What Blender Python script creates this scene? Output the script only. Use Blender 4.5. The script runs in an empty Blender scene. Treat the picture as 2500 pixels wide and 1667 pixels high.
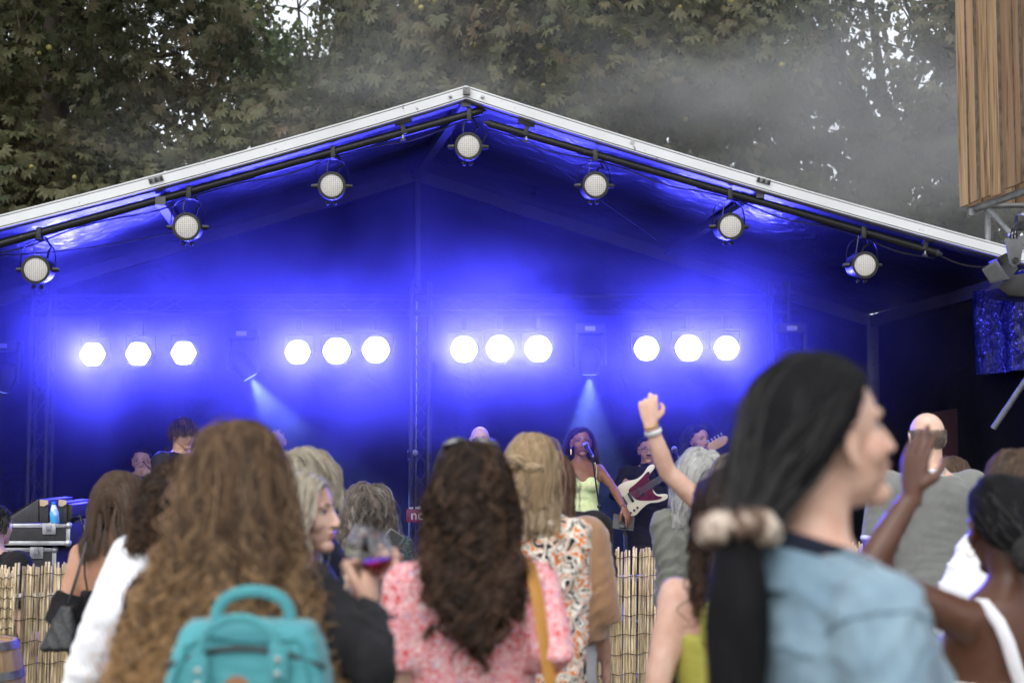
import bpy, bmesh, math, random
import numpy as np
from mathutils import Vector, Matrix, noise as mnoise

random.seed(7)
RNG = np.random.default_rng(11)
R = math.radians
SC = bpy.context.scene
COL = SC.collection

# ------------------------------------------------------------------ camera
CAM_Z, FPX, CX, CY, HORIZON = 1.62, 3472.0, 1250.0, 833.5, 1085.0
PITCH = math.atan((HORIZON - CY) / FPX)
cam_d = bpy.data.cameras.new('camera')
cam_d.sensor_width = 36.0
cam_d.lens = 36.0 * FPX / 2500.0
cam_d.clip_start = 0.05
cam_d.clip_end = 2000.0
cam_d.dof.use_dof = True
cam_d.dof.focus_distance = 11.0
cam_d.dof.aperture_fstop = 2.6
cam = bpy.data.objects.new('camera', cam_d)
cam.location = (0, 0, CAM_Z)
cam.rotation_euler = (math.pi / 2 + PITCH, 0, 0)
COL.objects.link(cam)
SC.camera = cam

# ------------------------------------------------------------------ world, sun, exposure
SUN_EL, SUN_AZ = R(50), R(197)          # thin evening cloud: broad soft light from behind the photographer
world = bpy.data.worlds.new('World')
SC.world = world
world.use_nodes = True
wn = world.node_tree.nodes
sky = wn.new('ShaderNodeTexSky')
sky.sky_type = 'NISHITA'
sky.sun_disc = False
sky.sun_elevation = SUN_EL
sky.sun_rotation = SUN_AZ
sky.air_density = 1.0
sky.dust_density = 2.0
sky.ozone_density = 1.0
wn['Background'].inputs['Strength'].default_value = 0.15
hs = wn.new('ShaderNodeHueSaturation'); hs.inputs['Saturation'].default_value = 0.25   # thin even cloud
world.node_tree.links.new(sky.outputs['Color'], hs.inputs['Color'])
world.node_tree.links.new(hs.outputs['Color'], wn['Background'].inputs['Color'])
sun_d = bpy.data.lights.new('sun', 'SUN')
sun_d.energy = 0.6
sun_d.angle = R(60)
sun_d.color = (1.0, 0.96, 0.9)
sun = bpy.data.objects.new('sun', sun_d)
sd = Vector((math.sin(SUN_AZ) * math.cos(SUN_EL), math.cos(SUN_AZ) * math.cos(SUN_EL), math.sin(SUN_EL)))
sun.rotation_euler = sd.to_track_quat('Z', 'Y').to_euler()
sun.location = (-3, -8, 14)
COL.objects.link(sun)
SC.view_settings.view_transform = 'Standard'
SC.view_settings.look = 'None'
SC.view_settings.gamma = 1.0
SC.view_settings.exposure = 1.08
SC.render.engine = 'CYCLES'
cy = SC.cycles
cy.use_denoising = True
cy.use_adaptive_sampling = True
cy.adaptive_threshold = 0.04
cy.max_bounces = 5
cy.diffuse_bounces = 2
cy.glossy_bounces = 2
cy.transmission_bounces = 6
cy.transparent_max_bounces = 12
cy.volume_bounces = 0
cy.sample_clamp_indirect = 6.0
cy.volume_step_rate = 1.0
cy.volume_max_steps = 128
SC.cycles_curves.shape = 'RIBBONS'

# ------------------------------------------------------------------ helpers
def at(px, py, Y):
    """world point seen at photograph pixel (px, py) at distance Y"""
    u, v = (px - CX) / FPX, (CY - py) / FPX
    d = Vector((u, math.cos(PITCH) - v * math.sin(PITCH), math.sin(PITCH) + v * math.cos(PITCH)))
    return Vector((0, 0, CAM_Z)) + d * (Y / d.y)

def on_plane(px, py, p0, yaw):
    """world point on the vertical plane through p0 whose right edge runs away by yaw"""
    n = Vector((-math.sin(yaw), math.cos(yaw), 0))
    u, v = (px - CX) / FPX, (CY - py) / FPX
    d = Vector((u, math.cos(PITCH) - v * math.sin(PITCH), math.sin(PITCH) + v * math.cos(PITCH)))
    c = Vector((0, 0, CAM_Z))
    return c + d * ((p0 - c).dot(n) / d.dot(n))

def tag(o, label=None, cat=None, group=None, kind=None):
    if label: o['label'] = label
    if cat: o['category'] = cat
    if group: o['group'] = group
    if kind: o['kind'] = kind
    return o

def empty(name, loc, label=None, cat=None, group=None):
    o = bpy.data.objects.new(name, None)
    o.empty_display_size = 0.1
    o.location = loc
    COL.objects.link(o)
    return tag(o, label, cat, group)

def rel(o):
    """accumulated location of an object chain (no rotations are used on parents)"""
    v = Vector((0, 0, 0))
    while o is not None:
        v += o.location
        o = o.parent
    return v

def link(name, me, material=None, parent=None, smooth=False, world=True):
    """me is in world coordinates: shift into the parent's frame"""
    if material is not None and not me.materials:
        me.materials.append(material)
    if smooth:
        me.polygons.foreach_set('use_smooth', np.ones(len(me.polygons), dtype=bool))
    o = bpy.data.objects.new(name, me)
    COL.objects.link(o)
    if parent is not None:
        o.parent = parent
        if world:
            off = rel(parent)
            me.transform(Matrix.Translation(-off))
    return o

class MB:
    """collects shapes in world coordinates into one mesh"""
    def __init__(self):
        self.v = []; self.f = []
    def add(self, vs, fs):
        n = len(self.v)
        self.v.extend([tuple(p) for p in vs])
        self.f.extend([tuple(i + n for i in q) for q in fs])
        return self
    def box(self, c, s, rot=None):
        c = Vector(c); h = Vector(s) * 0.5
        vs = []
        for z in (-1, 1):
            for x, y in ((-1, -1), (1, -1), (1, 1), (-1, 1)):
                p = Vector((x * h.x, y * h.y, z * h.z))
                if rot is not None: p = rot @ p
                vs.append(c + p)
        return self.add(vs, [(3, 2, 1, 0), (4, 5, 6, 7), (0, 1, 5, 4), (1, 2, 6, 5), (2, 3, 7, 6), (3, 0, 4, 7)])
    def tube(self, pts, rad, n=8, flat=1.0, ref=None, caps=True):
        pts = [Vector(p) for p in pts]
        if not hasattr(rad, '__len__'): rad = [rad] * len(pts)
        vs = []; fs = []
        prev = pb = None
        for i, p in enumerate(pts):
            t = (pts[min(i + 1, len(pts) - 1)] - pts[max(i - 1, 0)])
            t = t.normalized() if t.length > 1e-9 else Vector((0, 0, 1))
            if prev is None:
                a = Vector(ref) if ref is not None else (Vector((0, 0, 1)) if abs(t.z) < 0.9 else Vector((1, 0, 0)))
            else:
                a = prev
            a = (a - t * a.dot(t))
            a = a.normalized() if a.length > 1e-6 else t.orthogonal().normalized()
            prev = a
            b = t.cross(a)
            if pb is not None and pb.dot(b) < 0: b = -b
            pb = b
            r = rad[i]
            ra, rb = (r if not hasattr(r, '__len__') else r[0]), (r * flat if not hasattr(r, '__len__') else r[1])
            for k in range(n):
                an = 2 * math.pi * k / n
                vs.append(p + a * (math.cos(an) * ra) + b * (math.sin(an) * rb))
        for i in range(len(pts) - 1):
            for k in range(n):
                k2 = (k + 1) % n
                fs.append((i * n + k, i * n + k2, (i + 1) * n + k2, (i + 1) * n + k))
        if caps:
            fs.append(tuple(range(n - 1, -1, -1)))
            fs.append(tuple((len(pts) - 1) * n + k for k in range(n)))
        return self.add(vs, fs)
    def ell(self, c, r, rot=None, seg=14, rings=9):
        c = Vector(c)
        if not hasattr(r, '__len__'): r = (r, r, r)
        vs = [Vector((0, 0, r[2]))]
        for i in range(1, rings):
            th = math.pi * i / rings
            for k in range(seg):
                ph = 2 * math.pi * k / seg
                vs.append(Vector((r[0] * math.sin(th) * math.cos(ph), r[1] * math.sin(th) * math.sin(ph), r[2] * math.cos(th))))
        vs.append(Vector((0, 0, -r[2])))
        if rot is not None: vs = [rot @ p for p in vs]
        vs = [c + p for p in vs]
        fs = []
        for k in range(seg):
            fs.append((0, 1 + k, 1 + (k + 1) % seg))
        for i in range(rings - 2):
            for k in range(seg):
                a = 1 + i * seg + k; b = 1 + i * seg + (k + 1) % seg
                fs.append((a, a + seg, b + seg, b))
        last = len(vs) - 1; base = 1 + (rings - 2) * seg
        for k in range(seg):
            fs.append((base + k, last, base + (k + 1) % seg))
        return self.add(vs, fs)
    def grid(self, fn, nu, nv):
        vs = [fn(i / nu, j / nv) for j in range(nv + 1) for i in range(nu + 1)]
        fs = [(j * (nu + 1) + i, j * (nu + 1) + i + 1, (j + 1) * (nu + 1) + i + 1, (j + 1) * (nu + 1) + i) for j in range(nv) for i in range(nu)]
        return self.add(vs, fs)
    def prism(self, outline, n, depth):
        """outline: world points, extruded along n by depth"""
        n = Vector(n) * depth
        k = len(outline)
        vs = [Vector(p) for p in outline] + [Vector(p) + n for p in outline]
        fs = [tuple(range(k - 1, -1, -1)), tuple(range(k, 2 * k))]
        for i in range(k):
            j = (i + 1) % k
            fs.append((i, j, j + k, i + k))
        return self.add(vs, fs)
    def mesh(self, name='mesh'):
        me = bpy.data.meshes.new(name)
        me.from_pydata(self.v, [], self.f)
        me.update()
        return me
    def build(self, name, material, parent=None, smooth=False, bevel=0.0):
        me = self.mesh(name)
        bm = bmesh.new(); bm.from_mesh(me)
        bmesh.ops.recalc_face_normals(bm, faces=bm.faces)
        if bevel > 0:
            es = [e for e in bm.edges if len(e.link_faces) == 2 and e.calc_face_angle(0) > 0.5]
            bmesh.ops.bevel(bm, geom=es, offset=bevel, segments=2, affect='EDGES', profile=0.6)
        bm.to_mesh(me); bm.free()
        o = link(name, me, material, parent, smooth)
        if smooth or bevel > 0:
            me.polygons.foreach_set('use_smooth', np.ones(len(me.polygons), dtype=bool))
            try: me.set_sharp_from_angle(angle=R(40))
            except Exception: pass
        return o

TMP = bpy.data.scenes.new('tmp')
def remesh(mb, voxel, smooth=2, sfac=0.5):
    """one continuous skin round overlapping closed shapes"""
    me0 = mb.mesh('tmp')
    o = bpy.data.objects.new('tmp', me0)
    TMP.collection.objects.link(o)
    m = o.modifiers.new('r', 'REMESH'); m.mode = 'VOXEL'; m.voxel_size = voxel; m.use_smooth_shade = True
    if smooth:
        s = o.modifiers.new('s', 'SMOOTH'); s.factor = sfac; s.iterations = smooth
    vl = TMP.view_layers[0]
    vl.update()
    dg = vl.depsgraph
    me = bpy.data.meshes.new_from_object(o.evaluated_get(dg))
    bpy.data.objects.remove(o); bpy.data.meshes.remove(me0)
    me.polygons.foreach_set('use_smooth', np.ones(len(me.polygons), dtype=bool))
    return me

def join_meshes(ms):
    vs = []; fs = []; n = 0
    for m in ms:
        co = np.empty(len(m.vertices) * 3, dtype=np.float32); m.vertices.foreach_get('co', co)
        vs.append(co.reshape(-1, 3))
        fs.extend([tuple(i + n for i in p.vertices) for p in m.polygons])
        n += len(m.vertices)
    me = bpy.data.meshes.new('body')
    me.from_pydata(np.concatenate(vs).tolist(), [], fs)
    me.polygons.foreach_set('use_smooth', np.ones(len(me.polygons), dtype=bool))
    for m in ms: bpy.data.meshes.remove(m)
    return me

# ------------------------------------------------------------------ materials
MATS = {}
def nmat(name):
    m = bpy.data.materials.new(name); m.use_nodes = True
    nt = m.node_tree
    b = nt.nodes['Principled BSDF']
    return m, nt, b

def setin(b, **kw):
    names = {'rough': 'Roughness', 'metal': 'Metallic', 'spec': 'Specular IOR Level', 'sheen': 'Sheen Weight', 'coat': 'Coat Weight', 'trans': 'Transmission Weight', 'ior': 'IOR', 'sss': 'Subsurface Weight'}
    for k, v in kw.items():
        b.inputs[names[k]].default_value = v

def mat(name, col, rough=0.6, col2=None, scale=6.0, detail=4.0, bump=0.0, bscale=40.0, spec=0.4, metal=0.0, sheen=0.0, stretch=(1, 1, 1), coat=0.0, lo=0.35, hi=0.65):
    """principled colour mottled with a second colour, with fine relief"""
    if name in MATS: return MATS[name]
    m, nt, b = nmat(name)
    setin(b, rough=rough, spec=spec, metal=metal, sheen=sheen, coat=coat)
    tc = nt.nodes.new('ShaderNodeTexCoord')
    mp = nt.nodes.new('ShaderNodeMapping'); mp.inputs['Scale'].default_value = stretch
    nt.links.new(tc.outputs['Object'], mp.inputs['Vector'])
    if col2 is None: col2 = tuple(c * 0.72 for c in col)
    n = nt.nodes.new('ShaderNodeTexNoise'); n.inputs['Scale'].default_value = scale; n.inputs['Detail'].default_value = detail
    nt.links.new(mp.outputs[0], n.inputs['Vector'])
    cr = nt.nodes.new('ShaderNodeValToRGB')
    cr.color_ramp.elements[0].position = lo; cr.color_ramp.elements[1].position = hi
    cr.color_ramp.elements[0].color = (*col2, 1); cr.color_ramp.elements[1].color = (*col, 1)
    nt.links.new(n.outputs['Fac'], cr.inputs['Fac'])
    nt.links.new(cr.outputs['Color'], b.inputs['Base Color'])
    if bump > 0:
        n2 = nt.nodes.new('ShaderNodeTexNoise'); n2.inputs['Scale'].default_value = bscale; n2.inputs['Detail'].default_value = 5
        nt.links.new(mp.outputs[0], n2.inputs['Vector'])
        bp = nt.nodes.new('ShaderNodeBump'); bp.inputs['Strength'].default_value = bump; bp.inputs['Distance'].default_value = 0.01
        nt.links.new(n2.outputs['Fac'], bp.inputs['Height'])
        nt.links.new(bp.outputs['Normal'], b.inputs['Normal'])
    MATS[name] = m
    return m

def emit_mat(name, col, strength):
    m, nt, b = nmat(name)
    b.inputs['Base Color'].default_value = (0.02, 0.02, 0.02, 1)
    b.inputs['Emission Color'].default_value = (*col, 1)
    b.inputs['Emission Strength'].default_value = strength
    return m
# ------------------------------------------------------------------ ground
g = MB().grid(lambda u, v: Vector((-300 + 600 * u, -200 + 800 * v, 0)), 8, 8)
go = g.build('ground', mat('ground', (0.16, 0.13, 0.09), 0.95, (0.07, 0.075, 0.04), 0.9, 8, 0.6, 30), None)
tag(go, kind='structure')

# ------------------------------------------------------------------ trees
def leaf_material(name, greens, browns, trans=0.35, random_obj=False):
    m, nt, b = nmat(name)
    setin(b, rough=0.55, spec=0.3)
    if random_obj:
        oi = nt.nodes.new('ShaderNodeObjectInfo'); src = oi.outputs['Random']
    else:
        a = nt.nodes.new('ShaderNodeAttribute'); a.attribute_name = 'tone'; src = a.outputs['Fac']
    cr = nt.nodes.new('ShaderNodeValToRGB')
    cols = list(greens) + list(browns)
    el = cr.color_ramp.elements
    el[0].position = 0; el[0].color = (*cols[0], 1); el[1].position = 1; el[1].color = (*cols[-1], 1)
    for i, c in enumerate(cols[1:-1]):
        e = el.new((i + 1) / (len(cols) - 1)); e.color = (*c, 1)
    nt.links.new(src, cr.inputs['Fac'])
    tc = nt.nodes.new('ShaderNodeTexCoord')
    n = nt.nodes.new('ShaderNodeTexNoise'); n.inputs['Scale'].default_value = 22
    nt.links.new(tc.outputs['Object'], n.inputs['Vector'])
    mx = nt.nodes.new('ShaderNodeMixRGB'); mx.blend_type = 'MULTIPLY'; mx.inputs['Fac'].default_value = 0.6
    nt.links.new(cr.outputs['Color'], mx.inputs['Color1'])
    c2 = nt.nodes.new('ShaderNodeValToRGB'); c2.color_ramp.elements[0].position = 0.3; c2.color_ramp.elements[1].position = 0.7
    c2.color_ramp.elements[0].color = (0.55, 0.42, 0.3, 1); c2.color_ramp.elements[1].color = (1.1, 1.15, 1.0, 1)
    nt.links.new(n.outputs['Fac'], c2.inputs['Fac']); nt.links.new(c2.outputs['Color'], mx.inputs['Color2'])
    nt.links.new(mx.outputs['Color'], b.inputs['Base Color'])
    tr = nt.nodes.new('ShaderNodeBsdfTranslucent'); nt.links.new(mx.outputs['Color'], tr.inputs['Color'])
    ms = nt.nodes.new('ShaderNodeMixShader'); ms.inputs['Fac'].default_value = trans
    nt.links.new(b.outputs[0], ms.inputs[1]); nt.links.new(tr.outputs[0], ms.inputs[2])
    nt.links.new(ms.outputs[0], nt.nodes['Material Output'].inputs['Surface'])
    return m

G1, G2, G3 = (0.048, 0.063, 0.028), (0.078, 0.090, 0.042), (0.11, 0.114, 0.056)
B1, B2, B3 = (0.108, 0.108, 0.060), (0.125, 0.112, 0.066), (0.13, 0.092, 0.056)
LEAF_CH = leaf_material('chestnut_leaf', (G1, G2, G3), (B1, B2, B3))
LEAF_CH1 = leaf_material('chestnut_leaf_single', (G1, G2, G3), (B1, B2, B3), random_obj=True)
LEAF_GR = leaf_material('green_leaf', ((0.05, 0.085, 0.035), (0.075, 0.115, 0.045)), ((0.10, 0.13, 0.05), (0.14, 0.14, 0.05)), 0.5)
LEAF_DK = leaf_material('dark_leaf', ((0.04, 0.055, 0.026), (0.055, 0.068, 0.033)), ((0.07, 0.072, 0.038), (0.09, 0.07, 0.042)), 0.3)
BARK = mat('bark', (0.10, 0.08, 0.06), 0.9, (0.045, 0.037, 0.03), 5, 6, 0.8, 18, stretch=(1, 1, 0.25))

def palmate():
    """horse chestnut leaf: seven obovate leaflets fanned round the stalk end, unit length ~1"""
    vs = []; fs = []
    for k, a in enumerate((-100, -66, -33, 0, 33, 66, 100)):
        a = R(a); L = 1.0 - 0.28 * (abs(k - 3) / 3) ** 1.4
        W = 0.17 * L
        n0 = len(vs)
        d = Vector((math.sin(a), math.cos(a), 0)); s = Vector((math.cos(a), -math.sin(a), 0)); m = d * (.64 * L) + Vector((0, 0, -.03 * L))
        vs += [Vector((0, 0, 0)), m - s * W + Vector((0, 0, .05)), m, m + s * W + Vector((0, 0, .05)), d * L + Vector((0, 0, -.26 * L))]
        fs += [(n0, n0 + 2, n0 + 1), (n0, n0 + 3, n0 + 2), (n0 + 1, n0 + 2, n0 + 4), (n0 + 2, n0 + 3, n0 + 4)]
    return np.array([tuple(v) for v in vs]), fs
PV, PF = palmate()
def simple_leaf():
    v = np.array([(0, 0, 0), (-0.32, 0.5, 0.08), (0, 0.55, 0), (0.32, 0.5, 0.08), (0, 1, -0.1)], dtype=float)
    return v, [(0, 2, 1), (0, 3, 2), (1, 2, 4), (2, 3, 4)]
SV, SF = simple_leaf()

def frames(out, droop, rnd):
    """leaf frames: y axis points outwards and down, z axis faces out"""
    n = len(out)
    d = out * rnd.uniform(0.3, 1.0, (n, 1)) + np.array([0, 0, -1.0]) * (droop * rnd.uniform(0.3, 1.5, (n, 1))) + rnd.normal(0, 0.5, (n, 3))
    d /= np.linalg.norm(d, axis=1, keepdims=True)
    z = out + np.array([0, 0, 0.5]) + rnd.normal(0, 0.45, (n, 3))
    z -= d * np.sum(z * d, axis=1, keepdims=True)
    z /= np.linalg.norm(z, axis=1, keepdims=True)
    x = np.cross(d, z)
    return np.stack([x, d, z], axis=2)

def scatter_mesh(name, pos, M, size, LV, LF, tone):
    n, k = len(pos), len(LV)
    V = np.einsum('nij,kj->nki', M, LV) * size[:, None, None] + pos[:, None, :]
    V = V.reshape(-1, 3)
    loops = []; starts = []; totals = []
    base = 0
    lf = np.concatenate([np.array(f) for f in LF]); tot = np.array([len(f) for f in LF])
    L = (np.arange(n)[:, None] * k + lf[None, :]).ravel()
    T = np.tile(tot, n); S = np.concatenate([[0], np.cumsum(T)[:-1]])
    me = bpy.data.meshes.new(name)
    me.vertices.add(len(V)); me.vertices.foreach_set('co', V.ravel().astype(np.float32))
    me.loops.add(len(L)); me.loops.foreach_set('vertex_index', L.astype(np.int32))
    me.polygons.add(len(T)); me.polygons.foreach_set('loop_start', S.astype(np.int32)); me.polygons.foreach_set('loop_total', T.astype(np.int32))
    me.update(calc_edges=True)
    at_ = me.attributes.new('tone', 'FLOAT', 'POINT')
    at_.data.foreach_set('value', np.repeat(tone, k).astype(np.float32))
    return me

CONKER = None
def tree(name, label, base, blobs, nleaf, size, kind, seed, mat_, group, per_leaf=0, conkers=0, gap=None):
    """blobs: crown lobes (centre, radii); leaves fill a shell of every lobe"""
    global CONKER
    rnd = np.random.default_rng(seed)
    root = empty(name, base, label, 'tree', group)
    b = Vector(base)
    # trunk and limbs reach into the lobes
    top = Vector((np.mean([c[0] for c, r in blobs]), np.mean([c[1] for c, r in blobs]), max(c[2] for c, r in blobs) * (.62 if kind == 'simple' else 1.0)))
    m = MB()
    zs = np.linspace(0, 1, 9)
    path = [b.lerp(top, t) + Vector((0.15 * math.sin(3 * t + seed), 0.15 * math.cos(2 * t + seed), 0)) * (t > 0) for t in zs]
    m.tube(path, [0.34 * (1 - 0.8 * t) + 0.1 * math.exp(-12 * t) for t in zs], 10)
    tr = m.build('trunk', BARK, root, True)
    lm = MB()
    for c, r in blobs:
        c = Vector(c); t0 = min(0.85, max(0.25, (c.z - 0.35 * (c - top).length) / top.z))
        s = b.lerp(top, t0)
        mid = s.lerp(c, 0.55) + Vector((0, 0, 0.35))
        lm.tube([s, s.lerp(mid, .5) + Vector((0, 0, .08)), mid, mid.lerp(c, .5) + Vector((0.05, 0, .05)), c], [0.11, 0.09, 0.065, 0.045, 0.025], 7)
        for k in range(5):
            d = Vector(rnd.normal(0, 1, 3)); d.normalize()
            e = c + Vector((d.x * r[0], d.y * r[1], d.z * r[2])) * 0.85
            q = c.lerp(e, .5) + Vector(rnd.normal(0, .08, 3))
            lm.tube([c, q, e], [0.022, 0.014, 0.006], 5)
    lm.build('limbs', BARK, root, True)
    vol = np.array([r[0] * r[2] for c, r in blobs]); vol = vol / vol.sum()
    P, O = [], []
    for (c, r), w in zip(blobs, vol):
        n = int(nleaf * w)
        d = rnd.normal(0, 1, (n, 3)); d /= np.linalg.norm(d, axis=1, keepdims=True)
        d[:, 1] = np.where(rnd.random(n) < 0.7, -np.abs(d[:, 1]), d[:, 1])      # leaves thicker towards the light of the clearing
        rad = 1.0 - np.abs(rnd.normal(0, 0.2, n)); rad = np.where(rnd.random(n) < 0.06, rad + 0.18, rad)
        # ragged outline: lobes bulge by a slow noise
        bul = 1 + 0.16 * np.sin(d[:, 0] * 7 + seed) * np.sin(d[:, 2] * 6 + 2 * seed)
        p = np.array(c) + d * np.array(r) * (rad * bul)[:, None]
        P.append(p); O.append(d)
    P = np.concatenate(P); O = np.concatenate(O)
    if gap is not None:
        keep = np.ones(len(P), bool)
        for gx, gz, gr in gap:      # thin places in the crown (x, z, radius)
            dist = np.hypot(P[:, 0] - gx, P[:, 2] - gz)
            keep &= ~((dist < gr) & (rnd.random(len(P)) < 0.96 * (1 - (dist / gr) ** 3)))
        P, O = P[keep], O[keep]
    sz = size * rnd.uniform(0.45, 1.25, len(P))
    clump = np.array([mnoise.noise(Vector(p) * 0.8) for p in P])
    tone = np.clip(0.45 + 0.55 * clump + rnd.normal(0, 0.2, len(P)), 0, 1)
    M = frames(O, 1.0, rnd)
    LV, LF = (PV, PF) if kind == 'palmate' else (SV, SF)
    if per_leaf:
        # the leaves nearest the clearing stay single leaves
        near = np.argsort(P[:, 1] + rnd.normal(0, 0.25, len(P)))
        vis = [i for i in near if P[i, 2] > 3.4][:per_leaf]
        mask = np.ones(len(P), bool); mask[vis] = False
        me1 = bpy.data.meshes.new('leaf'); me1.from_pydata(LV.tolist(), [], LF); me1.materials.append(LEAF_CH1)
        for i in vis:
            o = bpy.data.objects.new('leaf', me1)
            mm = Matrix([list(M[i][0]) + [0], list(M[i][1]) + [0], list(M[i][2]) + [0], [0, 0, 0, 1]])
            o.matrix_world = Matrix.Translation(Vector(P[i]) - b) @ mm @ Matrix.Scale(float(sz[i]), 4)
            o.parent = root
            COL.objects.link(o)
        P, M, sz, tone, O = P[mask], M[mask], sz[mask], tone[mask], O[mask]
    me = scatter_mesh('crown', P, M, sz, LV, LF, tone)
    o = link('crown', me, mat_, root); tag(o, kind='stuff')
    if conkers:
        if CONKER is None:
            cm = MB().ell((0, 0, 0), 0.034, seg=10, rings=7)
            CONKER = cm.mesh('conker'); CONKER.materials.append(mat('conker', (0.30, 0.29, 0.07), 0.6, (0.20, 0.15, 0.05), 30, 3, 0.7, 120))
            CONKER.polygons.foreach_set('use_smooth', np.ones(len(CONKER.polygons), dtype=bool))
        front = [i for i in np.argsort(P[:, 1]) if P[i, 2] > 3.4][:len(P) // 5]
        k = 0
        while k < conkers:
            i = front[rnd.integers(len(front))]
            for j in range(rnd.integers(1, 4)):
                o = bpy.data.objects.new('conker', CONKER)
                o.location = Vector(P[i]) + Vector((rnd.normal(0, .05), -0.1 + rnd.normal(0, .04), rnd.normal(0, .04))) - b
                s = rnd.uniform(0.75, 1.15); o.scale = (s, s, s); o.parent = root; COL.objects.link(o); k += 1
    return root

def lobes(px0, px1, py0, py1, Y, n, rr, seed, depth=1.5):
    rnd = random.Random(seed); out = []
    for k in range(n):
        px = rnd.uniform(px0, px1); py = rnd.uniform(py0, py1)
        p = at(px, py, Y + rnd.uniform(-depth, depth))
        r = rr * rnd.uniform(0.75, 1.25)
        out.append(((p.x, p.y, p.z), (r, r * 0.9, r * 0.8)))
    return out

grp = 'trees behind the stage'
tree('chestnut_tree', 'brown-green horse chestnut filling the sky behind the tent\'s left slope', (-6.0, 19.5, 0),
     lobes(-380, 470, -260, 640, 18.5, 22, 1.35, 3) + [((-3.9, 19, 8.0), (0.75, 0.8, 1.5)), ((-4.3, 19, 5.6), (1.1, 0.9, 1.2))], 11300, 0.155, 'palmate', 3, LEAF_CH, grp, 150, 60)
tree('chestnut_tree', 'tall horse chestnut with yellow conkers rising behind the tent ridge', (1.2, 19.5, 0),
     lobes(1000, 1790, -260, 520, 18.0, 24, 1.2, 8) + lobes(660, 1000, 300, 520, 18.6, 6, 0.8, 5, 0.6), 12300, 0.155, 'palmate', 5, LEAF_CH, grp, 150, 90)
tree('chestnut_tree', 'smoke-veiled horse chestnut beside the timber tower', (7.0, 20.0, 0),
     lobes(2290, 2800, -200, 640, 19.0, 14, 1.1, 12) + lobes(1850, 2250, 480, 700, 19.0, 6, .8, 14), 7000, 0.155, 'palmate', 9, LEAF_CH, grp, 100, 30,
     gap=[(4.7, 7.3, 0.8), (5.2, 6.3, 0.55), (4.3, 5.6, 0.45)])
tree('leafy_tree', 'fresh green small-leaved tree seen in the gap between the chestnuts', (-3.3, 28.0, 0),
     lobes(540, 900, 220, 460, 27.0, 11, 1.15, 21) + lobes(830, 1000, -120, 190, 27.0, 7, 0.95, 22) + lobes(470, 610, -160, 190, 27.0, 7, 0.8, 23) + lobes(620, 820, -80, 200, 27.0, 8, 0.9, 24), 19000, 0.16, 'simple', 13, LEAF_GR, grp,
     gap=[(-4.15, 10.1, 0.9), (-4.3, 9.3, 0.3), (-3.85, 9.45, 0.25), (-4.6, 8.9, .22)])
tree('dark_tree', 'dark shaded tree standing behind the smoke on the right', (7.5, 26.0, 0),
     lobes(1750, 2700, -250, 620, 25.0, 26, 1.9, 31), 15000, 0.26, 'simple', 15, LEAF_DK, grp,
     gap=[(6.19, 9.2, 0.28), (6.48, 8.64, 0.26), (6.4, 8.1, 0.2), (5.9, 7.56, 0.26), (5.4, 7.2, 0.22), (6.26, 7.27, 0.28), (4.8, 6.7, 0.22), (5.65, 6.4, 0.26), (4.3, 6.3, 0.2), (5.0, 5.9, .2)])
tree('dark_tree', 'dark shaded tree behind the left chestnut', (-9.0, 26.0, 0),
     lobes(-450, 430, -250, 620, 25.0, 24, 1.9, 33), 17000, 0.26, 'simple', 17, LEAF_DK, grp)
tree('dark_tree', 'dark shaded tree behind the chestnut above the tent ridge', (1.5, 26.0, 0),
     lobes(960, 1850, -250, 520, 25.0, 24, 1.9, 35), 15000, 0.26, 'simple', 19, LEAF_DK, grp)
# ------------------------------------------------------------------ stage tent
YAW = R(6)
FRONT0 = at(1137, 215, 10.0)                         # ridge of the front gable
PEAK_Z = FRONT0.z
AX = Vector((-math.sin(R(10)), math.cos(R(10)), 0))  # ridge direction, running away to the left
WHITE_AL = None
def beam_material():
    m, nt, b = nmat('painted_aluminium')
    setin(b, rough=0.42, spec=0.5)
    tc = nt.nodes.new('ShaderNodeTexCoord')
    def nz(scale, lo, hi, detail=6, vec=None):
        n = nt.nodes.new('ShaderNodeTexNoise'); n.inputs['Scale'].default_value = scale; n.inputs['Detail'].default_value = detail
        nt.links.new(tc.outputs['Object'], n.inputs['Vector'])
        r = nt.nodes.new('ShaderNodeMapRange'); r.inputs['From Min'].default_value = lo; r.inputs['From Max'].default_value = hi
        nt.links.new(n.outputs['Fac'], r.inputs['Value'])
        return r.outputs[0]
    s1 = nz(26, 0.66, 0.70); s2 = nz(1.6, 0.3, 0.8, 3)
    mx = nt.nodes.new('ShaderNodeMixRGB'); mx.inputs['Color1'].default_value = (0.56, 0.58, 0.59, 1); mx.inputs['Color2'].default_value = (0.47, 0.48, 0.49, 1)
    nt.links.new(s2, mx.inputs['Fac'])
    m2 = nt.nodes.new('ShaderNodeMixRGB'); m2.inputs['Color2'].default_value = (0.16, 0.15, 0.14, 1)
    nt.links.new(mx.outputs[0], m2.inputs['Color1'])
    gate = nt.nodes.new('ShaderNodeMath'); gate.operation = 'MULTIPLY'; nt.links.new(s1, gate.inputs[0]); nt.links.new(nz(2.3, 0.5, 0.62, 2), gate.inputs[1])
    nt.links.new(gate.outputs[0], m2.inputs['Fac'])
    nt.links.new(m2.outputs[0], b.inputs['Base Color'])
    return m
WHITE_AL = beam_material()
GREY_AL = mat('grey_aluminium', (0.11, 0.11, 0.12), 0.4, (0.08, 0.08, 0.09), 4, 4, 0.1, 60, metal=0.6)
STEEL = mat('galvanised_steel', (0.42, 0.44, 0.45), 0.45, (0.28, 0.29, 0.30), 9, 5, 0.15, 70, metal=0.7)
BLACK = mat('black_paint', (0.018, 0.018, 0.02), 0.45, (0.009, 0.009, 0.01), 12, 5, 0.15, 80)
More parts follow.
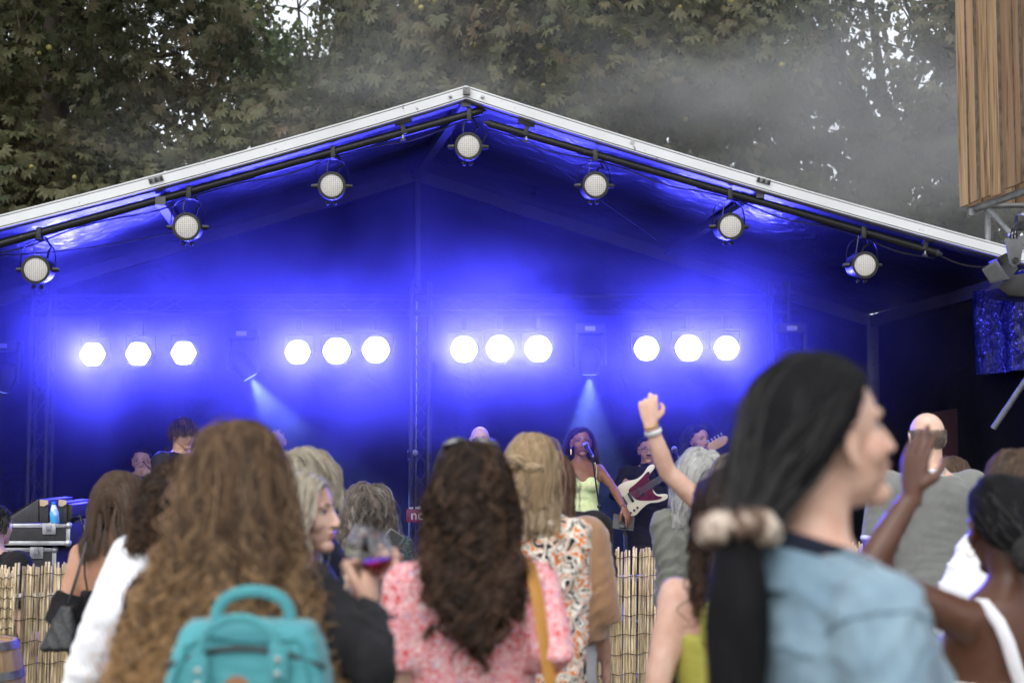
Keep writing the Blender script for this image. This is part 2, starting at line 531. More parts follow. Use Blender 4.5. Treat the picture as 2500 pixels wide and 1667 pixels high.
BLACKM = mat('black_metal', (0.013, 0.013, 0.014), 0.38, (0.09, 0.09, 0.09), 45, 6, 0.1, 60, lo=0.30, hi=0.34)
RUBBER = mat('black_rubber', (0.012, 0.012, 0.013), 0.7)

def tarp_material(name, col, rough, wr, bscale=7.0, cr=0.4, spec=0.6):
    m, nt, b = nmat(name)
    setin(b, rough=rough, spec=spec)
    b.inputs['Base Color'].default_value = (*col, 1)
    tc = nt.nodes.new('ShaderNodeTexCoord')
    n = nt.nodes.new('ShaderNodeTexNoise'); n.inputs['Scale'].default_value = bscale; n.inputs['Detail'].default_value = 3; n.inputs['Distortion'].default_value = 1.2
    nt.links.new(tc.outputs['Object'], n.inputs['Vector'])
    v = nt.nodes.new('ShaderNodeTexVoronoi'); v.feature = 'DISTANCE_TO_EDGE'; v.inputs['Scale'].default_value = bscale * 0.9
    mp = nt.nodes.new('ShaderNodeMapping'); mp.inputs['Scale'].default_value = (1, 1.0, 2.5)
    ad = nt.nodes.new('ShaderNodeVectorMath'); ad.operation = 'ADD'
    nt.links.new(tc.outputs['Object'], mp.inputs[0]); nt.links.new(mp.outputs[0], ad.inputs[0]); nt.links.new(n.outputs['Color'], ad.inputs[1])
    nt.links.new(ad.outputs[0], v.inputs['Vector'])
    mm = nt.nodes.new('ShaderNodeMath'); mm.operation = 'MULTIPLY_ADD'; mm.inputs[1].default_value = cr
    sm = nt.nodes.new('ShaderNodeMath'); sm.operation = 'SMOOTH_MIN'; sm.inputs[1].default_value = 0.12; sm.inputs[2].default_value = 0.1
    nt.links.new(v.outputs['Distance'], sm.inputs[0]); nt.links.new(sm.outputs[0], mm.inputs[0]); nt.links.new(n.outputs['Fac'], mm.inputs[2])
    bp = nt.nodes.new('ShaderNodeBump'); bp.inputs['Strength'].default_value = wr; bp.inputs['Distance'].default_value = 0.05
    nt.links.new(mm.outputs[0], bp.inputs['Height']); nt.links.new(bp.outputs['Normal'], b.inputs['Normal'])
    return m
TARP = tarp_material('black_roof_tarpaulin', (0.016, 0.016, 0.02), 0.28, 0.28, 6.0)
DRAPE = tarp_material('black_stage_drape', (0.006, 0.006, 0.008), 0.95, 0.3, 5.0, spec=.05)
FOIL = tarp_material('glossy_tarpaulin_wall', (0.004, 0.006, 0.07), 0.18, 0.8, 9.0)  # blue reflection of the stage lamps put into the base colour

def fl(px, py): return on_plane(px, py, FRONT0, YAW)
def beam_line(pts):
    """smooth polyline through three photograph points on the front gable plane"""
    a, m, c = [fl(*p) for p in pts]
    tm = (m - a).length / ((m - a).length + (c - m).length)
    out = []
    for i in range(13):
        t = i / 12
        la = (t - tm) * (t - 1) / (tm * 1.0); lm = t * (t - 1) / (tm * (tm - 1)); lc = t * (t - tm) / (1 - tm)
        out.append(a * la + m * lm + c * lc)
    return out
LTOP = beam_line([(1136, 214), (830, 305), (0, 529)])
RTOP = beam_line([(1136, 214), (1660, 378), (2455, 604)])
def extend(l, d):
    v = (l[-1] - l[-2]).normalized()
    return l + [l[-1] + v * d]
LTOP = extend(LTOP, 1.25); RTOP = extend(RTOP, 0.32)
FN = Vector((math.sin(YAW), -math.cos(YAW), 0))       # faces the crowd
tent = empty('stage_tent', (FRONT0.x, FRONT0.y, 0), 'blue-lit gabled stage tent with white front beams', 'stage tent')

def sweep(line, prof, down=None):
    """prof: (depth towards crowd, drop) pairs swept along the line"""
    vs = []; fs = []; k = len(prof)
    for i, p in enumerate(line):
        t = (line[min(i + 1, len(line) - 1)] - line[max(i - 1, 0)]).normalized()
        dn = FN.cross(t).normalized()
        if dn.z > 0: dn = -dn
        if i == 0: dn = Vector((0, 0, -1)) * 1.02     # mitred at the ridge
        for d, h in prof: vs.append(p + FN * d + dn * h)
    for i in range(len(line) - 1):
        for j in range(k):
            j2 = (j + 1) % k
            fs.append((i * k + j, i * k + j2, (i + 1) * k + j2, (i + 1) * k + j))
    fs.append(tuple(range(k))); fs.append(tuple((len(line) - 1) * k + j for j in range(k)))
    return MB().add(vs, fs)
BH = 0.092
for line in (LTOP, RTOP):
    bo = sweep(line, [(0, 0), (0.06, 0), (0.06, 0.010), (0.045, 0.011), (0.045, 0.015), (0.06, 0.016), (0.06, BH - 0.014), (0.045, BH - 0.013), (0.045, BH - 0.008), (0.06, BH - 0.007), (0.06, BH), (0, BH)]).build('front_beam', WHITE_AL, tent)
    for h in (0.0112, BH - 0.0128):
        sweep(line, [(0.0451, h), (0.053, h), (0.053, h + 0.0036), (0.0451, h + 0.0036)]).build('keder_strip', RUBBER, bo)
    # inner lip of the beam under the roof
    sweep(line, [(-0.10, 0.06), (-0.002, 0.06), (-0.002, BH + 0.010), (-0.10, BH + 0.010)]).build('inner_beam', GREY_AL, tent)
def beam_box(name, px, py, w, h, m_, depth=0.02, line=None, ang=None, parent=None):
    c = fl(px, py) + FN * (0.061 + depth / 2)
    t = (fl(px + 50, py + 50 * ang) - fl(px, py)).normalized()
    rot = Matrix((t, -FN, t.cross(-FN))).transposed()
    return MB().box(c, (w, depth, h), rot).build(name, m_, parent or tent, bevel=0.002)
DGREY = mat('worn_fitting', (0.2, 0.2, 0.2), 0.5, (0.07, 0.07, 0.07), 40, 4, metal=0.5)
beam_box('ridge_bracket', 1137, 229, 0.05, 0.052, DGREY, 0.03, ang=0.0)
for px, py, a in ((384, 443, -0.27), (1858, 446, 0.285)):
    pl = beam_box('latch', px, py, 0.1, 0.036, DGREY, 0.008, ang=a)
    for k in (-13, 0, 13): beam_box('catch', px + k, py + k * a, 0.016, 0.028, BLACKM, 0.02, ang=a, parent=pl)
for px, py, a in ((1098, 241, -0.29), (1176, 242, 0.31)):
    b_ = beam_box('bolt_plate', px, py, 0.024, 0.024, STEEL, 0.008, ang=a)
    MB().tube([fl(px, py) + FN * 0.06, fl(px, py) + FN * 0.085], 0.009, 6).build('bolt', STEEL, b_)
for px, py, a in ((1540, 352, .31), (1240, 268, -0.0)):
    if px > 1500: beam_box('tape', px, py, 0.03, 0.035, mat('old_tape', (0.45, 0.45, 0.44), 0.8), 0.001, ang=a)

# rear gable
def rear(px, py, Y): return at(px, py, Y)
RP = rear(1017, 428, 13.2)
RR = rear(2128, 785, 13.75)
RL = rear(-130, 770, 12.7)
def bar(name, a, b, w, h, m_, parent=tent, bevel=0.0):
    a, b = Vector(a), Vector(b); t = (b - a).normalized()
    s = t.cross(Vector((0, 0, 1)))
    s = s.normalized() if s.length > 1e-4 else Vector((1, 0, 0))
    u = s.cross(t)
    rot = Matrix((s, t, u)).transposed()
    return MB().box((a + b) / 2, (w, (b - a).length, h), rot).build(name, m_, parent, bevel=bevel)
bar('rear_beam', RP, RR, 0.06, 0.11, GREY_AL)
bar('rear_beam', RP, RL, 0.06, 0.11, GREY_AL)
FRc, FLc = RTOP[-1], LTOP[-1]
up = Vector((0, 0, -0.10))
bar('ridge_purlin', FRONT0 + up, RP + Vector((0, -0.04, 0.0)), 0.07, 0.07, GREY_AL)
bar('purlin', fl(1856, 440) + up, RP.lerp(RR, 0.54) + Vector((0, 0, 0.03)), 0.06, 0.06, GREY_AL)
bar('purlin', fl(392, 455) + up, RP.lerp(RL, 0.50) + Vector((0, 0, 0.03)), 0.07, 0.06, GREY_AL)
bar('eave_purlin', FRc + up, RR, 0.07, 0.11, GREY_AL)
bar('eave_purlin', FLc + up, RL, 0.07, 0.11, GREY_AL)
bar('king_post', RP + Vector((0.01, -0.03, -0.06)), at(1019, 716, 13.15), 0.045, 0.07, GREY_AL)
for c in (RR, RL): bar('corner_post', c, (c.x, c.y, 0), 0.11, 0.09, GREY_AL, bevel=0.004)
for c in (FRc, FLc): bar('corner_post', (c.x, c.y + 0.12, c.z - 0.1), (c.x, c.y + 0.12, 0), 0.09, 0.11, GREY_AL, bevel=0.004)
pm = mat('post_slot', (0.02, 0.02, 0.02), 0.8)
for zz in (0.25, 0.42, 0.6, 0.8): MB().tube([(RR.x, RR.y - 0.058, RR.z - zz), (RR.x, RR.y - 0.05, RR.z - zz)], 0.012, 8).build('post_hole', pm, tent)
# truss beam across the back of the stage
# roof tarpaulins, sagging and creased between the beams
def roof(line, rr, sgn):
    n = len(line)
    def fn(u, v):
        x = u * (n - 1); i = min(int(x), n - 2)
        f = line[i].lerp(line[i + 1], x - i) + Vector((0, 0, -0.035)) + AX * 0.02
        r = RP.lerp(rr, u) + Vector((0, 0, 0.075)) + AX * 0.3
        p = f.lerp(r, v)
        sag = -0.05 * math.sin(math.pi * v) * (0.6 + 0.4 * math.sin(math.pi * u * 2) ** 2)
        cr = 0.012 * math.sin(37 * u + 9 * v + 2 * math.sin(11 * v)) * (1 - v) ** 2 + 0.02 * mnoise.noise(Vector((u * 9, v * 6, sgn)))
        return p + Vector((0, 0, sag + cr))
    return MB().grid(fn, 90, 36).build('roof_sheet', TARP, tent, True)
roof(LTOP, RL, 1); roof(RTOP, RR, 2)
# top side of the roof in white cloth
ROOFW = mat('white_roof_cloth', (0.6, 0.6, 0.6), 0.6, (0.48, 0.48, 0.47), 2, 4)
for line, rr in ((LTOP, RL), (RTOP, RR)):
    n = len(line)
    def fn(u, v, line=line, rr=rr, n=n):
        x = u * (n - 1); i = min(int(x), n - 2)
        return (line[i].lerp(line[i + 1], x - i) + Vector((0, 0, -0.006)) + AX * 0.02).lerp(RP.lerp(rr, u) + Vector((0, 0, 0.11)) + AX * 0.3, v)
    MB().grid(fn, 24, 4).build('roof_cover', ROOFW, tent, True)

def curtain(name, a, b, z0, z1, m_, folds, amp, seed, nx=120, nz=24, parent=tent, topline=None):
    a, b = Vector(a), Vector(b); t = (b - a).normalized(); nrm = Vector((t.y, -t.x, 0))
    L = (b - a).length
    def fn(u, v):
        zt = z1 if topline is None else topline(u)
        z = z0 + (zt - z0) * v
        w = amp * (math.sin(folds * L * u * 6.28 + 1.5 * math.sin(5 * u + seed) + 0.4 * v) + 0.6 * mnoise.noise(Vector((u * L * 2.3, v * 2.0, seed))))
        p = a.lerp(b, u) + nrm * w
        return Vector((p.x, p.y, z))
    return MB().grid(fn, nx, nz).build(name, m_, parent, True)
# back wall up into the gable, side walls
bk = Vector((0, 0.12, 0))
lt = lambda u: (RL.lerp(RP, u / 0.5).z if u < 0.5 else RP.lerp(RR, (u - 0.5) / 0.5).z) + 0.1
mL, mR = RL + bk, RR + bk
curtain('rear_wall', (RL.x, RL.y + .12, 0), (RP.x, RP.y + .12, 0), 0.0, 3, DRAPE, 1.1, 0.03, 1, topline=lambda u: RL.lerp(RP, u).z + 0.09)
curtain('rear_wall', (RP.x, RP.y + .12, 0), (RR.x, RR.y + .12, 0), 0.0, 3, DRAPE, 1.1, 0.03, 2, topline=lambda u: RP.lerp(RR, u).z + 0.09)
FRp, FLp = Vector((FRc.x, FRc.y + .1, 0)), Vector((FLc.x, FLc.y + .1, 0))
curtain('side_wall', (RR.x + .08, RR.y, 0), (FRp.x + .1, FRp.y, 0), 0.0, 3, DRAPE, 1.0, 0.03, 3, topline=lambda u: RR.z + (FRc.z - 0.12 - RR.z) * u)
curtain('side_wall', (FLp.x - .1, FLp.y, 0), (RL.x - .08, RL.y, 0), 0.0, 3, DRAPE, 1.0, 0.03, 4, topline=lambda u: RL.z + (FLc.z - 0.12 - RL.z) * (1 - u))
# loose shiny sheet hung over the right side wall
wa, wb = at(2388, 900, 11.4), at(2640, 900, 9.9)
sh = curtain('plastic_sheet', (wa.x, wa.y, 0), (wb.x, wb.y, 0), at(2440, 915, 11.4).z, at(2440, 712, 11.4).z, FOIL, 2.4, 0.035, 9, 90, 40, parent=None)
tag(sh, 'shiny crumpled plastic sheet hanging at the tent\'s right side', 'plastic sheet')

# stage deck
deck = MB().prism([(FLc.x + .1, FLc.y + .35, 0.0), (FRc.x - .1, FRc.y + .35, 0.0), (RR.x - .05, RR.y, 0.0), (RL.x + .05, RL.y, 0.0)], (0, 0, 1), 0.15).build('stage_deck', mat('stage_ply', (0.02, 0.02, 0.022), 0.6, (0.012, 0.012, 0.012), 3, 5, 0.2, 40), None)
tag(deck, 'low black stage deck under the band', 'stage')
STAGE_Z = 0.15

# ------------------------------------------------------------------ lattice towers and back truss
TRUSS = mat('black_truss', (0.03, 0.03, 0.032), 0.4, (0.02, 0.02, 0.02), 8, 4)
def truss(name, label, a, b, w, step, group=None):
    a, b = Vector(a), Vector(b); t = (b - a).normalized(); L = (b - a).length
    root = empty(name, (a.x, a.y, a.z), label, 'truss', group)
    s = Vector((1, 0, 0)) if abs(t.z) > 0.7 else Vector((0, 0, 1))
    d = t.cross(s).normalized()
    cs = []
    for i, j in ((-1, -1), (1, -1), (1, 1), (-1, 1)):
        o = (s * i + d * j) * (w / 2); cs.append(o)
        MB().tube([a + o, b + o], 0.021, 10).build('chord', TRUSS, root, True)
    n = max(2, int(L / step)); me = None
    for k in range(n):
        z0, z1 = L * k / n, L * (k + 1) / n
        for q in range(4):
            o1, o2 = cs[q], cs[(q + 1) % 4]
            if (k + q) % 2: o1, o2 = o2, o1
            p, e = a + t * z0 + o1, a + t * z1 + o2
            MB().tube([p, e], 0.008, 5, caps=False).build('brace', TRUSS, root, True)
    return root
def tower(px, label):
    b = at(px, 720, 12.75)
    truss('truss_tower', label, (b.x, b.y, 0.15), (b.x, b.y, b.z + 0.12), 0.155, 0.2, 'truss towers at the back of the stage')
tower(1028, 'slim lattice tower standing at the middle of the stage back')
tower(107, 'slim lattice tower near the left edge behind the flight cases')
tower(1900, 'slim lattice tower beside the right-hand lamps')
ta, tb = at(60, 745, 12.75), at(1945, 745, 12.75)
TZ = at(1000, 745, 12.75).z
truss('back_truss', 'horizontal lattice truss carrying the glowing lamps', (ta.x, 12.75, TZ), (tb.x, 12.75, TZ), 0.14, 0.24)

# ------------------------------------------------------------------ lamps on the truss
HOT = emit_mat('lamp_glow', (0.25, 0.25, 1.0), 14.0)
LAMP_W = 175.0
groups = [(227, 865), (338, 864), (449, 862), (727, 860), (822, 857), (918, 854), (1133, 853), (1220, 851), (1314, 852), (1578, 851), (1681, 850), (1773, 850)]
order = ['first', 'second', 'third', 'fourth', 'fifth', 'sixth', 'seventh', 'eighth', 'ninth', 'tenth', 'eleventh', 'twelfth']
for k, (px, py) in enumerate(groups):
    c = at(px, py, 12.45)
    root = empty('stage_lamp', (c.x, c.y, c.z), '%s glowing blue-white lamp from the left on the back truss' % order[k], 'stage lamp', 'lamps on the back truss')
    r = 0.108 if k not in (4, 5, 6, 7, 8, 10) else 0.118  # lamp bloom put into the shape: some lenses made larger and rounder
    rf = (lambda t: r * (1 - .5 * (1 - .866 / max(.866, math.cos(R((t + 30) % 60 - 30)))))) if False else (lambda t: r * (1 - (.10 if k < 3 else .04) * math.sin(R(t * 3)) ** 2))
    hexa = [c + Vector((rf(t) * math.cos(R(t)), 0, rf(t) * math.sin(R(t)))) for t in range(0, 360, 15)]
    MB().prism(hexa, (0, -1, 0), 0.02).build('lens', HOT, root, bevel=0.0)
    hx2 = [c + Vector((1.04 * r * math.cos(R(60 * i)), 0.002, 1.04 * r * math.sin(R(60 * i)))) for i in range(6)]
    MB().prism(hx2, (0, 1, 0), 0.16).build('housing', BLACK, root, bevel=0.01)
    yk = MB()
    s = 1.2 * r
    yk.tube([c + Vector((-s, .06, 0)), c + Vector((-s, .06, .16)), c + Vector((s, .06, .16)), c + Vector((s, .06, 0))], 0.009, 6)
    yk.build('yoke', BLACK, root)
    MB().box(c + Vector((0, .06, .23)), (.05, .05, .12)).build('clamp', BLACKM, root, bevel=0.004)
    l = bpy.data.lights.new('lamp_beam', 'SPOT'); l.energy = LAMP_W; l.color = (0.05, 0.05, 1.0); l.spot_size = R(142); l.spot_blend = 1.0; l.shadow_soft_size = 0.09
    lo = bpy.data.objects.new('lamp_beam', l); lo.location = (0, -0.05, 0); lo.rotation_euler = Vector((0.02 * (k - 6) * -1, 1, -0.02)).to_track_quat('Z', 'Y').to_euler(); lo.parent = root; COL.objects.link(lo)
    for i in (-1, 1): MB().box(c + Vector((.045 * i, 0.03, .185)), (.032, .012, .014)).build('bracket', BLACK, root)

def moving_head(px, py, aim, label, power, lit=True):
    lens = at(px, py, 12.3)
    c = lens + Vector((0, 0.10, 0.10))
    root = empty('moving_head_light', (c.x, c.y, c.z), label, 'stage light', 'moving head lights under the truss')
    MB().box(c + Vector((0, 0, .27)), (.26, .2, .09)).build('base', BLACK, root, bevel=0.012)
    MB().box(c + Vector((0, -0.105, .27)), (.09, .006, .04)).build('display', mat('display_grey', (0.5, 0.5, 0.55), 0.3), root)
    for i in (-1, 1): MB().box(c + Vector((.125 * i, 0, .1)), (.035, .09, .30)).build('arm', BLACK, root, bevel=0.012)
    a = Vector(aim).normalized()
    MB().tube([c - a * .12, c - a * .08, c + a * .02, c + a * .12], [.05, .085, .095, .075], 14).build('head', BLACK, root, True)
    MB().tube([c + a * .121, c + a * .126], .06, 14).build('lens', emit_mat('beam_lens', (0.25, 0.35, 1.0), 1.5), root)
    l = bpy.data.lights.new('beam', 'SPOT'); l.energy = power; l.color = (0.2, 0.3, 1.0); l.spot_size = R(50); l.spot_blend = 0.4; l.shadow_soft_size = 0.03
    lo = bpy.data.objects.new('beam', l); lo.location = a * 0.14; lo.rotation_euler = (-a).to_track_quat('Z', 'Y').to_euler(); lo.parent = root
    COL.objects.link(lo)
moving_head(588, 918, (0.50, 0.1, -0.85), 'moving head light throwing a slanting beam down beside the third lamp', 1300)
moving_head(1441, 906, (0.0, 0.12, -0.98), 'moving head light throwing a straight cone of light above the singer', 1300)
moving_head(2, 948, (-0.3, 0.1, -0.9), 'moving head light cut by the left picture edge', 200)
moving_head(1935, 905, (0.1, 0.9, -0.4), 'dark moving head light high on the right behind the black-haired woman', 6)

# ------------------------------------------------------------------ front lighting pipes and PAR lamps
def pipe(a, b, label, brackets):
    pa, pb = fl(*a) - FN * 0.05, fl(*b) - FN * 0.05
    root = empty('lighting_pipe', (pa.x, pa.y, pa.z), label, 'pipe', 'lighting pipes under the front beams')
    n = 12
    MB().tube([pa.lerp(pb, i / n) for i in range(n + 1)], 0.031, 14).build('tube', BLACKM, root, True)
    for e in (pa, pb):
        t = (pb - pa).normalized() * (1 if e is pb else -1)
        MB().tube([e, e + t * 0.02, e + t * 0.02, e + t * 0.05], [.031, .031, .02, .014], 12).build('end_cap', GREY_AL if b[0] > 2000 and e is pb else BLACKM, root)
    for px, py, dy in brackets:
        q = fl(px, py) - FN * 0.03; tv = (pb - pa).normalized()
        rot = Matrix((tv, -FN, tv.cross(-FN))).transposed()
        br = MB().box(q + Vector((0, 0, .07)), (.125, .05, .045), rot).build('hanger', BLACKM if px < 2200 else GREY_AL, root, bevel=.003)
        MB().box(q + Vector((0, 0, .015)), (.035, .04, .08), rot).build('hook', BLACKM, br, bevel=.003)
        MB().tube([q + Vector((0, 0, -.055)), q + Vector((0, 0, -.02))], .008, 6).build('wing_nut', STEEL, br)
        MB().box(q + Vector((0, 0, -.06)), (.035, .006, .02), rot).build('wing', BLACKM, br)
    # cable taped along the pipe
    pts = []
    for i in range(41):
        t = i / 40; p = pa.lerp(pb, t)
        pts.append(p + FN * -0.02 + Vector((0, 0, -0.035 - 0.035 * abs(math.sin(t * 12)) ** 3)))
    MB().tube(pts, 0.006, 5).build('cable', RUBBER, root, True)
    return root
pipe((1172, 268), (-60, 608), 'black lighting pipe under the left roof beam', [(984, 318, 0)])
pipe((1198, 300), (2290, 614), 'black lighting pipe under the right roof beam', [(1286, 322, 0), (2262, 602, 0)])

def lens_material():
    m, nt, b = nmat('par_lens')
    setin(b, rough=0.25, spec=0.7)
    tc = nt.nodes.new('ShaderNodeTexCoord')
    n = nt.nodes.new('ShaderNodeTexNoise'); n.inputs['Scale'].default_value = 9.0
    nt.links.new(tc.outputs['Object'], n.inputs['Vector'])
    cr = nt.nodes.new('ShaderNodeValToRGB'); cr.color_ramp.elements[0].color = (0.62, 0.62, 0.61, 1); cr.color_ramp.elements[1].color = (0.86, 0.86, 0.84, 1)
    e = cr.color_ramp.elements.new(0.62); e.color = (0.70, 0.67, 0.63, 1)
    nt.links.new(n.outputs['Fac'], cr.inputs['Fac']); nt.links.new(cr.outputs[0], b.inputs['Base Color'])
    return m
PARL = lens_material()
pars = [(90, 659, 'first'), (457, 555, 'second'), (810, 455, 'third'), (1143, 359, 'fourth, topmost'), (1452, 454, 'fifth'), (1781, 554, 'sixth'), (2108, 648, 'seventh')]
def pipe_y(px):
    return 268 + (1172 - px) * (608 - 268) / 1232 if px < 1180 else 300 + (px - 1198) * (614 - 300) / 1092
for k, (px, py, nm) in enumerate(pars):
    c = fl(px, py) + FN * 0.02
    d = (FN + Vector((random.uniform(-.05, .05), 0, -0.10))).normalized()
    root = empty('par_lamp', (c.x, c.y, c.z), '%s round black lamp from the left hanging on the lighting pipes' % nm, 'lamp', 'lamps on the front lighting pipes')
    MB().tube([c - d * .22, c - d * .20, c - d * .08, c - d * .01, c + d * .012], [.05, .085, .098, .096, .094], 28).build('can', BLACKM, root, True)
    MB().tube([c + d * .0125, c + d * .022, c + d * .0225, c + d * .0125], [.098, .098, .080, .080], 28, caps=False).build('rim', BLACKM, root, True)
    MB().tube([c + d * .010, c + d * .016, c + d * .020], [.079, .078, .06], 28).build('lens', PARL, root, True)
    gm = MB(); s = Vector((1, 0, 0)); s = (s - d * s.dot(d)).normalized(); u = d.cross(s).normalized()
    for i in range(-5, 6):
        h = math.sqrt(max(0, .078 ** 2 - (i * .0135) ** 2))
        gm.tube([c + d * .0225 + s * (i * .0135) - u * h, c + d * .0225 + s * (i * .0135) + u * h], .0008, 4, caps=False)
        gm.tube([c + d * .0225 + u * (i * .0135) - s * h, c + d * .0225 + u * (i * .0135) + s * h], .0008, 4, caps=False)
    gm.build('lens_grid', DGREY, root)
    ym = MB(); q = c - d * .05
    top = fl(px + 4, pipe_y(px + 4)) - FN * 0.05
    hgt = (top - q).z - 0.055
    pts = [q + s * (.118 * math.cos(a)) + Vector((0, 0, max(0, math.sin(a)) ** 0.5 * hgt if math.sin(a) > 0 else 0)) for a in [R(180 - 180 * i / 16) for i in range(17)]]
    pts[0] = q - s * .118; pts[-1] = q + s * .118
    ym.tube(pts, [(.012, .003)] * len(pts), 6, ref=FN)
    ym.build('yoke', BLACKM, root, True)
    for sg in (-1, 1): MB().tube([q + s * (.10 * sg), q + s * (.145 * sg)], [.02, .014], 8).build('tilt_knob', BLACK, root)
    MB().box(top + Vector((0, 0, -.01)), (.035, .08, .09)).build('clamp', BLACKM, root, bevel=.006)
    for sg in (-.03, .022): MB().ell(c - d * .05 + s * sg + u * -.117, .016, seg=8, rings=6).build('foot_knob', BLACK, root, True)
    cp = [top + Vector((.03, .02, -.03)), top + Vector((.06, .06, -.09)), c - d * .15 + Vector((.05, 0, .14)), c - d * .2 + Vector((0.02, 0, .05))]
    MB().tube(cp, .008, 6).build('cable', RUBBER, root, True)
    MB().tube([top + Vector((-.03, 0, -.03)), top + Vector((-.045, 0, -.12)), c - d * .1 + Vector((-.03, 0, .09))], .003, 4).build('safety_wire', STEEL, root)

def hanging_wire(a, b, sag, label, r=0.004):
    a, b = Vector(a), Vector(b)
    pts = [a.lerp(b, i / 16) + Vector((0, 0, -sag * math.sin(math.pi * i / 16))) for i in range(17)]
    o = MB().tube(pts, r, 5).build('cable', RUBBER, None, True)
    tag(o, label, 'cable')
hanging_wire(fl(-40, 622) + AX * .1, fl(440, 552) + AX * .25, .03, 'thin black cable slung across the roof behind the first two front lamps')
hanging_wire(fl(1200, 303) - FN * .1, fl(1160, 368) + AX * .15, .02, 'short black cable looping from the right pipe to the topmost front lamp', .005)
hanging_wire(fl(1270, 322) + AX * .1, fl(1690, 545) + AX * .9, .02, 'thin cable running back under the right roof from the fifth front lamp', .003)
hanging_wire(fl(2265, 600) + AX * .05, fl(2440, 650), .06, 'black cable drooping from the right pipe end to the theatre spotlight', .006)
# ------------------------------------------------------------------ smoke
def smoke_volume(name, label, mb, col, dens, nodes):
    o = mb.build(name, None, None)
    m = bpy.data.materials.new(name); m.use_nodes = True
    nt = m.node_tree; nt.nodes.clear()
    out = nt.nodes.new('ShaderNodeOutputMaterial')
    pv = nt.nodes.new('ShaderNodeVolumePrincipled')
    pv.inputs['Color'].default_value = (*col, 1)
    nt.links.new(pv.outputs[0], out.inputs['Volume'])
    nodes(nt, pv, dens)
    o.data.materials.append(m)
    tag(o, label, 'smoke', kind='stuff')
    return o
def maprange(nt, src, a, b, c=0.0, d=1.0):
    r = nt.nodes.new('ShaderNodeMapRange'); r.interpolation_type = 'SMOOTHSTEP'
    for n, v in zip(('From Min', 'From Max', 'To Min', 'To Max'), (a, b, c, d)): r.inputs[n].default_value = v
    nt.links.new(src, r.inputs['Value']); return r.outputs[0]
def mul(nt, a, b):
    m = nt.nodes.new('ShaderNodeMath'); m.operation = 'MULTIPLY'
    for i, s in enumerate((a, b)):
        if isinstance(s, (int, float)): m.inputs[i].default_value = s
        else: nt.links.new(s, m.inputs[i])
    return m.outputs[0]
def stage_nodes(nt, pv, dens):
    pv.inputs['Anisotropy'].default_value = 0.72
    g = nt.nodes.new('ShaderNodeNewGeometry')
    sp = nt.nodes.new('ShaderNodeSeparateXYZ'); nt.links.new(g.outputs['Position'], sp.inputs[0])
    n = nt.nodes.new('ShaderNodeTexNoise'); n.inputs['Scale'].default_value = 0.95; n.inputs['Detail'].default_value = 3.0; n.inputs['Distortion'].default_value = 0.6
    nt.links.new(g.outputs['Position'], n.inputs['Vector'])
    f = maprange(nt, n.outputs['Fac'], 0.36, 0.66, 0.32, 1.6)
    z = mul(nt, maprange(nt, sp.outputs['Z'], 1.3, 2.4, 0.34, 1.0), maprange(nt, sp.outputs['Z'], 2.65, 3.5, 1.0, 0.8))      # smoke hangs at lamp height
    nt.links.new(mul(nt, mul(nt, f, z), dens), pv.inputs['Density'])
def in_(p, dz=-0.12): return Vector((p.x, p.y, p.z + dz))
ft = AX * 0.6
fr = [in_(LTOP[-1] + ft, -.22), in_(FRONT0 + ft, -.22), in_(RTOP[-1] + ft, -.22)]
ba = [Vector((RL.x + .1, RL.y - .05, RL.z - .15)), Vector((RP.x, RP.y - .05, RP.z - .15)), Vector((RR.x - .1, RR.y - .05, RR.z - .15))]
z0 = 0.4
fb = [Vector((fr[0].x, fr[0].y, z0)), Vector((fr[2].x, fr[2].y, z0))]
bb = [Vector((ba[0].x, ba[0].y, z0)), Vector((ba[2].x, ba[2].y, z0))]
sm = MB().add([fb[0], fr[0], fr[1], fr[2], fb[1], bb[0], ba[0], ba[1], ba[2], bb[1]],
              [(0, 1, 2, 3, 4), (9, 8, 7, 6, 5), (0, 5, 6, 1), (1, 6, 7, 2), (2, 7, 8, 3), (3, 8, 9, 4), (4, 9, 5, 0)])
smoke_volume('smoke', 'blue-lit stage smoke drifting round the lamps inside the tent', sm, (0.9, 0.9, 0.95), 0.10, stage_nodes)
def drift_nodes(nt, pv, dens):
    pv.inputs['Anisotropy'].default_value = 0.1
    g = nt.nodes.new('ShaderNodeNewGeometry')
    mp = nt.nodes.new('ShaderNodeMapping'); mp.inputs['Scale'].default_value = (0.42, 0.42, 0.75); mp.inputs['Rotation'].default_value = (0, R(-25), 0)
    nt.links.new(g.outputs['Position'], mp.inputs[0])
    n = nt.nodes.new('ShaderNodeTexNoise'); n.inputs['Scale'].default_value = 1.0; n.inputs['Detail'].default_value = 4.0; n.inputs['Distortion'].default_value = 0.5
    nt.links.new(mp.outputs[0], n.inputs['Vector'])
    f = maprange(nt, n.outputs['Fac'], 0.42, 0.72, 0.0, 1.0)
    tc = nt.nodes.new('ShaderNodeTexCoord')
    sp = nt.nodes.new('ShaderNodeSeparateXYZ'); nt.links.new(tc.outputs['Generated'], sp.inputs[0])
    e = None
    for ax, a, b, c, d in (('X', 0.2, 0.66, 0.8, 1.0), ('Y', 0.0, 0.3, 0.7, 1.0), ('Z', 0.0, 0.08, 0.3, 0.85)):
        t = mul(nt, maprange(nt, sp.outputs[ax], a, b), maprange(nt, sp.outputs[ax], c, d, 1.0, 0.0))
        e = t if e is None else mul(nt, e, t)
    ad = nt.nodes.new('ShaderNodeMath'); ad.operation = 'ADD'; ad.inputs[1].default_value = 0.13
    nt.links.new(f, ad.inputs[0])
    nt.links.new(mul(nt, mul(nt, ad.outputs[0], e), dens), pv.inputs['Density'])
dm = MB().box((-0.2, 15.5, 5.4), (18.0, 2.6, 5.6))
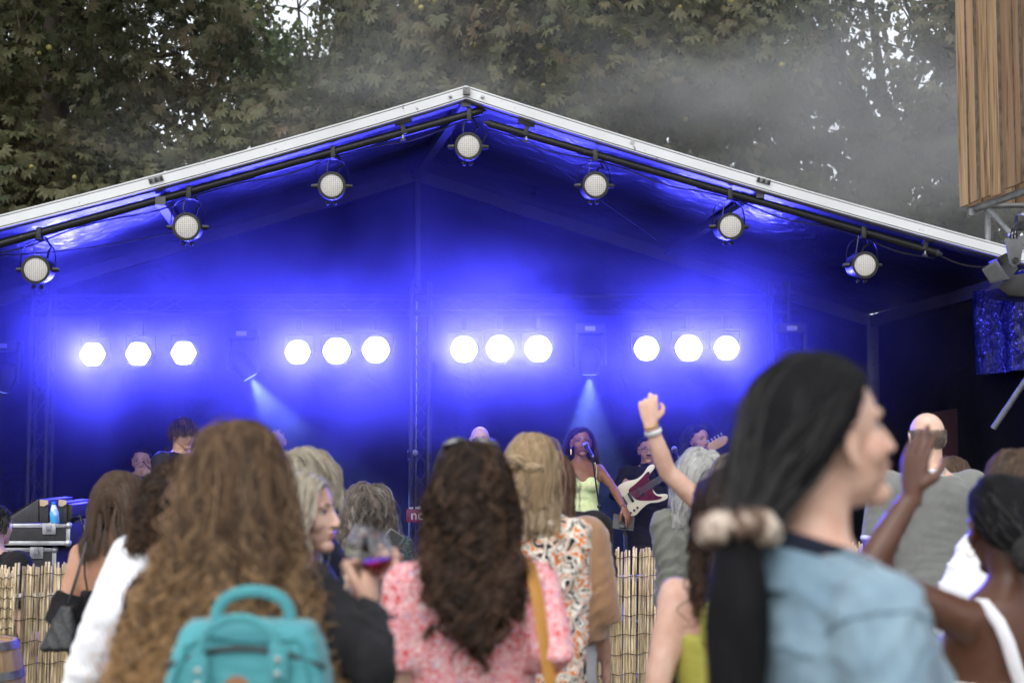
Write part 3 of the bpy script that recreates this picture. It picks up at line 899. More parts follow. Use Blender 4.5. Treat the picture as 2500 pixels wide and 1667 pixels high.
smoke_volume('smoke', 'grey smoke drifting up behind the right roof slope in front of the trees', dm, (0.82, 0.84, 0.86), 0.72, drift_nodes)
# ------------------------------------------------------------------ people: skin, hair, clothes
def skin_mat(name, col, rough=0.5):
    m = mat(name, col, rough, (col[0] * 0.86, col[1] * 0.74, col[2] * 0.70), 9, 5, 0.06, 160, spec=0.35, lo=0.3, hi=0.7)
    nt = m.node_tree; b = nt.nodes['Principled BSDF']
    n3 = nt.nodes.new('ShaderNodeTexNoise'); n3.inputs['Scale'].default_value = 34; n3.inputs['Detail'].default_value = 6
    tcn = nt.nodes.new('ShaderNodeTexCoord'); nt.links.new(tcn.outputs['Object'], n3.inputs['Vector'])
    mx = nt.nodes.new('ShaderNodeMixRGB'); mx.blend_type = 'MULTIPLY'; mx.inputs['Fac'].default_value = .55
    c3 = nt.nodes.new('ShaderNodeValToRGB'); c3.color_ramp.elements[0].position = .3; c3.color_ramp.elements[1].position = .72
    c3.color_ramp.elements[0].color = (.86, .68, .62, 1); c3.color_ramp.elements[1].color = (1.05, 1.03, 1.02, 1)
    nt.links.new(n3.outputs['Fac'], c3.inputs['Fac']); old = b.inputs['Base Color'].links[0].from_socket
    nt.links.new(old, mx.inputs['Color1']); nt.links.new(c3.outputs[0], mx.inputs['Color2']); nt.links.new(mx.outputs[0], b.inputs['Base Color'])
    b.inputs['Subsurface Weight'].default_value = 0.12
    b.inputs['Subsurface Radius'].default_value = (0.012, 0.005, 0.003)
    return m
SK_PALE = skin_mat('fair_skin', (0.60, 0.43, 0.345))
SK_LIGHT = skin_mat('light_skin', (0.54, 0.365, 0.275))
SK_TAN = skin_mat('tanned_skin', (0.44, 0.27, 0.18))
SK_BROWN = skin_mat('brown_skin', (0.23, 0.115, 0.065), 0.42)
SK_DARK = skin_mat('dark_skin', (0.095, 0.048, 0.032), 0.4)
EYE_W = mat('eye_white', (0.5, 0.47, 0.45), 0.3)
EYE_D = mat('eye_dark', (0.02, 0.013, 0.01), 0.15)

def hair_mats(name, dark, mid, light, tip=None, gloss=0.06):
    """strand material plus the matching under-hair material"""
    if name in MATS: return MATS[name]
    m = bpy.data.materials.new(name); m.use_nodes = True; nt = m.node_tree
    for n in list(nt.nodes):
        if n.type == 'BSDF_PRINCIPLED': nt.nodes.remove(n)
    hi = nt.nodes.new('ShaderNodeHairInfo')
    cr = nt.nodes.new('ShaderNodeValToRGB'); e = cr.color_ramp.elements
    e[0].color = (*dark, 1); e[1].color = (*light, 1); x = e.new(0.55); x.color = (*mid, 1)
    ta = nt.nodes.new('ShaderNodeAttribute'); ta.attribute_name = 'tone'; TN = ta.outputs['Fac']
    nt.links.new(TN, cr.inputs['Fac'])
    src = cr.outputs['Color']
    if tip is not None:
        mx = nt.nodes.new('ShaderNodeMixRGB'); mx.inputs['Color2'].default_value = (*tip, 1)
        mr = nt.nodes.new('ShaderNodeMapRange'); mr.inputs['From Min'].default_value = 0.25; mr.inputs['From Max'].default_value = 0.75; mr.inputs['To Max'].default_value = 1.0
        nt.links.new(hi.outputs['Intercept'], mr.inputs['Value']); 
        ml = nt.nodes.new('ShaderNodeMath'); ml.operation = 'MULTIPLY'; nt.links.new(mr.outputs[0], ml.inputs[0]); nt.links.new(TN, ml.inputs[1])
        nt.links.new(ml.outputs[0], mx.inputs['Fac']); nt.links.new(src, mx.inputs['Color1']); src = mx.outputs['Color']
    b1 = nt.nodes.new('ShaderNodeBsdfHair'); b1.component = 'Reflection'
    b1.inputs['RoughnessU'].default_value = 0.25; b1.inputs['RoughnessV'].default_value = 0.5; b1.inputs['Offset'].default_value = R(3)
    b1.inputs['Color'].default_value = (0.4, 0.39, 0.38, 1)
    b2 = nt.nodes.new('ShaderNodeBsdfDiffuse'); nt.links.new(src, b2.inputs['Color'])
    b3 = nt.nodes.new('ShaderNodeBsdfHair'); b3.component = 'Transmission'; nt.links.new(src, b3.inputs['Color'])
    b3.inputs['RoughnessU'].default_value = 0.4; b3.inputs['RoughnessV'].default_value = 1.0
    m1 = nt.nodes.new('ShaderNodeMixShader'); m1.inputs[0].default_value = 0.3
    nt.links.new(b2.outputs[0], m1.inputs[1]); nt.links.new(b3.outputs[0], m1.inputs[2])
    m2 = nt.nodes.new('ShaderNodeMixShader'); m2.inputs[0].default_value = gloss
    nt.links.new(m1.outputs[0], m2.inputs[1]); nt.links.new(b1.outputs[0], m2.inputs[2])
    nt.links.new(m2.outputs[0], nt.nodes['Material Output'].inputs['Surface'])
    u = mat(name + '_under', tuple(.5 * (a_ + b_) for a_, b_ in zip(mid, dark)), 0.75, dark, 60, 3, 0.5, 90, stretch=(1, 1, 0.15), spec=.12)
    MATS[name] = (m, u)
    return MATS[name]

H_CURLY = hair_mats('golden_brown_hair', (0.032, 0.019, 0.012), (0.15, 0.09, 0.048), (0.38, 0.24, 0.125), (0.62, 0.38, 0.17))
H_DARKBR = hair_mats('dark_brown_hair', (0.010, 0.007, 0.006), (0.032, 0.019, 0.013), (0.11, 0.062, 0.038), (0.11, 0.06, 0.035), gloss=0.04)
H_BROWN = hair_mats('brown_hair', (0.04, 0.025, 0.017), (0.085, 0.055, 0.038), (0.15, 0.10, 0.07))
H_REDBR = hair_mats('chestnut_hair', (0.05, 0.025, 0.016), (0.12, 0.062, 0.038), (0.2, 0.12, 0.075))
H_BLOND = hair_mats('blond_hair', (0.17, 0.115, 0.065), (0.36, 0.265, 0.16), (0.55, 0.44, 0.29))
H_ASH = hair_mats('ash_blond_hair', (0.16, 0.135, 0.10), (0.40, 0.36, 0.28), (0.62, 0.58, 0.48))
H_GREYBR = hair_mats('grey_brown_hair', (0.06, 0.048, 0.04), (0.15, 0.125, 0.105), (0.30, 0.27, 0.24))
H_GREY = hair_mats('silver_hair', (0.2, 0.2, 0.19), (0.42, 0.42, 0.40), (0.70, 0.70, 0.68))
H_BLACK = hair_mats('black_hair', (0.004, 0.004, 0.005), (0.008, 0.008, 0.009), (0.018, 0.017, 0.019), gloss=0.095)

def wrinkle(me, amp, freq=45.0, seed=1):
    """cloth folds pushed along the normals: broad drags plus finer creases"""
    n = len(me.vertices)
    co = np.empty(n * 3, np.float32); me.vertices.foreach_get('co', co); co = co.reshape(-1, 3).astype(float)
    no = np.empty(n * 3, np.float32); me.vertices.foreach_get('normal', no); no = no.reshape(-1, 3)
    r = np.random.default_rng(seed)
    warp = sum(np.sin(co @ r.normal(0, 9, 3) + r.uniform(0, 6))[:, None] * r.normal(0, 0.03, 3)[None] for _ in range(5))
    p = co + warp
    d = np.zeros(n)
    for f, a, m in ((freq, 1.0, 3), (freq * 2.3, 0.45, 3)):
        gate = 0.5 + 0.5 * np.sin(co @ r.normal(0, 8, 3) + r.uniform(0, 6))
        for _ in range(m):
            k = r.normal(0, 1, 3); k[2] *= 1.3; k = k / np.linalg.norm(k) * f * r.uniform(0.6, 1.5)
            g2 = np.clip(np.sin(co @ r.normal(0, 10, 3) + r.uniform(0, 6)) * 1.5, 0, 1)
            d += a * g2 * ((1 - np.abs(np.sin(p @ k + r.uniform(0, 6)))) ** 1.7 - 0.25)
    co = co + no * (d * amp)[:, None]
    me.vertices.foreach_set('co', co.astype(np.float32).ravel()); me.update()

class Fig: pass

RING_F = [(0.83, .09, .08, 0), (0.90, .165, .118, -.01), (0.97, .180, .128, -.012), (1.05, .152, .105, 0), (1.12, .135, .093, .006), (1.22, .147, .105, .012), (1.30, .158, .118, .016), (1.37, .160, .105, .004), (1.42, .140, .084, -.01), (1.455, .092, .066, -.018), (1.49, .056, .056, -.02)]
RING_M = [(0.83, .10, .09, 0), (0.90, .165, .12, -.005), (0.97, .172, .125, -.005), (1.05, .165, .118, 0.005), (1.12, .160, .115, .008), (1.22, .172, .122, .010), (1.31, .186, .13, .012), (1.38, .19, .118, .0), (1.43, .165, .095, -.012), (1.465, .105, .075, -.02), (1.50, .064, .064, -.02)]

def hand(mb, W, D, N, T, curl, thumb=(0.6, 0.5), sc=1.0, spread=0.10):
    """palm and five jointed fingers. D: fingers, N: back of the hand, T: thumb side"""
    W, D, N, T = Vector(W), Vector(D).normalized(), Vector(N), Vector(T)
    N = (N - D * N.dot(D)).normalized(); T = (T - D * T.dot(D) - N * T.dot(N)).normalized()
    rot = Matrix((T, D, N)).transposed()
    mb.tube([W - D * .03 * sc, W, W + D * .03 * sc, W + D * .07 * sc, W + D * .092 * sc], [(.019 * sc, .025 * sc), (.019 * sc, .027 * sc), (.018 * sc, .036 * sc), (.016 * sc, .041 * sc), (.012 * sc, .038 * sc)], 12, ref=N)
    L = (.072, .08, .075, .058); off = (.029, .010, -.010, -.029); rr = (.0092, .0095, .009, .0080)
    if not hasattr(curl[0], '__len__'): curl = [curl] * 4
    for i in range(4):
        p = W + D * ((.088, .092, .088, .08)[i] * sc) + T * (off[i] * sc)
        d = (D + T * (spread * (1.5 - i) / 1.5)).normalized()
        pts = [p - d * .02 * sc, p]; ang = 0
        for j, fr in enumerate((.45, .30, .25)):
            ang += curl[i][j]
            q = d * math.cos(ang) - N * math.sin(ang)
            p = p + q * (L[i] * fr * sc); pts.append(p)
        r = rr[i] * sc
        mb.tube(pts, [r * 1.05, r * 1.08, r, r * .92, r * .72], 8)
        mb.ell(pts[-1], r * .75, seg=8, rings=6)
    a, b = thumb
    p = W + D * .022 * sc + T * .026 * sc
    d1 = (T * .75 + D * .65 - N * a * .6).normalized()
    d2 = (D * .9 + T * (.5 - b) - N * a).normalized()
    pts = [p, p + d1 * .034 * sc, p + d1 * .034 * sc + (d1 + d2).normalized() * .03 * sc, p + d1 * .034 * sc + (d1 + d2).normalized() * .03 * sc + d2 * .026 * sc]
    mb.tube(pts, [.014 * sc, .0125 * sc, .0105 * sc, .0085 * sc], 8)
    mb.ell(pts[-1], .0085 * sc, seg=8, rings=6)

RELAX = [(.35, .4, .3), (.4, .45, .3), (.45, .5, .35), (.5, .5, .35)]
FIST = [(1.35, 1.5, .9), (1.4, 1.55, .9), (1.45, 1.55, .9), (1.45, 1.5, .9)]
OPEN = [(.05, .08, .05), (.02, .05, .05), (.05, .08, .05), (.1, .1, .08)]
GRIP = [(.7, .8, .5), (.75, .85, .5), (.8, .9, .5), (.85, .9, .5)]

def person(label, px, top, Y, face, sex='f', skin=None, hs=1.0, ground=0.0, head=None, pitch=0.0, roll=0.0, arms=None, bulk=1.0, hair_gap=0.012, seat=False, detail=False, group=None, S=None, hshift=(0, 0), voxel=0.016, brow=None, lip=None, lean=0.0, open_eyes=True, shrug=0.0):
    F = Fig(); F.detail = detail
    T = at(px, top, Y)
    zt = T.z - hair_gap
    F.S = S if S is not None else (zt - ground) / 1.75
    if seat: F.S = S or 1.0
    S_ = F.S
    a = R(face); F.f = Vector((math.sin(a), math.cos(a), 0)); F.r = Vector((math.cos(a), -math.sin(a), 0))
    F.base = Vector((T.x, Y, ground)) - F.f * (0.0 + lean)
    dz = (zt - ground) - 1.75 * S_ + shrug
    F.sex = sex; F.skin = skin or SK_LIGHT; F.hs = hs
    wid = (0.5 + 0.5 * S_) * bulk
    F.wid = wid
    def L(x, y, z): return F.base + F.r * (x * wid) + F.f * (y * wid + lean * max(0, (z - 0.95) / 0.8)) + Vector((0, 0, z * S_ + dz))
    F.L = L
    rings = RING_F if sex == 'f' else RING_M
    F.rings = rings
    sx = 0.160 if sex == 'f' else 0.186
    sh_z = 1.388 if sex == 'f' else 1.402
    F.root = empty('person', F.base, label, 'person', group)
    # ---- arms
    F.arm = {}
    arms = arms or {}
    for side, sg in (('R', 1), ('L', -1)):
        sp = L(sg * sx, -.012, sh_z)
        e = arms.get(side)
        if e and 'e' in e:
            el = at(*e['e']) if len(e['e']) == 3 and not e.get('local') else L(*e['e'])
            wr = at(*e['w']) if len(e['w']) == 3 and not e.get('local') else L(*e['w'])
        else:
            el = L(sg * (sx + .055), -.035, 1.115); wr = L(sg * (sx + .065), .05, .865)
        if e and 's' in e: sp = at(*e['s'])
        F.arm[side] = (sp, el, wr)
    k = (1.0 if sex == 'f' else 1.18) * wid
    F.ar = [(.050 if sex == 'f' else .056) * k, (.046 if sex == 'f' else .048) * k, .042 * k, .037 * k, .039 * k, .033 * k, .025 * k]
    def chain(side):
        s, e, w = F.arm[side]
        return [s, s.lerp(e, .3), s.lerp(e, .7), e, e.lerp(w, .25), e.lerp(w, .65), w]
    F.chain = chain
    # ---- body mesh
    mb = MB()
    def torso(m, rs, off=0.0):
        pts = [L(0, y, z) for z, w, d, y in rs]
        vs = []; n = 20; fs = []
        for (z, w, d, y), p in zip(rs, pts):
            for i in range(n):
                an = 2 * math.pi * i / n
                cx, cy_ = math.cos(an), math.sin(an)
                ex = 0.86
                x = math.copysign(abs(cx) ** ex, cx) * (w * wid + off); yy = math.copysign(abs(cy_) ** ex, cy_) * (d * wid + off)
                vs.append(p + F.r * x + F.f * yy)
        for i in range(len(rs) - 1):
            for j in range(n):
                j2 = (j + 1) % n
                fs.append((i * n + j, i * n + j2, (i + 1) * n + j2, (i + 1) * n + j))
        fs.append(tuple(range(n - 1, -1, -1))); fs.append(tuple((len(rs) - 1) * n + j for j in range(n)))
        m.add(vs, fs)
    F.torso = torso
    torso(mb, rings)
    if sex == 'f':
        for sg in (-1, 1): mb.ell(L(sg * .075, .105, 1.265), (.062 * wid, .055 * wid, .062))
    for side in 'RL':
        mb.tube(chain(side), F.ar, 12)
        mb.ell(F.arm[side][0], F.ar[0] * 1.03)
        mb.ell(F.arm[side][1], .0375 * k)
    # legs
    for sg in (-1, 1):
        if seat:
            lg = [L(sg * .09, -.02, .92), L(sg * .10, .2, .91), L(sg * .11, .42, .90), L(sg * .11, .45, .7), L(sg * .11, .44, .5)]
            lg[-1].z = max(ground + 0.05, lg[-1].z - .45)
            mb.tube(lg, [.09, .08, .06, .052, .036], 10)
        else:
            lg = [L(sg * .085, 0, .93), L(sg * .09, .005, .72), L(sg * .09, .012, .50), L(sg * .092, -.012, .33), L(sg * .095, -.015, .08)]
            mb.tube(lg, [.092, .076, .055, .054, .036], 12)
            mb.tube([L(sg * .095, -.05, .045), L(sg * .098, .06, .045), L(sg * .10, .15, .03)], [.036, .036, .022], 8)
    F.legs = True
    # neck and head
    hy = R(head if head is not None else face); hp = R(pitch)
    hf = Vector((math.sin(hy), math.cos(hy), 0)); hr = Vector((math.cos(hy), -math.sin(hy), 0))
    up = Vector((0, 0, 1)); hf2 = hf * math.cos(hp) + up * math.sin(hp); hu = up * math.cos(hp) - hf * math.sin(hp)
    if roll:
        q = Matrix.Rotation(R(roll), 3, hf2); hr, hu = q @ hr, q @ hu
    F.hr, F.hf, F.hu = hr, hf2, hu
    HRm = Matrix((hr, hf2, hu)).transposed()
    F.HR = HRm
    hc = Vector((T.x, Y, zt)) - up * (.118 * hs) + F.r * hshift[0] + F.f * (hshift[1] + 0.01)
    F.hc = hc
    def Hp(x, y, z): return hc + HRm @ Vector((x * hs, y * hs, z * hs))
    F.H = Hp
    nr = .052 if sex == 'f' else .062
    nb = L(0, -.018, 1.43)
    mb.tube([nb, nb.lerp(Hp(0, -.028, -.06), .5), Hp(0, -.028, -.06), Hp(0, -.02, -.01)], [nr * 1.12, nr, nr, nr * .95], 14)
    body = remesh(mb, voxel, 3)
    hm = MB()
    mj = 1.0 if sex == 'f' else 1.08
    hm.ell(Hp(0, -.014, .030), (.0755 * hs, .096 * hs, .088 * hs), HRm, 22, 14)
    hm.ell(Hp(0, .022, -.030), (.058 * mj * hs, .066 * hs, .078 * hs), HRm, 18, 12)
    hm.ell(Hp(0, .020, -.062), (.052 * mj * hs, .056 * hs, .036 * hs), HRm, 16, 10)
    hm.ell(Hp(0, .063, -.093), (.029 * mj * hs, .027 * hs, .021 * hs), HRm)
    for sg in (-1, 1):
        hm.ell(Hp(sg * .037, .044, -.024), (.030 * hs, .030 * hs, .030 * hs), HRm)
        hm.ell(Hp(sg * .030, .063, .027), (.026 * hs, .014 * hs, .009 * hs), HRm)
        er = HRm @ Matrix.Rotation(R(-12), 3, 'X') @ Matrix.Rotation(R(sg * 22), 3, 'Z')
        hm.ell(Hp(sg * .074, -.004, -.010), (.007 * hs, .015 * hs, .026 * hs), er)
        hm.tube([Hp(sg * .078, .010, .004), Hp(sg * .083, .008, .020), Hp(sg * .087, -.008, .025), Hp(sg * .089, -.022, .012), Hp(sg * .086, -.020, -.012), Hp(sg * .081, -.010, -.032), Hp(sg * .077, .003, -.038)], [.004 * hs, .0045 * hs, .005 * hs, .005 * hs, .005 * hs, .0065 * hs, .006 * hs], 8)
        hm.ell(Hp(sg * .0125, .098, -.030), (.009 * hs, .010 * hs, .008 * hs), HRm, 10, 7)
    hm.tube([Hp(0, .070, .034), Hp(0, .080, .010), Hp(0, .098, -.020)], [.012 * hs, .010 * hs, .012 * hs], 10)
    hm.ell(Hp(0, .050, -.058), (.036 * hs, .036 * hs, .034 * hs), HRm, 16, 10)
    hm.ell(Hp(0, .100, -.024), (.0125 * hs, .011 * hs, .010 * hs), HRm, 10, 7)
    hm.ell(Hp(0, .083, -.053), (.025 * hs, .010 * hs, .0062 * hs), HRm, 12, 8)
    hm.ell(Hp(0, .081, -.064), (.021 * hs, .0105 * hs, .0075 * hs), HRm, 12, 8)
    hm.tube([Hp(0, -.02, -.04), Hp(0, -.026, -.08), Hp(0, -.03, -.105)], [nr * .97, nr * .95, nr * .8], 14)
    headm = remesh(hm, (0.0042 if Y < 6 else 0.0056) if detail else 0.007, (4 if Y < 6 else 2) if detail else 2)
    ms = [body, headm]
    for side, sg in (('R', 1), ('L', -1)):
        s, e, w = F.arm[side]
        spec = (arms.get(side) or {})
        D = spec.get('D') or (w - e).normalized()
        Nn = spec.get('N') or (F.r * sg)
        Tt = spec.get('T') or F.f
        h2 = MB()
        hand(h2, w, D, Nn, Tt, spec.get('curl', RELAX), spec.get('thumb', (.5, .5)), hs * (.95 if sex == 'f' else 1.05), spec.get('spread', .10))
        ms.append(remesh(h2, 0.0042 if 'D' in spec else 0.006, 1))
    me = join_meshes(ms)
    F.body = link('body', me, F.skin, F.root)
    # face details on visible faces
    if detail:
        lipm = lip or mat('lips', (0.36, 0.13, 0.11), 0.35)
        MB().ell(Hp(0, .0840, -.0535), (.0235 * hs, .0098 * hs, .0055 * hs), HRm, 12, 8).ell(Hp(0, .0820, -.0635), (.0195 * hs, .0102 * hs, .0068 * hs), HRm, 12, 8).build('lips', lipm, F.root, True)
        bm_ = brow or mat('dark_brow', (0.02, 0.013, 0.01), 0.8)
        for sg in (-1, 1):
            MB().tube([Hp(sg * .014, .0815, .0285), Hp(sg * .03, .0795, .0335), Hp(sg * .048, .066, .029)], [.0026 * hs, .0034 * hs, .0016 * hs], 6).build('eyebrow', bm_, F.root, True)
            ey = MB().ell(Hp(sg * .031, .0625, .0075), (.0125 * hs, .0105 * hs, .0062 * hs if open_eyes else .003 * hs), HRm, 12, 8).build('eye', EYE_W, F.root, True)
            MB().ell(Hp(sg * .031, .0692, .0078), (.0056 * hs, .0048 * hs, .0054 * hs), HRm, 10, 7).build('iris', EYE_D, ey, True)
            MB().tube([Hp(sg * .018, .0725, .0105), Hp(sg * .031, .0755, .0142), Hp(sg * .0455, .066, .010)], [.0014 * hs, .0021 * hs, .0014 * hs], 5).build('eyelashes', EYE_D, F.root, True)
    return F

def garment(F, name, mtl, z0, z1, off=0.012, sleeves=None, loose=0.0, flare=0.0, wr=0.006, collar=False, extra=None, voxel=0.011, hemz=None, seed=1, arm_off=None):
    """cloth following the torso from z0 to z1 (figure heights at 1.75 m) with sleeves R/L: share of the arm covered"""
    mb = MB()
    rs = []
    zz = np.linspace(z0, z1, 12)
    src = F.rings
    mx = max(r[1] for r in src if z0 <= r[0] <= 1.4) if loose else 0
    for z in zz:
        z = float(z)
        w = float(np.interp(z, [r[0] for r in src], [r[1] for r in src])); d = float(np.interp(z, [r[0] for r in src], [r[2] for r in src])); y = float(np.interp(z, [r[0] for r in src], [r[3] for r in src]))
        if z < 0.95: w, d, y = max(w, .180), max(d, .128), -.01
        if loose and z < 1.36: w = w + (mx - w) * loose; d = d + (.125 - d) * loose
        if flare and z < 1.05: w += flare * (1.05 - z); d += flare * (1.05 - z)
        rs.append((z, w, d, y))
    F.torso(mb, rs, off)
    if F.sex == 'f' and z1 > 1.26:
        for sg in (-1, 1): mb.ell(F.L(sg * .072, .105, 1.262), (.068 * F.wid, .06 * F.wid, .066))
    if sleeves:
        ao = off if arm_off is None else arm_off
        for side, t in sleeves.items():
            if t <= 0: continue
            c = F.chain(side); rr = F.ar
            # cut the chain at share t
            ls = [0.0]
            for i in range(1, len(c)): ls.append(ls[-1] + (c[i] - c[i - 1]).length)
            tot = ls[-1] * min(t, 1.0); pts = []; rad = []
            for i in range(len(c)):
                if ls[i] <= tot: pts.append(c[i]); rad.append(rr[i] + ao)
                else:
                    f = (tot - ls[i - 1]) / (ls[i] - ls[i - 1])
                    if f > 0.05: pts.append(c[i - 1].lerp(c[i], f)); rad.append(rr[i - 1] + (rr[i] - rr[i - 1]) * f + ao)
                    break
            if t < 0.6: rad = [q + 0.010 * (i / max(1, len(rad) - 1)) for i, q in enumerate(rad)]
            mb.tube(pts, rad, 14)
            mb.ell(c[0], rr[0] + ao)
            if t > 0.5: mb.ell(c[3], rr[3] + ao)
            # yoke between neck and shoulder
            nb = F.L(0, -.015, 1.42)
            mb.tube([c[0], c[0].lerp(nb, .5) + Vector((0, 0, .008)), nb], [rr[0] * .8 + off, .044 + off, .044 + off], 12)
    if extra: extra(mb)
    me = remesh(mb, voxel, 2)
    if wr: wrinkle(me, wr, 42, seed)
    return link(name, me, mtl, F.root)

def skirt(F, name, mtl, z0, z1, off=0.014, flare=0.05, seed=2):
    mb = MB()
    rs = [(float(z), .183 + flare * (z1 - z) * 1.2, .13 + flare * (z1 - z) * 1.2, -.01) for z in np.linspace(z0, z1, 8)]
    F.torso(mb, rs, off)
    me = remesh(mb, 0.021, 2); wrinkle(me, .008, 38, seed)
    return link(name, me, mtl, F.root)

def trousers(F, name, mtl, off=0.016, z1=1.03, z0=0.07):
    mb = MB()
    rs = [r for r in F.rings if .82 < r[0] <= z1]
    F.torso(mb, rs, off)
    for sg in (-1, 1):
        mb.tube([F.L(sg * .085, 0, .93), F.L(sg * .09, .005, .72), F.L(sg * .09, .008, .50), F.L(sg * .092, -.005, .3), F.L(sg * .095, -.01, z0)], [.098 + off, .085 + off, .068 + off, .062 + off, .058 + off], 12)
    me = remesh(mb, 0.021, 2); wrinkle(me, .007, 38, 5)
    return link(name, me, mtl, F.root)

def strap(F, name, mtl, pts, w=0.008, t=0.002, parent=None):
    """flat ribbon through world points"""
    return MB().tube(pts, [(t, w)] * len(pts), 8, ref=(pts[0] - F.hc) if F else None).build(name, mtl, parent or F.root, True)

# ------------------------------------------------------------------ hair
def smooth_path(p, it=1):
    for _ in range(it):
        q = p.copy(); q[:, 1:-1] = 0.25 * p[:, :-2] + 0.5 * p[:, 1:-1] + 0.25 * p[:, 2:]; p = q
    return p

def hair(F, mats, n=1500, K=22, length=0.3, lenvar=0.12, vol=0.02, lift=0.5, grav=0.22, spread=0.0, spread_z=0.3, comb=(0, -0.5, 0), part=None, curl=0.0, wave=0.05, curl_start=0.1,
         clumps=90, clump=0.5, frizz=0.002, rad=0.0014, hairline=1.0, guides=60, gr=0.014, seed=1, face_guard=True, back_only=False, tie=None, skull=1.0, top_boost=0.0, under=True, taper=0.35, low=-0.45, colvol=0.02, bald=None, tie_sag=0.0, fly=0.12, fly_extra=60, vshape=0.0, under_len=.9):
    rnd = np.random.default_rng(seed)
    hs = F.hs * skull
    # roots on the skull
    u = rnd.normal(0, 1, (n * 7, 3)); u /= np.linalg.norm(u, axis=1, keepdims=True)
    lim = np.interp(u[:, 1], [-1, -.2, .12, .45, .75, 1], [low, low + .1, .02, .40, .58 * hairline + .1, 1.1])
    u = u[u[:, 2] > lim]
    if back_only: u = u[u[:, 1] < .2]
    if bald is not None: u = u[u[:, 2] < bald]
    u = u[:n]; n = len(u)
    ctr = np.array([0, -.014, .030]); rad3 = np.array([.0765, .097, .089])
    HRn = np.array(F.HR); hc = np.array(F.hc)
    loc = ctr + u * rad3
    P = np.empty((n, K, 3))
    nrm = u / rad3; nrm /= np.linalg.norm(nrm, axis=1, keepdims=True)
    cm = np.tile(np.array(comb, float), (n, 1))
    if part is not None:
        cm = cm + np.sign(loc[:, :1] - part) * np.array([[0.9, 0, 0]])
    dn = np.clip(1 - u[:, 2] * 1.6, 0, 1) * np.clip(1 - (u[:, 1] - .05) * 3.5, 0, 1)
    cm = cm + dn[:, None] * np.array([[0, 0, -.6]]) + rnd.normal(0, .10, (n, 3))
    cm = cm - nrm * np.sum(cm * nrm, axis=1, keepdims=True)
    cl_ = np.linalg.norm(cm, axis=1, keepdims=True); cm = cm / (cl_ + 1e-6) * np.maximum(cl_, .6)
    d = nrm * lift * .6 + cm + np.array([0, 0, top_boost]); d /= np.linalg.norm(d, axis=1, keepdims=True)
    p = hc + (loc * hs) @ HRn.T; d = d @ HRn.T; wn_ = nrm @ HRn.T
    Ln = length * (1 + rnd.normal(0, lenvar, n)).clip(.4, 1.6)
    if tie is None and length > .07:
        # hair from the nape is as low as hair from the crown: cut to a common hem
        Ln = Ln - (0.09 - loc[:, 2] * 1.0) * 0.75
        Ln = np.maximum(Ln, 0.05)
    if vshape: Ln = Ln * (1 - vshape * np.abs(loc[:, 0]) / .078)
    ds = (Ln / (K - 1))[:, None]
    layer = rnd.random(n) ** 0.7 * vol
    P[:, 0] = p - wn_ * 0.006
    r_, f_ = np.array(F.r), np.array(F.f)
    def push_back(p, c, radii, ax, extra):
        # cloth and shoulders: hair slides to the back or front, not sideways
        q = (p - c) @ ax
        rr = radii[None, :] + extra[:, None]
        u_ = q / rr
        s = (u_ ** 2).sum(1); ins = s < 1
        if ins.any():
            rest = np.clip(1 - u_[ins, 0] ** 2 - u_[ins, 2] ** 2, 0, 1)
            sg = np.where(u_[ins, 1] > 0.35, 1.0, -1.0)
            q[ins, 1] = sg * np.sqrt(rest) * rr[ins, 1]
            p[ins] = c + q[ins] @ ax.T
        return p
    def push(p, c, radii, ax, extra):
        q = (p - c) @ ax
        rr = radii[None, :] + extra[:, None]
        s = np.linalg.norm(q / rr, axis=1)
        ins = s < 1
        if ins.any():
            q[ins] /= np.maximum(s[ins], .05)[:, None]
            p[ins] = c + q[ins] @ ax.T
        return p
    BA = np.stack([r_, f_, np.array([0, 0, 1.0])], axis=1)
    Lz = lambda y, z: np.array(F.L(0, y, z))
    torso_e = [(Lz(0, 1.24), np.array([.175 * F.wid, .125 * F.wid, .26 * F.S])), (Lz(-.012, 1.405), np.array([.215 * F.wid, .082 * F.wid, .065])), (Lz(-.02, 1.47), np.array([.062, .062, .12]))]
    head_c = hc + (np.array([0, -.010, .022]) * hs) @ HRn.T
    tw = None if tie is None else np.array(tie)
    hz = hc[2]
    cen = np.array(F.L(0, -.02, 1.3))
    for k in range(1, K):
        t = k / (K - 1)
        tgt = np.tile(np.array([0, 0, -1.0]), (n, 1))
        if spread:
            o = p - cen; o[:, 2] = 0; o /= np.linalg.norm(o, axis=1, keepdims=True) + 1e-6
            tgt = tgt + o * spread * np.clip((hz + .06 - p[:, 2]) / spread_z, 0, 1)[:, None] * (1 - .6 * t)
        if tw is not None:
            o = tw - p; dist = np.linalg.norm(o, axis=1, keepdims=True); tgt = o / (dist + 1e-6) + np.array([0, 0, -1.0]) * (tie_sag * (1 - t) * np.clip(-u[:, 1] * 3 + .2, 0, 1))[:, None]
            tgt /= np.linalg.norm(tgt, axis=1, keepdims=True)
            g = min(0.95, grav + t * 0.65)
        else:
            g = grav
        d = d * (1 - g) + tgt * g; d /= np.linalg.norm(d, axis=1, keepdims=True)
        p = p + d * ds
        if tw is not None and t > .55:
            f = (t - .55) / .45
            p = p * (1 - f * .5) + tw * (f * .5)
        po = p.copy()
        p = push(p, head_c, np.array([.080, .101, .096]) * hs, HRn, layer + .002)
        mv = p - po; ml_ = np.linalg.norm(mv, axis=1); hit = ml_ > 1e-7
        if hit.any():      # slide along the scalp instead of pushing into it
            nn_ = mv[hit] / ml_[hit][:, None]
            d[hit] -= nn_ * np.minimum(0, (d[hit] * nn_).sum(1))[:, None]
            d[hit] /= np.linalg.norm(d[hit], axis=1, keepdims=True) + 1e-9
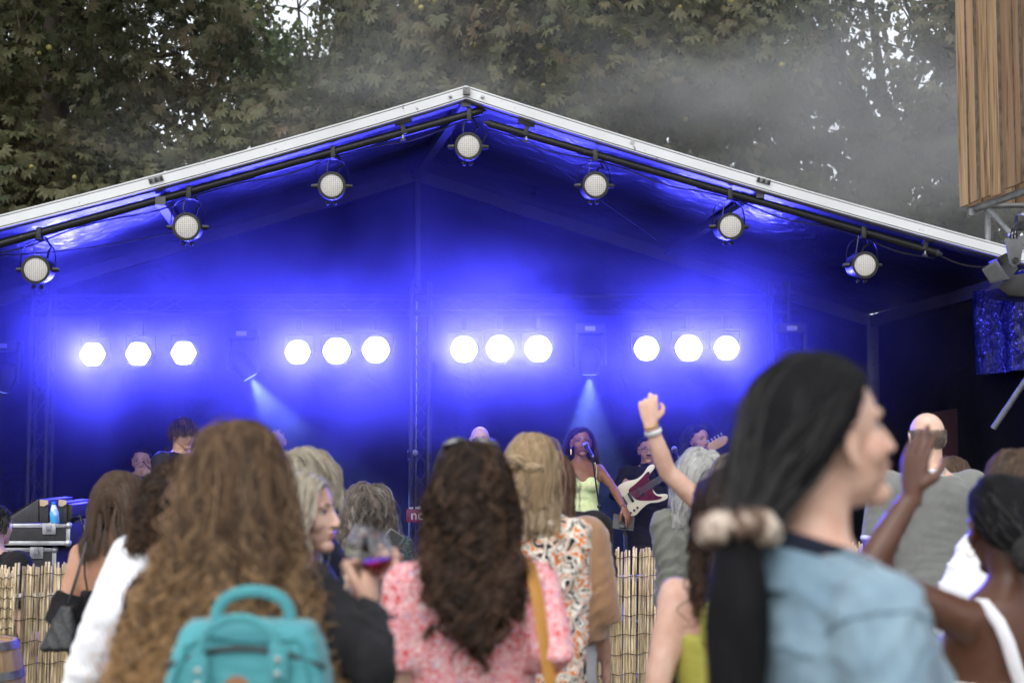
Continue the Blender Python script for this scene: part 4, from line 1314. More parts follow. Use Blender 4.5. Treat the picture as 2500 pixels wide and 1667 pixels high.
        if face_guard and F.detail and k > 3:
            fc = hc + (np.array([0, .080, -.035]) * hs) @ HRn.T
            p = push(p, fc, np.array([.064, .07, .095]) * hs, HRn, layer * 0)
        if tw is None and length > .07:
            for c, rr in torso_e: p = push_back(p, c, rr, BA, layer * .8 + colvol * .4)
        P[:, k] = p
    P = smooth_path(P, 2)
    # clumps share their wave
    ng = min(clumps, n); gi = rnd.choice(n, ng, replace=False)
    dd = ((loc[:, None, :] - loc[None, gi, :]) ** 2).sum(-1) + rnd.normal(0, 1e-4, (n, ng))
    own = gi[dd.argmin(1)]
    tt = np.linspace(0, 1, K)[None, :, None]
    cf = np.where(rnd.random(n) < fly, .25, clump)[:, None, None]
    P = P + (P[own] - P) * (cf * np.clip(tt * 2.5, 0, 1))
    if curl:
        ph = rnd.uniform(0, 6.28, n); wl = wave * rnd.uniform(.65, 1.6, n); sgn = np.where(rnd.random(n) < .5, 1, -1)
        s = tt[:, :, 0] * Ln[own][:, None]
        w = 2 * math.pi * s / wl[own][:, None] * sgn[own][:, None] + ph[own][:, None] + rnd.normal(0, .35, n)[:, None]
        amp = curl * np.clip((tt[:, :, 0] - curl_start) / .3, 0, 1) * rnd.uniform(.6, 1.3, n)[own][:, None]
        T_ = np.gradient(P, axis=1); T_ /= np.linalg.norm(T_, axis=2, keepdims=True) + 1e-9
        rv = rnd.normal(0, 1, (n, 3))[own][:, None, :]
        e1 = np.cross(T_, rv); e1 /= np.linalg.norm(e1, axis=2, keepdims=True) + 1e-9
        e2 = np.cross(T_, e1)
        P = P + (e1 * np.cos(w)[..., None] + e2 * np.sin(w)[..., None]) * amp[..., None]
    if frizz:
        fz = rnd.normal(0, 1, (n, K, 3)); fz = smooth_path(fz, 2)
        P = P + fz * frizz * (0.3 + tt * 1.7)
    if fly_extra:
        F2 = rnd.choice(n, fly_extra, replace=False); Q = P[F2] + (P[F2] - hc) * rnd.uniform(.02, .09, (fly_extra, 1, 1)) + smooth_path(np.cumsum(rnd.normal(0, .0035, (fly_extra, K, 3)), axis=1), 2)
        Q = Q - (Q[:, :1] - P[F2][:, :1]); P = np.concatenate([P, Q]); own = np.concatenate([own, own[F2]]); n = len(P)
    tone = np.clip(rnd.random(n)[own] * .75 + rnd.random(n) * .3 - .02, 0, 1)
    return hair_objects(F, mats, P, rad, rnd, guides, gr, under, loc, hs, taper, tone=tone, under_len=under_len)

def hair_objects(F, mats, P, rad, rnd, guides=60, gr=0.014, under=True, loc=None, hs=1.0, taper=0.35, name='hair', tone=None, under_len=.9):
    n, K, _ = P.shape
    HRn = np.array(F.HR); hc = np.array(F.hc)
    par = F.root
    if under:
        mb = MB()
        if loc is not None:
            for i in rnd.choice(len(loc), min(len(loc), 150), replace=False):
                mb.ell(Vector(hc + HRn @ (loc[i] * hs * .975)), .017, seg=7, rings=5)
        for i in rnd.choice(n, min(guides, n), replace=False):
            q = P[i][::2]; m_ = max(3, int(len(q) * under_len)); q = q[:m_]
            mb.tube([Vector(x) for x in q], [gr * (1 - .55 * k / (len(q) - 1)) for k in range(len(q))], 6)
        me = remesh(mb, 0.0095, 2)
        par = link(name, me, mats[1], F.root)
    c = bpy.data.hair_curves.new('hair_strands')
    c.add_curves([K] * n)
    off = np.array(rel(par))
    c.position_data.foreach_set('vector', (P - off).astype(np.float32).ravel())
    ra = c.attributes.get('radius') or c.attributes.new('radius', 'FLOAT', 'POINT')
    t = np.linspace(0, 1, K)
    ra.data.foreach_set('value', (rad * rnd.uniform(.7, 1.3, (n, 1)) * (1 - taper * t ** 2)[None, :]).astype(np.float32).ravel())
    c.materials.append(mats[0])
    tn = c.attributes.new('tone', 'FLOAT', 'CURVE'); tn.data.foreach_set('value', (rnd.random(n) if tone is None else tone).astype(np.float32))
    o = bpy.data.objects.new('hair_strands', c)
    COL.objects.link(o); o.parent = par
    return par

def bun(F, mats, c, r, n=260, seed=1, rad=0.0014, squash=(1, 1, 1)):
    """strands wound round a knot of hair"""
    rnd = np.random.default_rng(seed); K = 20
    P = np.empty((n, K, 3)); c = np.array(c)
    for i in range(n):
        ax = rnd.normal(0, 1, 3) + np.array([0, 1.2, 0]); ax /= np.linalg.norm(ax)
        a = np.cross(ax, rnd.normal(0, 1, 3)); a /= np.linalg.norm(a); b = np.cross(ax, a)
        th = np.linspace(0, rnd.uniform(2, 4.5), K) + rnd.uniform(0, 6.28)
        h = rnd.uniform(-.75, .75); q = math.sqrt(1 - h * h) * rnd.uniform(.85, 1.03)
        P[i] = c + (a[None] * np.cos(th)[:, None] * q + b[None] * np.sin(th)[:, None] * q + ax[None] * h) * r * np.array(squash)
    ob = MB().ell(Vector(c), (r * .93 * squash[0], r * .93 * squash[1], r * .93 * squash[2]), None, 18, 12).build('bun', mats[1], F.root, True)
    cv = bpy.data.hair_curves.new('bun_strands'); cv.add_curves([K] * n)
    off = np.array(rel(ob))
    cv.position_data.foreach_set('vector', (P - off).astype(np.float32).ravel())
    ra = cv.attributes.get('radius') or cv.attributes.new('radius', 'FLOAT', 'POINT')
    ra.data.foreach_set('value', np.full(n * K, rad, np.float32)); cv.materials.append(mats[0]); tn = cv.attributes.new('tone', 'FLOAT', 'CURVE'); tn.data.foreach_set('value', rnd.random(n).astype(np.float32))
    o = bpy.data.objects.new('bun_strands', cv); COL.objects.link(o); o.parent = ob
    return ob

def collar_ring(F, name, mtl, z, h, r0, r1, tilt=0.12, wall=.006, front_gap=0.0, y=-.018):
    """standing collar, higher at the nape"""
    n, m = 40, 6; vs = []; fs = []
    for j in range(m + 1):
        t = j / m
        for i in range(n + 1):
            a = -math.pi / 2 + 2 * math.pi * i / n           # starts at the throat
            a = math.pi / 2 + front_gap + (2 * math.pi - 2 * front_gap) * i / n
            rr = r0 + (r1 - r0) * t + .004 * math.sin(5 * a)
            x, yy = math.cos(a) * rr, math.sin(a) * rr
            p = F.L(0, y, z + h * t) + F.r * x + F.f * yy
            p.z += -tilt * yy * 2 * (.4 + .6 * t)
            vs.append(p)
    for j in range(m):
        for i in range(n): fs.append((j * (n + 1) + i, j * (n + 1) + i + 1, (j + 1) * (n + 1) + i + 1, (j + 1) * (n + 1) + i))
    o = link(name, MB().add(vs, fs).mesh(name), mtl, F.root, True)
    md = o.modifiers.new('t', 'SOLIDIFY'); md.thickness = wall
    return o
def seam_on(o, F, pts, mtl, r=.0022, name='seam'):
    """stitched seam laid on a garment: points are snapped to its surface"""
    out = []; off = rel(o)
    for i in range(len(pts) - 1):
        for k in range(8):
            p = pts[i].lerp(pts[i + 1], k / 8)
            ok, loc, nn, idx = o.closest_point_on_mesh(p - off)
            if ok: out.append(loc + off + nn * r * .3)
    return MB().tube(out, r, 5).build(name, mtl, o, True)
def ruffle(c, Rm, rm, seed, squash=.9):
    vs = []; fs = []; nu, nv = 120, 22; rd = random.Random(seed); ph = [rd.uniform(0, 6.28) for _ in range(6)]
    for i in range(nu):
        a = 2 * math.pi * i / nu
        for j in range(nv):
            b = 2 * math.pi * j / nv
            f = 1 + .14 * math.sin(9 * a + ph[0] + 1.3 * math.sin(b + ph[1])) + .20 * math.sin(15 * a + ph[2] + 2 * b) + .08 * math.sin(4 * a + ph[3]) + .12 * math.sin(29 * a + ph[4] + b)
            rr = rm * f
            R_ = Rm * (1 + .06 * math.sin(3 * a + ph[5]))
            vs.append(Vector(c) + Vector(((R_ + rr * math.cos(b)) * math.cos(a), (R_ + rr * math.cos(b)) * math.sin(a), rr * math.sin(b) * squash + .006 * math.sin(2 * a + ph[1]))))
    for i in range(nu):
        for j in range(nv):
            i2, j2 = (i + 1) % nu, (j + 1) % nv
            fs.append((i * nv + j, i2 * nv + j, i2 * nv + j2, i * nv + j2))
    return MB().add(vs, fs)
# ------------------------------------------------------------------ clothes
C_BLACK = mat('black_jersey', (0.014, 0.014, 0.016), 0.85, (0.009, 0.009, 0.010), 20, 4, 0.25, 220, sheen=0.03, spec=.15)
C_NAVY = mat('navy_jersey', (0.012, 0.016, 0.03), 0.85, None, 20, 4, 0.25, 220, sheen=0.03, spec=.15)
C_SUIT = mat('dark_suit', (0.012, 0.012, 0.016), 0.75, (0.008, 0.008, 0.010), 20, 4, 0.2, 220)
C_OLIVE = mat('olive_grey_top', (0.15, 0.155, 0.13), 0.85, (0.12, 0.125, 0.105), 8, 5, 0.3, 180, sheen=0.2)
C_POLO = mat('grey_green_polo', (0.16, 0.165, 0.155), 0.85, (0.135, 0.14, 0.13), 8, 5, 0.3, 220, sheen=0.2)
C_WHITE = mat('white_cotton', (0.72, 0.73, 0.76), 0.8, (0.62, 0.63, 0.68), 6, 4, 0.25, 160)
C_CAMEL = mat('camel_wool', (0.33, 0.185, 0.095), 0.9, (0.26, 0.14, 0.07), 7, 5, 0.3, 160, sheen=0.4)
C_YEL = mat('yellow_green_tank', (0.34, 0.33, 0.06), 0.75, (0.29, 0.28, 0.05), 7, 4, 0.2, 160)
C_LIME = mat('pale_lime_satin', (0.66, 0.74, 0.38), 0.5, (0.56, 0.64, 0.32), 40, 5, 0.4, 60)
C_MINT = mat('mint_fabric', (0.40, 0.60, 0.36), 0.6)
C_JEANS = mat('blue_jeans', (0.06, 0.08, 0.13), 0.85, (0.045, 0.06, 0.10), 12, 5, 0.3, 200)
C_OFFW = mat('off_white_trousers', (0.6, 0.6, 0.6), 0.85)

def ribbed():
    m, nt, b = nmat('white_ribbed_knit'); setin(b, rough=0.85, spec=0.2, sheen=0.3)
    b.inputs['Base Color'].default_value = (0.74, 0.75, 0.79, 1)
    tc = nt.nodes.new('ShaderNodeTexCoord'); mp = nt.nodes.new('ShaderNodeMapping'); mp.inputs['Rotation'].default_value = (0, R(18), 0)
    nt.links.new(tc.outputs['Object'], mp.inputs[0])
    w = nt.nodes.new('ShaderNodeTexWave'); w.inputs['Scale'].default_value = 26; w.inputs['Distortion'].default_value = 0.8
    nt.links.new(mp.outputs[0], w.inputs['Vector'])
    bp = nt.nodes.new('ShaderNodeBump'); bp.inputs['Strength'].default_value = 0.5; bp.inputs['Distance'].default_value = 0.006
    nt.links.new(w.outputs['Fac'], bp.inputs['Height']); nt.links.new(bp.outputs['Normal'], b.inputs['Normal'])
    return m
C_RIB = ribbed()
def floral(name, cols, scale, seed=0.0, dist=0.7):
    """small scattered print of several colours"""
    m, nt, b = nmat(name); setin(b, rough=0.8, spec=0.2)
    tc = nt.nodes.new('ShaderNodeTexCoord'); mp = nt.nodes.new('ShaderNodeMapping'); mp.inputs['Location'].default_value = (seed, seed, 0)
    nt.links.new(tc.outputs['Object'], mp.inputs[0])
    n = nt.nodes.new('ShaderNodeTexNoise'); n.inputs['Scale'].default_value = scale; n.inputs['Detail'].default_value = 1.5; n.inputs['Distortion'].default_value = dist
    nt.links.new(mp.outputs[0], n.inputs['Vector'])
    cr = nt.nodes.new('ShaderNodeValToRGB'); cr.color_ramp.interpolation = 'CONSTANT'; e = cr.color_ramp.elements
    e[0].position = 0; e[0].color = (*cols[0][1], 1); e[1].position = cols[1][0]; e[1].color = (*cols[1][1], 1)
    for p, c in cols[2:]:
        x = e.new(p); x.color = (*c, 1)
    nt.links.new(n.outputs['Fac'], cr.inputs['Fac']); nt.links.new(cr.outputs[0], b.inputs['Base Color'])
    return m
C_FLORAL = floral('pink_floral_cotton', [(0, (0.50, 0.05, 0.06)), (0.34, (0.66, 0.32, 0.34)), (0.42, (0.68, 0.54, 0.53)), (0.47, (0.66, 0.32, 0.34)), (0.53, (0.58, 0.045, 0.055)), (0.58, (0.66, 0.40, 0.42)), (0.64, (0.36, 0.24, 0.42)), (0.68, (0.70, 0.56, 0.56))], 62)
C_PRINT = floral('orange_black_print', [(0, (0.02, 0.017, 0.016)), (0.36, (0.66, 0.62, 0.55)), (0.43, (0.05, 0.03, 0.025)), (0.47, (0.66, 0.60, 0.52)), (0.55, (0.55, 0.16, 0.03)), (0.61, (0.70, 0.66, 0.60)), (0.66, (0.03, 0.025, 0.025))], 17, 3.0, 1.4)
C_SPARK = floral('dark_teal_sequins', [(0, (0.006, 0.01, 0.011)), (0.46, (0.02, 0.035, 0.038)), (0.53, (0.07, 0.11, 0.115)), (0.58, (0.015, 0.025, 0.027)), (0.64, (0.2, 0.26, 0.27))], 160, 1.0)  # sparkle of the sequins put into the colour as pale specks
C_WFLOR = floral('white_floral_top', [(0, (0.55, 0.50, 0.42)), (0.35, (0.72, 0.71, 0.70)), (0.6, (0.55, 0.42, 0.22)), (0.64, (0.7, 0.69, 0.68))], 20, 5.0)
def denim():
    m, nt, b = nmat('faded_denim'); setin(b, rough=0.85, spec=0.2, sheen=0.2)
    tc = nt.nodes.new('ShaderNodeTexCoord')
    n = nt.nodes.new('ShaderNodeTexNoise'); n.inputs['Scale'].default_value = 7; n.inputs['Detail'].default_value = 7
    nt.links.new(tc.outputs['Object'], n.inputs['Vector'])
    cr = nt.nodes.new('ShaderNodeValToRGB'); e = cr.color_ramp.elements; e[0].position = .3; e[1].position = .75
    e[0].color = (0.10, 0.165, 0.225, 1); e[1].color = (0.22, 0.315, 0.375, 1)
    nt.links.new(n.outputs['Fac'], cr.inputs['Fac']); nt.links.new(cr.outputs[0], b.inputs['Base Color'])
    n2 = nt.nodes.new('ShaderNodeTexNoise'); n2.inputs['Scale'].default_value = 18; n2.inputs['Detail'].default_value = 4
    nt.links.new(tc.outputs['Object'], n2.inputs['Vector'])
    bp = nt.nodes.new('ShaderNodeBump'); bp.inputs['Strength'].default_value = .5; bp.inputs['Distance'].default_value = .01
    nt.links.new(n2.outputs['Fac'], bp.inputs['Height']); nt.links.new(bp.outputs['Normal'], b.inputs['Normal'])
    return m
C_DENIM = denim()
AUD = 'people in the crowd'

# ---- woman with the big curly hair and the teal backpack
A = person('woman with huge golden-brown curly hair wearing a teal backpack', 583, 1028, 2.85, 3, skin=SK_LIGHT, group=AUD,
           arms={'R': dict(e=(905, 1640, 2.72), w=(893, 1490, 2.95), D=Vector((0.05, .5, .55)), N=Vector((1, -.4, .1)), T=Vector((-.3, -.3, .9)), curl=GRIP)})
garment(A, 'jumper', C_BLACK, 0.86, 1.45, .016, {'R': .97, 'L': .97}, .4, wr=.007, seed=3)
trousers(A, 'jeans', C_JEANS)
hair(A, H_CURLY, n=5200, K=46, length=.56, lenvar=.10, vol=.014, lift=.25, grav=.22, spread=.62, spread_z=.26, comb=(0, -.2, 0), fly_extra=450, under_len=.6, curl=.0145, wave=.060, curl_start=.15, clumps=420, clump=.9, fly=.25, frizz=.0030, rad=.0012, guides=110, gr=.013, seed=4, colvol=.06)

# ---- white ribbed sweater
B = person('woman in a white ribbed sweater beside the big curly hair', 446, 1140, 4.0, 25, skin=SK_PALE, group=AUD, shrug=.07,
           arms={'L': dict(e=(268, 1500, 3.85), w=(185, 1720, 3.9))})
garment(B, 'sweater', C_RIB, 0.84, 1.46, .02, {'R': .97, 'L': .97}, .6, wr=.005, seed=4, arm_off=.03)
trousers(B, 'trousers', C_BLACK)
hair(B, H_DARKBR, n=1500, K=18, length=.17, vol=.025, lift=.8, grav=.2, spread=.1, curl=.008, wave=.04, clumps=140, clump=.6, frizz=.004, rad=.0014, guides=50, seed=6)
fm = MB()
for k in range(7):
    a = k * .9; c = B.H(.02 + .028 * math.cos(a) * (k > 0), -.03 + .02 * math.sin(a), .118 + .012 * math.sin(a * 1.3))
    fm.ell(c, (.017, .017, .012), Matrix.Rotation(a, 3, 'Z'), 9, 6)
me = remesh(fm, .005, 1); link('hair_scrunchie', me, C_WHITE, B.root)

# ---- bare-backed woman with the bob
Cp = person('bare-shouldered woman with a brown bob and black shoulder bag', 296, 1146, 5.5, 8, skin=SK_TAN, group=AUD,
            arms={'L': dict(e=(158, 1490, 5.45), w=(190, 1540, 5.6))})
garment(Cp, 'top', C_BLACK, 0.84, 1.24, .010, None, .2, wr=.004)
trousers(Cp, 'skirt', C_BLACK)
for sg in (-1, 1):
    strap(Cp, 'shoulder_strap', C_BLACK, [Cp.L(sg * .085, -.110, 1.235), Cp.L(sg * .095, -.118, 1.31), Cp.L(sg * .105, -.104, 1.38), Cp.L(sg * .110, -.06, 1.432), Cp.L(sg * .108, -.0, 1.448), Cp.L(sg * .10, .07, 1.40), Cp.L(sg * .09, .13, 1.28)], .006, .003)
cg = MB()
cg.tube([Cp.arm['L'][0].lerp(Cp.arm['L'][1], .72), Cp.arm['L'][1], Cp.arm['L'][1] + Vector((.06, .06, -.06)), Cp.arm['L'][1] + Vector((.16, .05, -.09))], [.062, .078, .08, .06], 12)
cg.tube([Cp.arm['L'][1] + Vector((.06, .06, -.05)), Cp.arm['L'][1] + Vector((.12, -.02, -.25)), Cp.arm['L'][1] + Vector((.1, -.02, -.42))], [.07, .085, .05], 10)
me = remesh(cg, .012, 2); wrinkle(me, .010, 50, 3); link('cardigan', me, C_BLACK, Cp.root)
hair(Cp, H_BROWN, n=2400, K=18, length=.27, lenvar=.05, vol=.016, lift=.35, grav=.25, spread=.22, spread_z=.18, comb=(0, -.4, 0), part=.01, curl=.002, wave=.12, clumps=130, clump=.35, frizz=.0012, rad=.0013, guides=80, seed=7)

# ---- blond swept hair, profile to the right
E = person('woman with swept-back ash blond hair seen in profile', 748, 1092, 5.2, 66, skin=SK_LIGHT, group=AUD, detail=True, brow=mat('fair_brow', (.12, .08, .05), .8))
garment(E, 'jacket', C_NAVY, 0.84, 1.46, .018, {'R': .97, 'L': .97}, .4)
trousers(E, 'trousers', C_BLACK)
hair(E, H_ASH, n=2000, K=18, length=.20, lenvar=.1, vol=.016, lift=.4, grav=.12, comb=(.05, .55, .1), part=.0, curl=.006, wave=.11, clumps=60, clump=.75, frizz=.0015, rad=.0014, guides=60, gr=.013, seed=8, top_boost=.1, low=-.2)

# ---- woman with pale long hair turned to the right
Fp = person('woman with long pale hair half hidden behind the curly hair, face turned sideways', 738, 1150, 4.2, 100, skin=SK_PALE, group=AUD, detail=True, hs=.98, brow=mat('fair_brow', (.12, .08, .05), .8),
            arms={'L': dict(e=(830, 1520, 3.9), w=(872, 1410, 3.55), D=Vector((.55, -.1, .3)), N=Vector((-.2, -.9, .3)), T=Vector((0, .1, 1)), curl=GRIP)})
garment(Fp, 'cardigan', C_NAVY, 0.84, 1.46, .018, {'R': .97, 'L': .9}, .4)
trousers(Fp, 'trousers', C_BLACK)
hair(Fp, H_ASH, n=1800, K=24, length=.46, lenvar=.07, vol=.022, lift=.4, grav=.24, spread=.12, comb=(0, -.45, 0), part=-.012, curl=.006, wave=.15, clumps=80, clump=.5, frizz=.0015, rad=.0014, guides=70, seed=9)

# ---- sequinned jacket
G = person('person in a sparkling dark teal jacket with wavy grey-brown hair', 900, 1180, 6.8, -4, skin=SK_LIGHT, group=AUD,
           arms={'R': dict(e=(1005, 1430, 6.75), w=(960, 1375, 6.45), D=Vector((-.3, -.1, .8)), N=Vector((.4, -.8, 0)), T=Vector((-.8, -.3, .2)), curl=GRIP)}, bulk=1.05)
garment(G, 'jacket', C_SPARK, 0.84, 1.47, .02, {'R': .96, 'L': .97}, .5, wr=.006)
trousers(G, 'trousers', C_BLACK)
hair(G, H_GREYBR, n=2400, K=22, length=.26, lenvar=.10, vol=.03, lift=.6, grav=.2, spread=.3, spread_z=.2, comb=(0, -.3, 0), part=0.01, curl=.009, wave=.11, clumps=110, clump=.6, frizz=.003, rad=.0015, guides=80, seed=10)

# ---- floral dress, dark curls, sunglasses on the head
I = person('woman with dark curly hair in a pink floral dress, sunglasses on her head', 1150, 1082, 3.5, -6, skin=SK_PALE, group=AUD, bulk=1.02,
           arms={'L': dict(e=(985, 1640, 3.45), w=(1010, 1860, 3.55)), 'R': dict(e=(1350, 1590, 3.40), w=(1240, 1620, 3.72))})
garment(I, 'dress', C_FLORAL, 0.80, 1.455, .012, {'R': .44, 'L': .44}, .35, wr=.0032, seed=8)
skirt(I, 'dress_skirt', C_FLORAL, .55, .86, .018, .12)
hair(I, H_DARKBR, n=4600, K=42, length=.43, lenvar=.11, fly_extra=200, vshape=.38, under_len=.5, vol=.014, lift=.2, grav=.28, spread=.10, spread_z=.3, comb=(0, -.3, 0), curl=.021, wave=.082, clumps=170, clump=.95, fly=.15, frizz=.0016, rad=.0011, guides=100, gr=.012, seed=11, curl_start=.12, colvol=.05)

# ---- blond half-up knot, printed shawl
J = person('blond woman with a twisted half-up knot and a black-and-orange print blouse', 1298, 1056, 4.9, 6, skin=SK_LIGHT, group=AUD,
           arms={'R': dict(e=(1402, 1490, 4.9), w=(1390, 1650, 4.85)), 'L': dict(e=(1190, 1490, 4.9), w=(1200, 1650, 4.85))}, bulk=.95)
garment(J, 'blouse', C_PRINT, 0.70, 1.455, .018, {'R': .9, 'L': .9}, .5, wr=.010, seed=12)
trousers(J, 'trousers', C_BLACK)
hair(J, H_BLOND, n=2600, K=24, length=.28, lenvar=.08, vol=.012, lift=.25, grav=.26, spread=.0, comb=(0, -.6, .1), curl=.005, wave=.14, clumps=100, clump=.6, frizz=.0016, rad=.0013, guides=80, seed=13)
bun(J, H_BLOND, J.H(-.045, -.115, .025), .036, 220, 3, .0013, (1.3, .9, .9))
bun(J, H_BLOND, J.H(.015, -.122, .01), .026, 120, 4, .0013, (1.5, .8, .8))

# ---- brown hair with a pale band, camel cape
K_ = person('woman in a camel wool cape with a pale hair band in her brown hair', 1336, 1098, 5.5, 14, skin=SK_LIGHT, group=AUD)
def cape(mb):
    K_.torso(mb, [(.98, .23, .17, 0), (1.1, .235, .17, 0), (1.22, .235, .165, 0), (1.33, .22, .145, 0), (1.41, .17, .105, 0), (1.46, .09, .075, 0)], .02)
garment(K_, 'cape', C_CAMEL, 0.95, 1.46, .02, {'R': .62, 'L': .62}, .7, wr=.005, extra=cape, seed=14, arm_off=.045)
trousers(K_, 'trousers', C_OFFW)
hair(K_, H_REDBR, n=2200, K=24, length=.30, lenvar=.06, vol=.018, lift=.4, grav=.24, spread=.05, comb=(0, -.45, 0), curl=.005, wave=.16, clumps=90, clump=.5, frizz=.0014, rad=.0013, guides=70, seed=15)
bpts = [K_.H(.088 * math.cos(a), .02 - .012 * math.sin(a), .025 + .095 * math.sin(a)) for a in [R(x) for x in range(-25, 206, 15)]]
MB().tube(bpts, [(.004, .012)] * len(bpts), 6, ref=K_.hf).build('hair_band', mat('pale_band', (0.7, 0.62, 0.6), 0.5, (0.35, 0.28, 0.28), 60, 3), K_.root, True)

# ---- man in black t-shirt
Lm = person('man in a black t-shirt with a bent bare elbow by the reed fence', 1350, 1104, 6.2, 0, 'm', SK_PALE, group=AUD,
            arms={'R': dict(e=(1472, 1440, 6.15), w=(1435, 1415, 6.4), curl=RELAX), 'L': dict(e=(1235, 1440, 6.2), w=(1270, 1420, 6.5))})
garment(Lm, 't_shirt', C_BLACK, 0.86, 1.47, .016, {'R': .42, 'L': .42}, .4, arm_off=.02)
trousers(Lm, 'jeans', C_OFFW)
hair(Lm, H_BROWN, n=900, K=8, length=.05, lenvar=.2, vol=.008, lift=.5, curl=0, guides=40, gr=.01, seed=16)

# ---- silver-haired woman
M = person('silver-haired woman in a loose olive-grey top by the reed fence', 1712, 1094, 6.3, 4, skin=SK_LIGHT, group=AUD,
           arms={'L': dict(e=(1640, 1400, 6.25), w=(1624, 1502, 6.2), D=Vector((-.12, -.05, -1)), N=Vector((-.6, -.75, 0)), T=Vector((.5, .6, 0)), curl=GRIP)})
garment(M, 'top', C_OLIVE, 0.80, 1.465, .022, {'R': .95, 'L': .93}, .7, wr=.010, seed=17, arm_off=.03)
trousers(M, 'trousers', C_BLACK)
hair(M, H_GREY, n=2600, K=20, length=.27, lenvar=.07, vol=.024, lift=.5, grav=.22, spread=.06, comb=(0, -.35, 0), part=.02, curl=.003, wave=.15, clumps=120, clump=.55, frizz=.0016, rad=.0014, guides=80, seed=18)
rw = M.arm['L'][2] + Vector((-.018, -.02, -.10))
MB().tube([rw + Vector((.010 * math.cos(a), .004 * math.sin(a), .010 * math.sin(a))) for a in [R(x) for x in range(0, 361, 30)]], .0022, 5).build('ring', STEEL, M.root, True)

# ---- raised fist
O = person('woman with grey-blond hair raising her fist in front of the bass player', 1800, 1105, 5.3, 0, skin=SK_PALE, group=AUD,
           arms={'L': dict(s=(1755, 1272, 5.3), e=(1628, 1150, 5.25), w=(1588, 1035, 5.2), D=Vector((-.10, .05, 1)), N=Vector((-.15, -1, 0)), T=Vector((1, -.1, 0)), curl=[(.95, 1.55, .9), (.85, 1.6, .9), (1.3, 1.5, .9), (1.45, 1.5, .9)], thumb=(1.1, .9))})
garment(O, 'top', C_WHITE, 0.84, 1.43, .012, None, .3)
trousers(O, 'jeans', C_JEANS)
hair(O, H_GREYBR, n=1500, K=20, length=.34, vol=.02, lift=.4, comb=(0, -.35, 0), part=0.0, curl=.003, wave=.15, clumps=80, clump=.5, rad=.0014, guides=60, seed=19)
wv = (O.arm['L'][1] - O.arm['L'][2]).normalized()
def wristband(F, c, ax, r, w, m_, name):
    a = ax.orthogonal().normalized(); b = ax.cross(a)
    MB().tube([c + (a * math.cos(t) + b * math.sin(t)) * r for t in [R(x) for x in range(0, 361, 20)]], [(w, .0025)] * 19, 6, ref=ax).build(name, m_, F.root, True)
wristband(O, O.arm['L'][2] + wv * .005, wv, .028, .003, mat('gold', (.75, .5, .2), .25, metal=1.0), 'bracelet')
wristband(O, O.arm['L'][2] + wv * .030, wv, .031, .009, mat('silver_band', (.75, .78, .8), .3, metal=.4), 'wristband')

# ---- dark curls and yellow-green tank top
N_ = person('bare-shouldered woman with dark curls and a yellow-green tank top', 1792, 1145, 3.8, 2, skin=SK_PALE, group=AUD, bulk=1.04,
            arms={'L': dict(e=(1600, 1690, 3.75), w=(1590, 1930, 3.8))})
garment(N_, 'tank_top', C_YEL, 0.84, 1.28, .012, None, .3)
trousers(N_, 'jeans', C_JEANS)
for sg in (-1, 1):
    strap(N_, 'shoulder_strap', C_YEL, [N_.L(sg * .085, -.112, 1.26), N_.L(sg * .09, -.122, 1.33), N_.L(sg * .095, -.108, 1.39), N_.L(sg * .10, -.06, 1.44), N_.L(sg * .098, .02, 1.45), N_.L(sg * .09, .12, 1.30)], .022, .004)
hair(N_, H_DARKBR, n=2600, K=28, length=.30, lenvar=.12, vol=.020, lift=.4, grav=.24, spread=.12, curl=.010, wave=.05, clumps=190, clump=.65, frizz=.004, rad=.0013, guides=90, gr=.018, seed=20)

# ---- black ponytail, denim shirt
P_ = person('black-haired woman in a denim shirt looking right, ponytail in a scrunchie', 2000, 858, 2.15, 70, shrug=-.004, skin=SK_PALE, hs=1.02, pitch=10, head=71, group=AUD, detail=True, bulk=1.0, voxel=.014,
            arms={'R': dict(e=(2175, 1700, 1.95), w=(2290, 1900, 2.0)), 'L': dict(e=(2200, 1700, 2.4), w=(2300, 1900, 2.4))}, hshift=(0, 0.0))
ds_ = garment(P_, 'denim_shirt', C_DENIM, 0.84, 1.455, .018, {'R': .97, 'L': .97}, .45, wr=.0055, seed=22, arm_off=.020, voxel=.009)
collar_ring(P_, 'collar', C_NAVY, 1.425, .055, .092, .076, .16)
collar_ring(P_, 'collar_fold', C_DENIM, 1.405, .05, .112, .094, .14, .008)
ST = mat('denim_stitch', (.10, .16, .21), .8)
sp, el, wr_ = P_.arm['R']
ax_ = (el - sp).normalized(); a1 = ax_.orthogonal().normalized(); a2 = ax_.cross(a1)
seam_on(ds_, P_, [sp + ax_ * .015 + (a1 * math.cos(t) + a2 * math.sin(t)) * .06 for t in [R(x) for x in range(0, 361, 30)]], ST, name='armhole_seam')
seam_on(ds_, P_, [P_.L(.05, -.02, 1.47), P_.L(.10, -.02, 1.47), P_.L(.15, -.01, 1.46)], ST, name='shoulder_seam')
seam_on(ds_, P_, [P_.L(-.17, -.16, 1.34), P_.L(-.05, -.17, 1.345), P_.L(.06, -.17, 1.345), P_.L(.17, -.15, 1.34)], ST, name='yoke_seam')
trousers(P_, 'trousers', C_BLACK)
tie = at(1806, 1285, 2.06)
hair(P_, H_BLACK, n=6500, K=26, length=.37, lenvar=.05, vol=.014, lift=.05, grav=.22, comb=(0, -.7, -.6), curl=0.0, clumps=260, clump=.35, frizz=.0007, rad=.0008, guides=130, gr=.013, seed=23, tie=(tie.x, tie.y, tie.z), tie_sag=.9, face_guard=True, fly_extra=260)
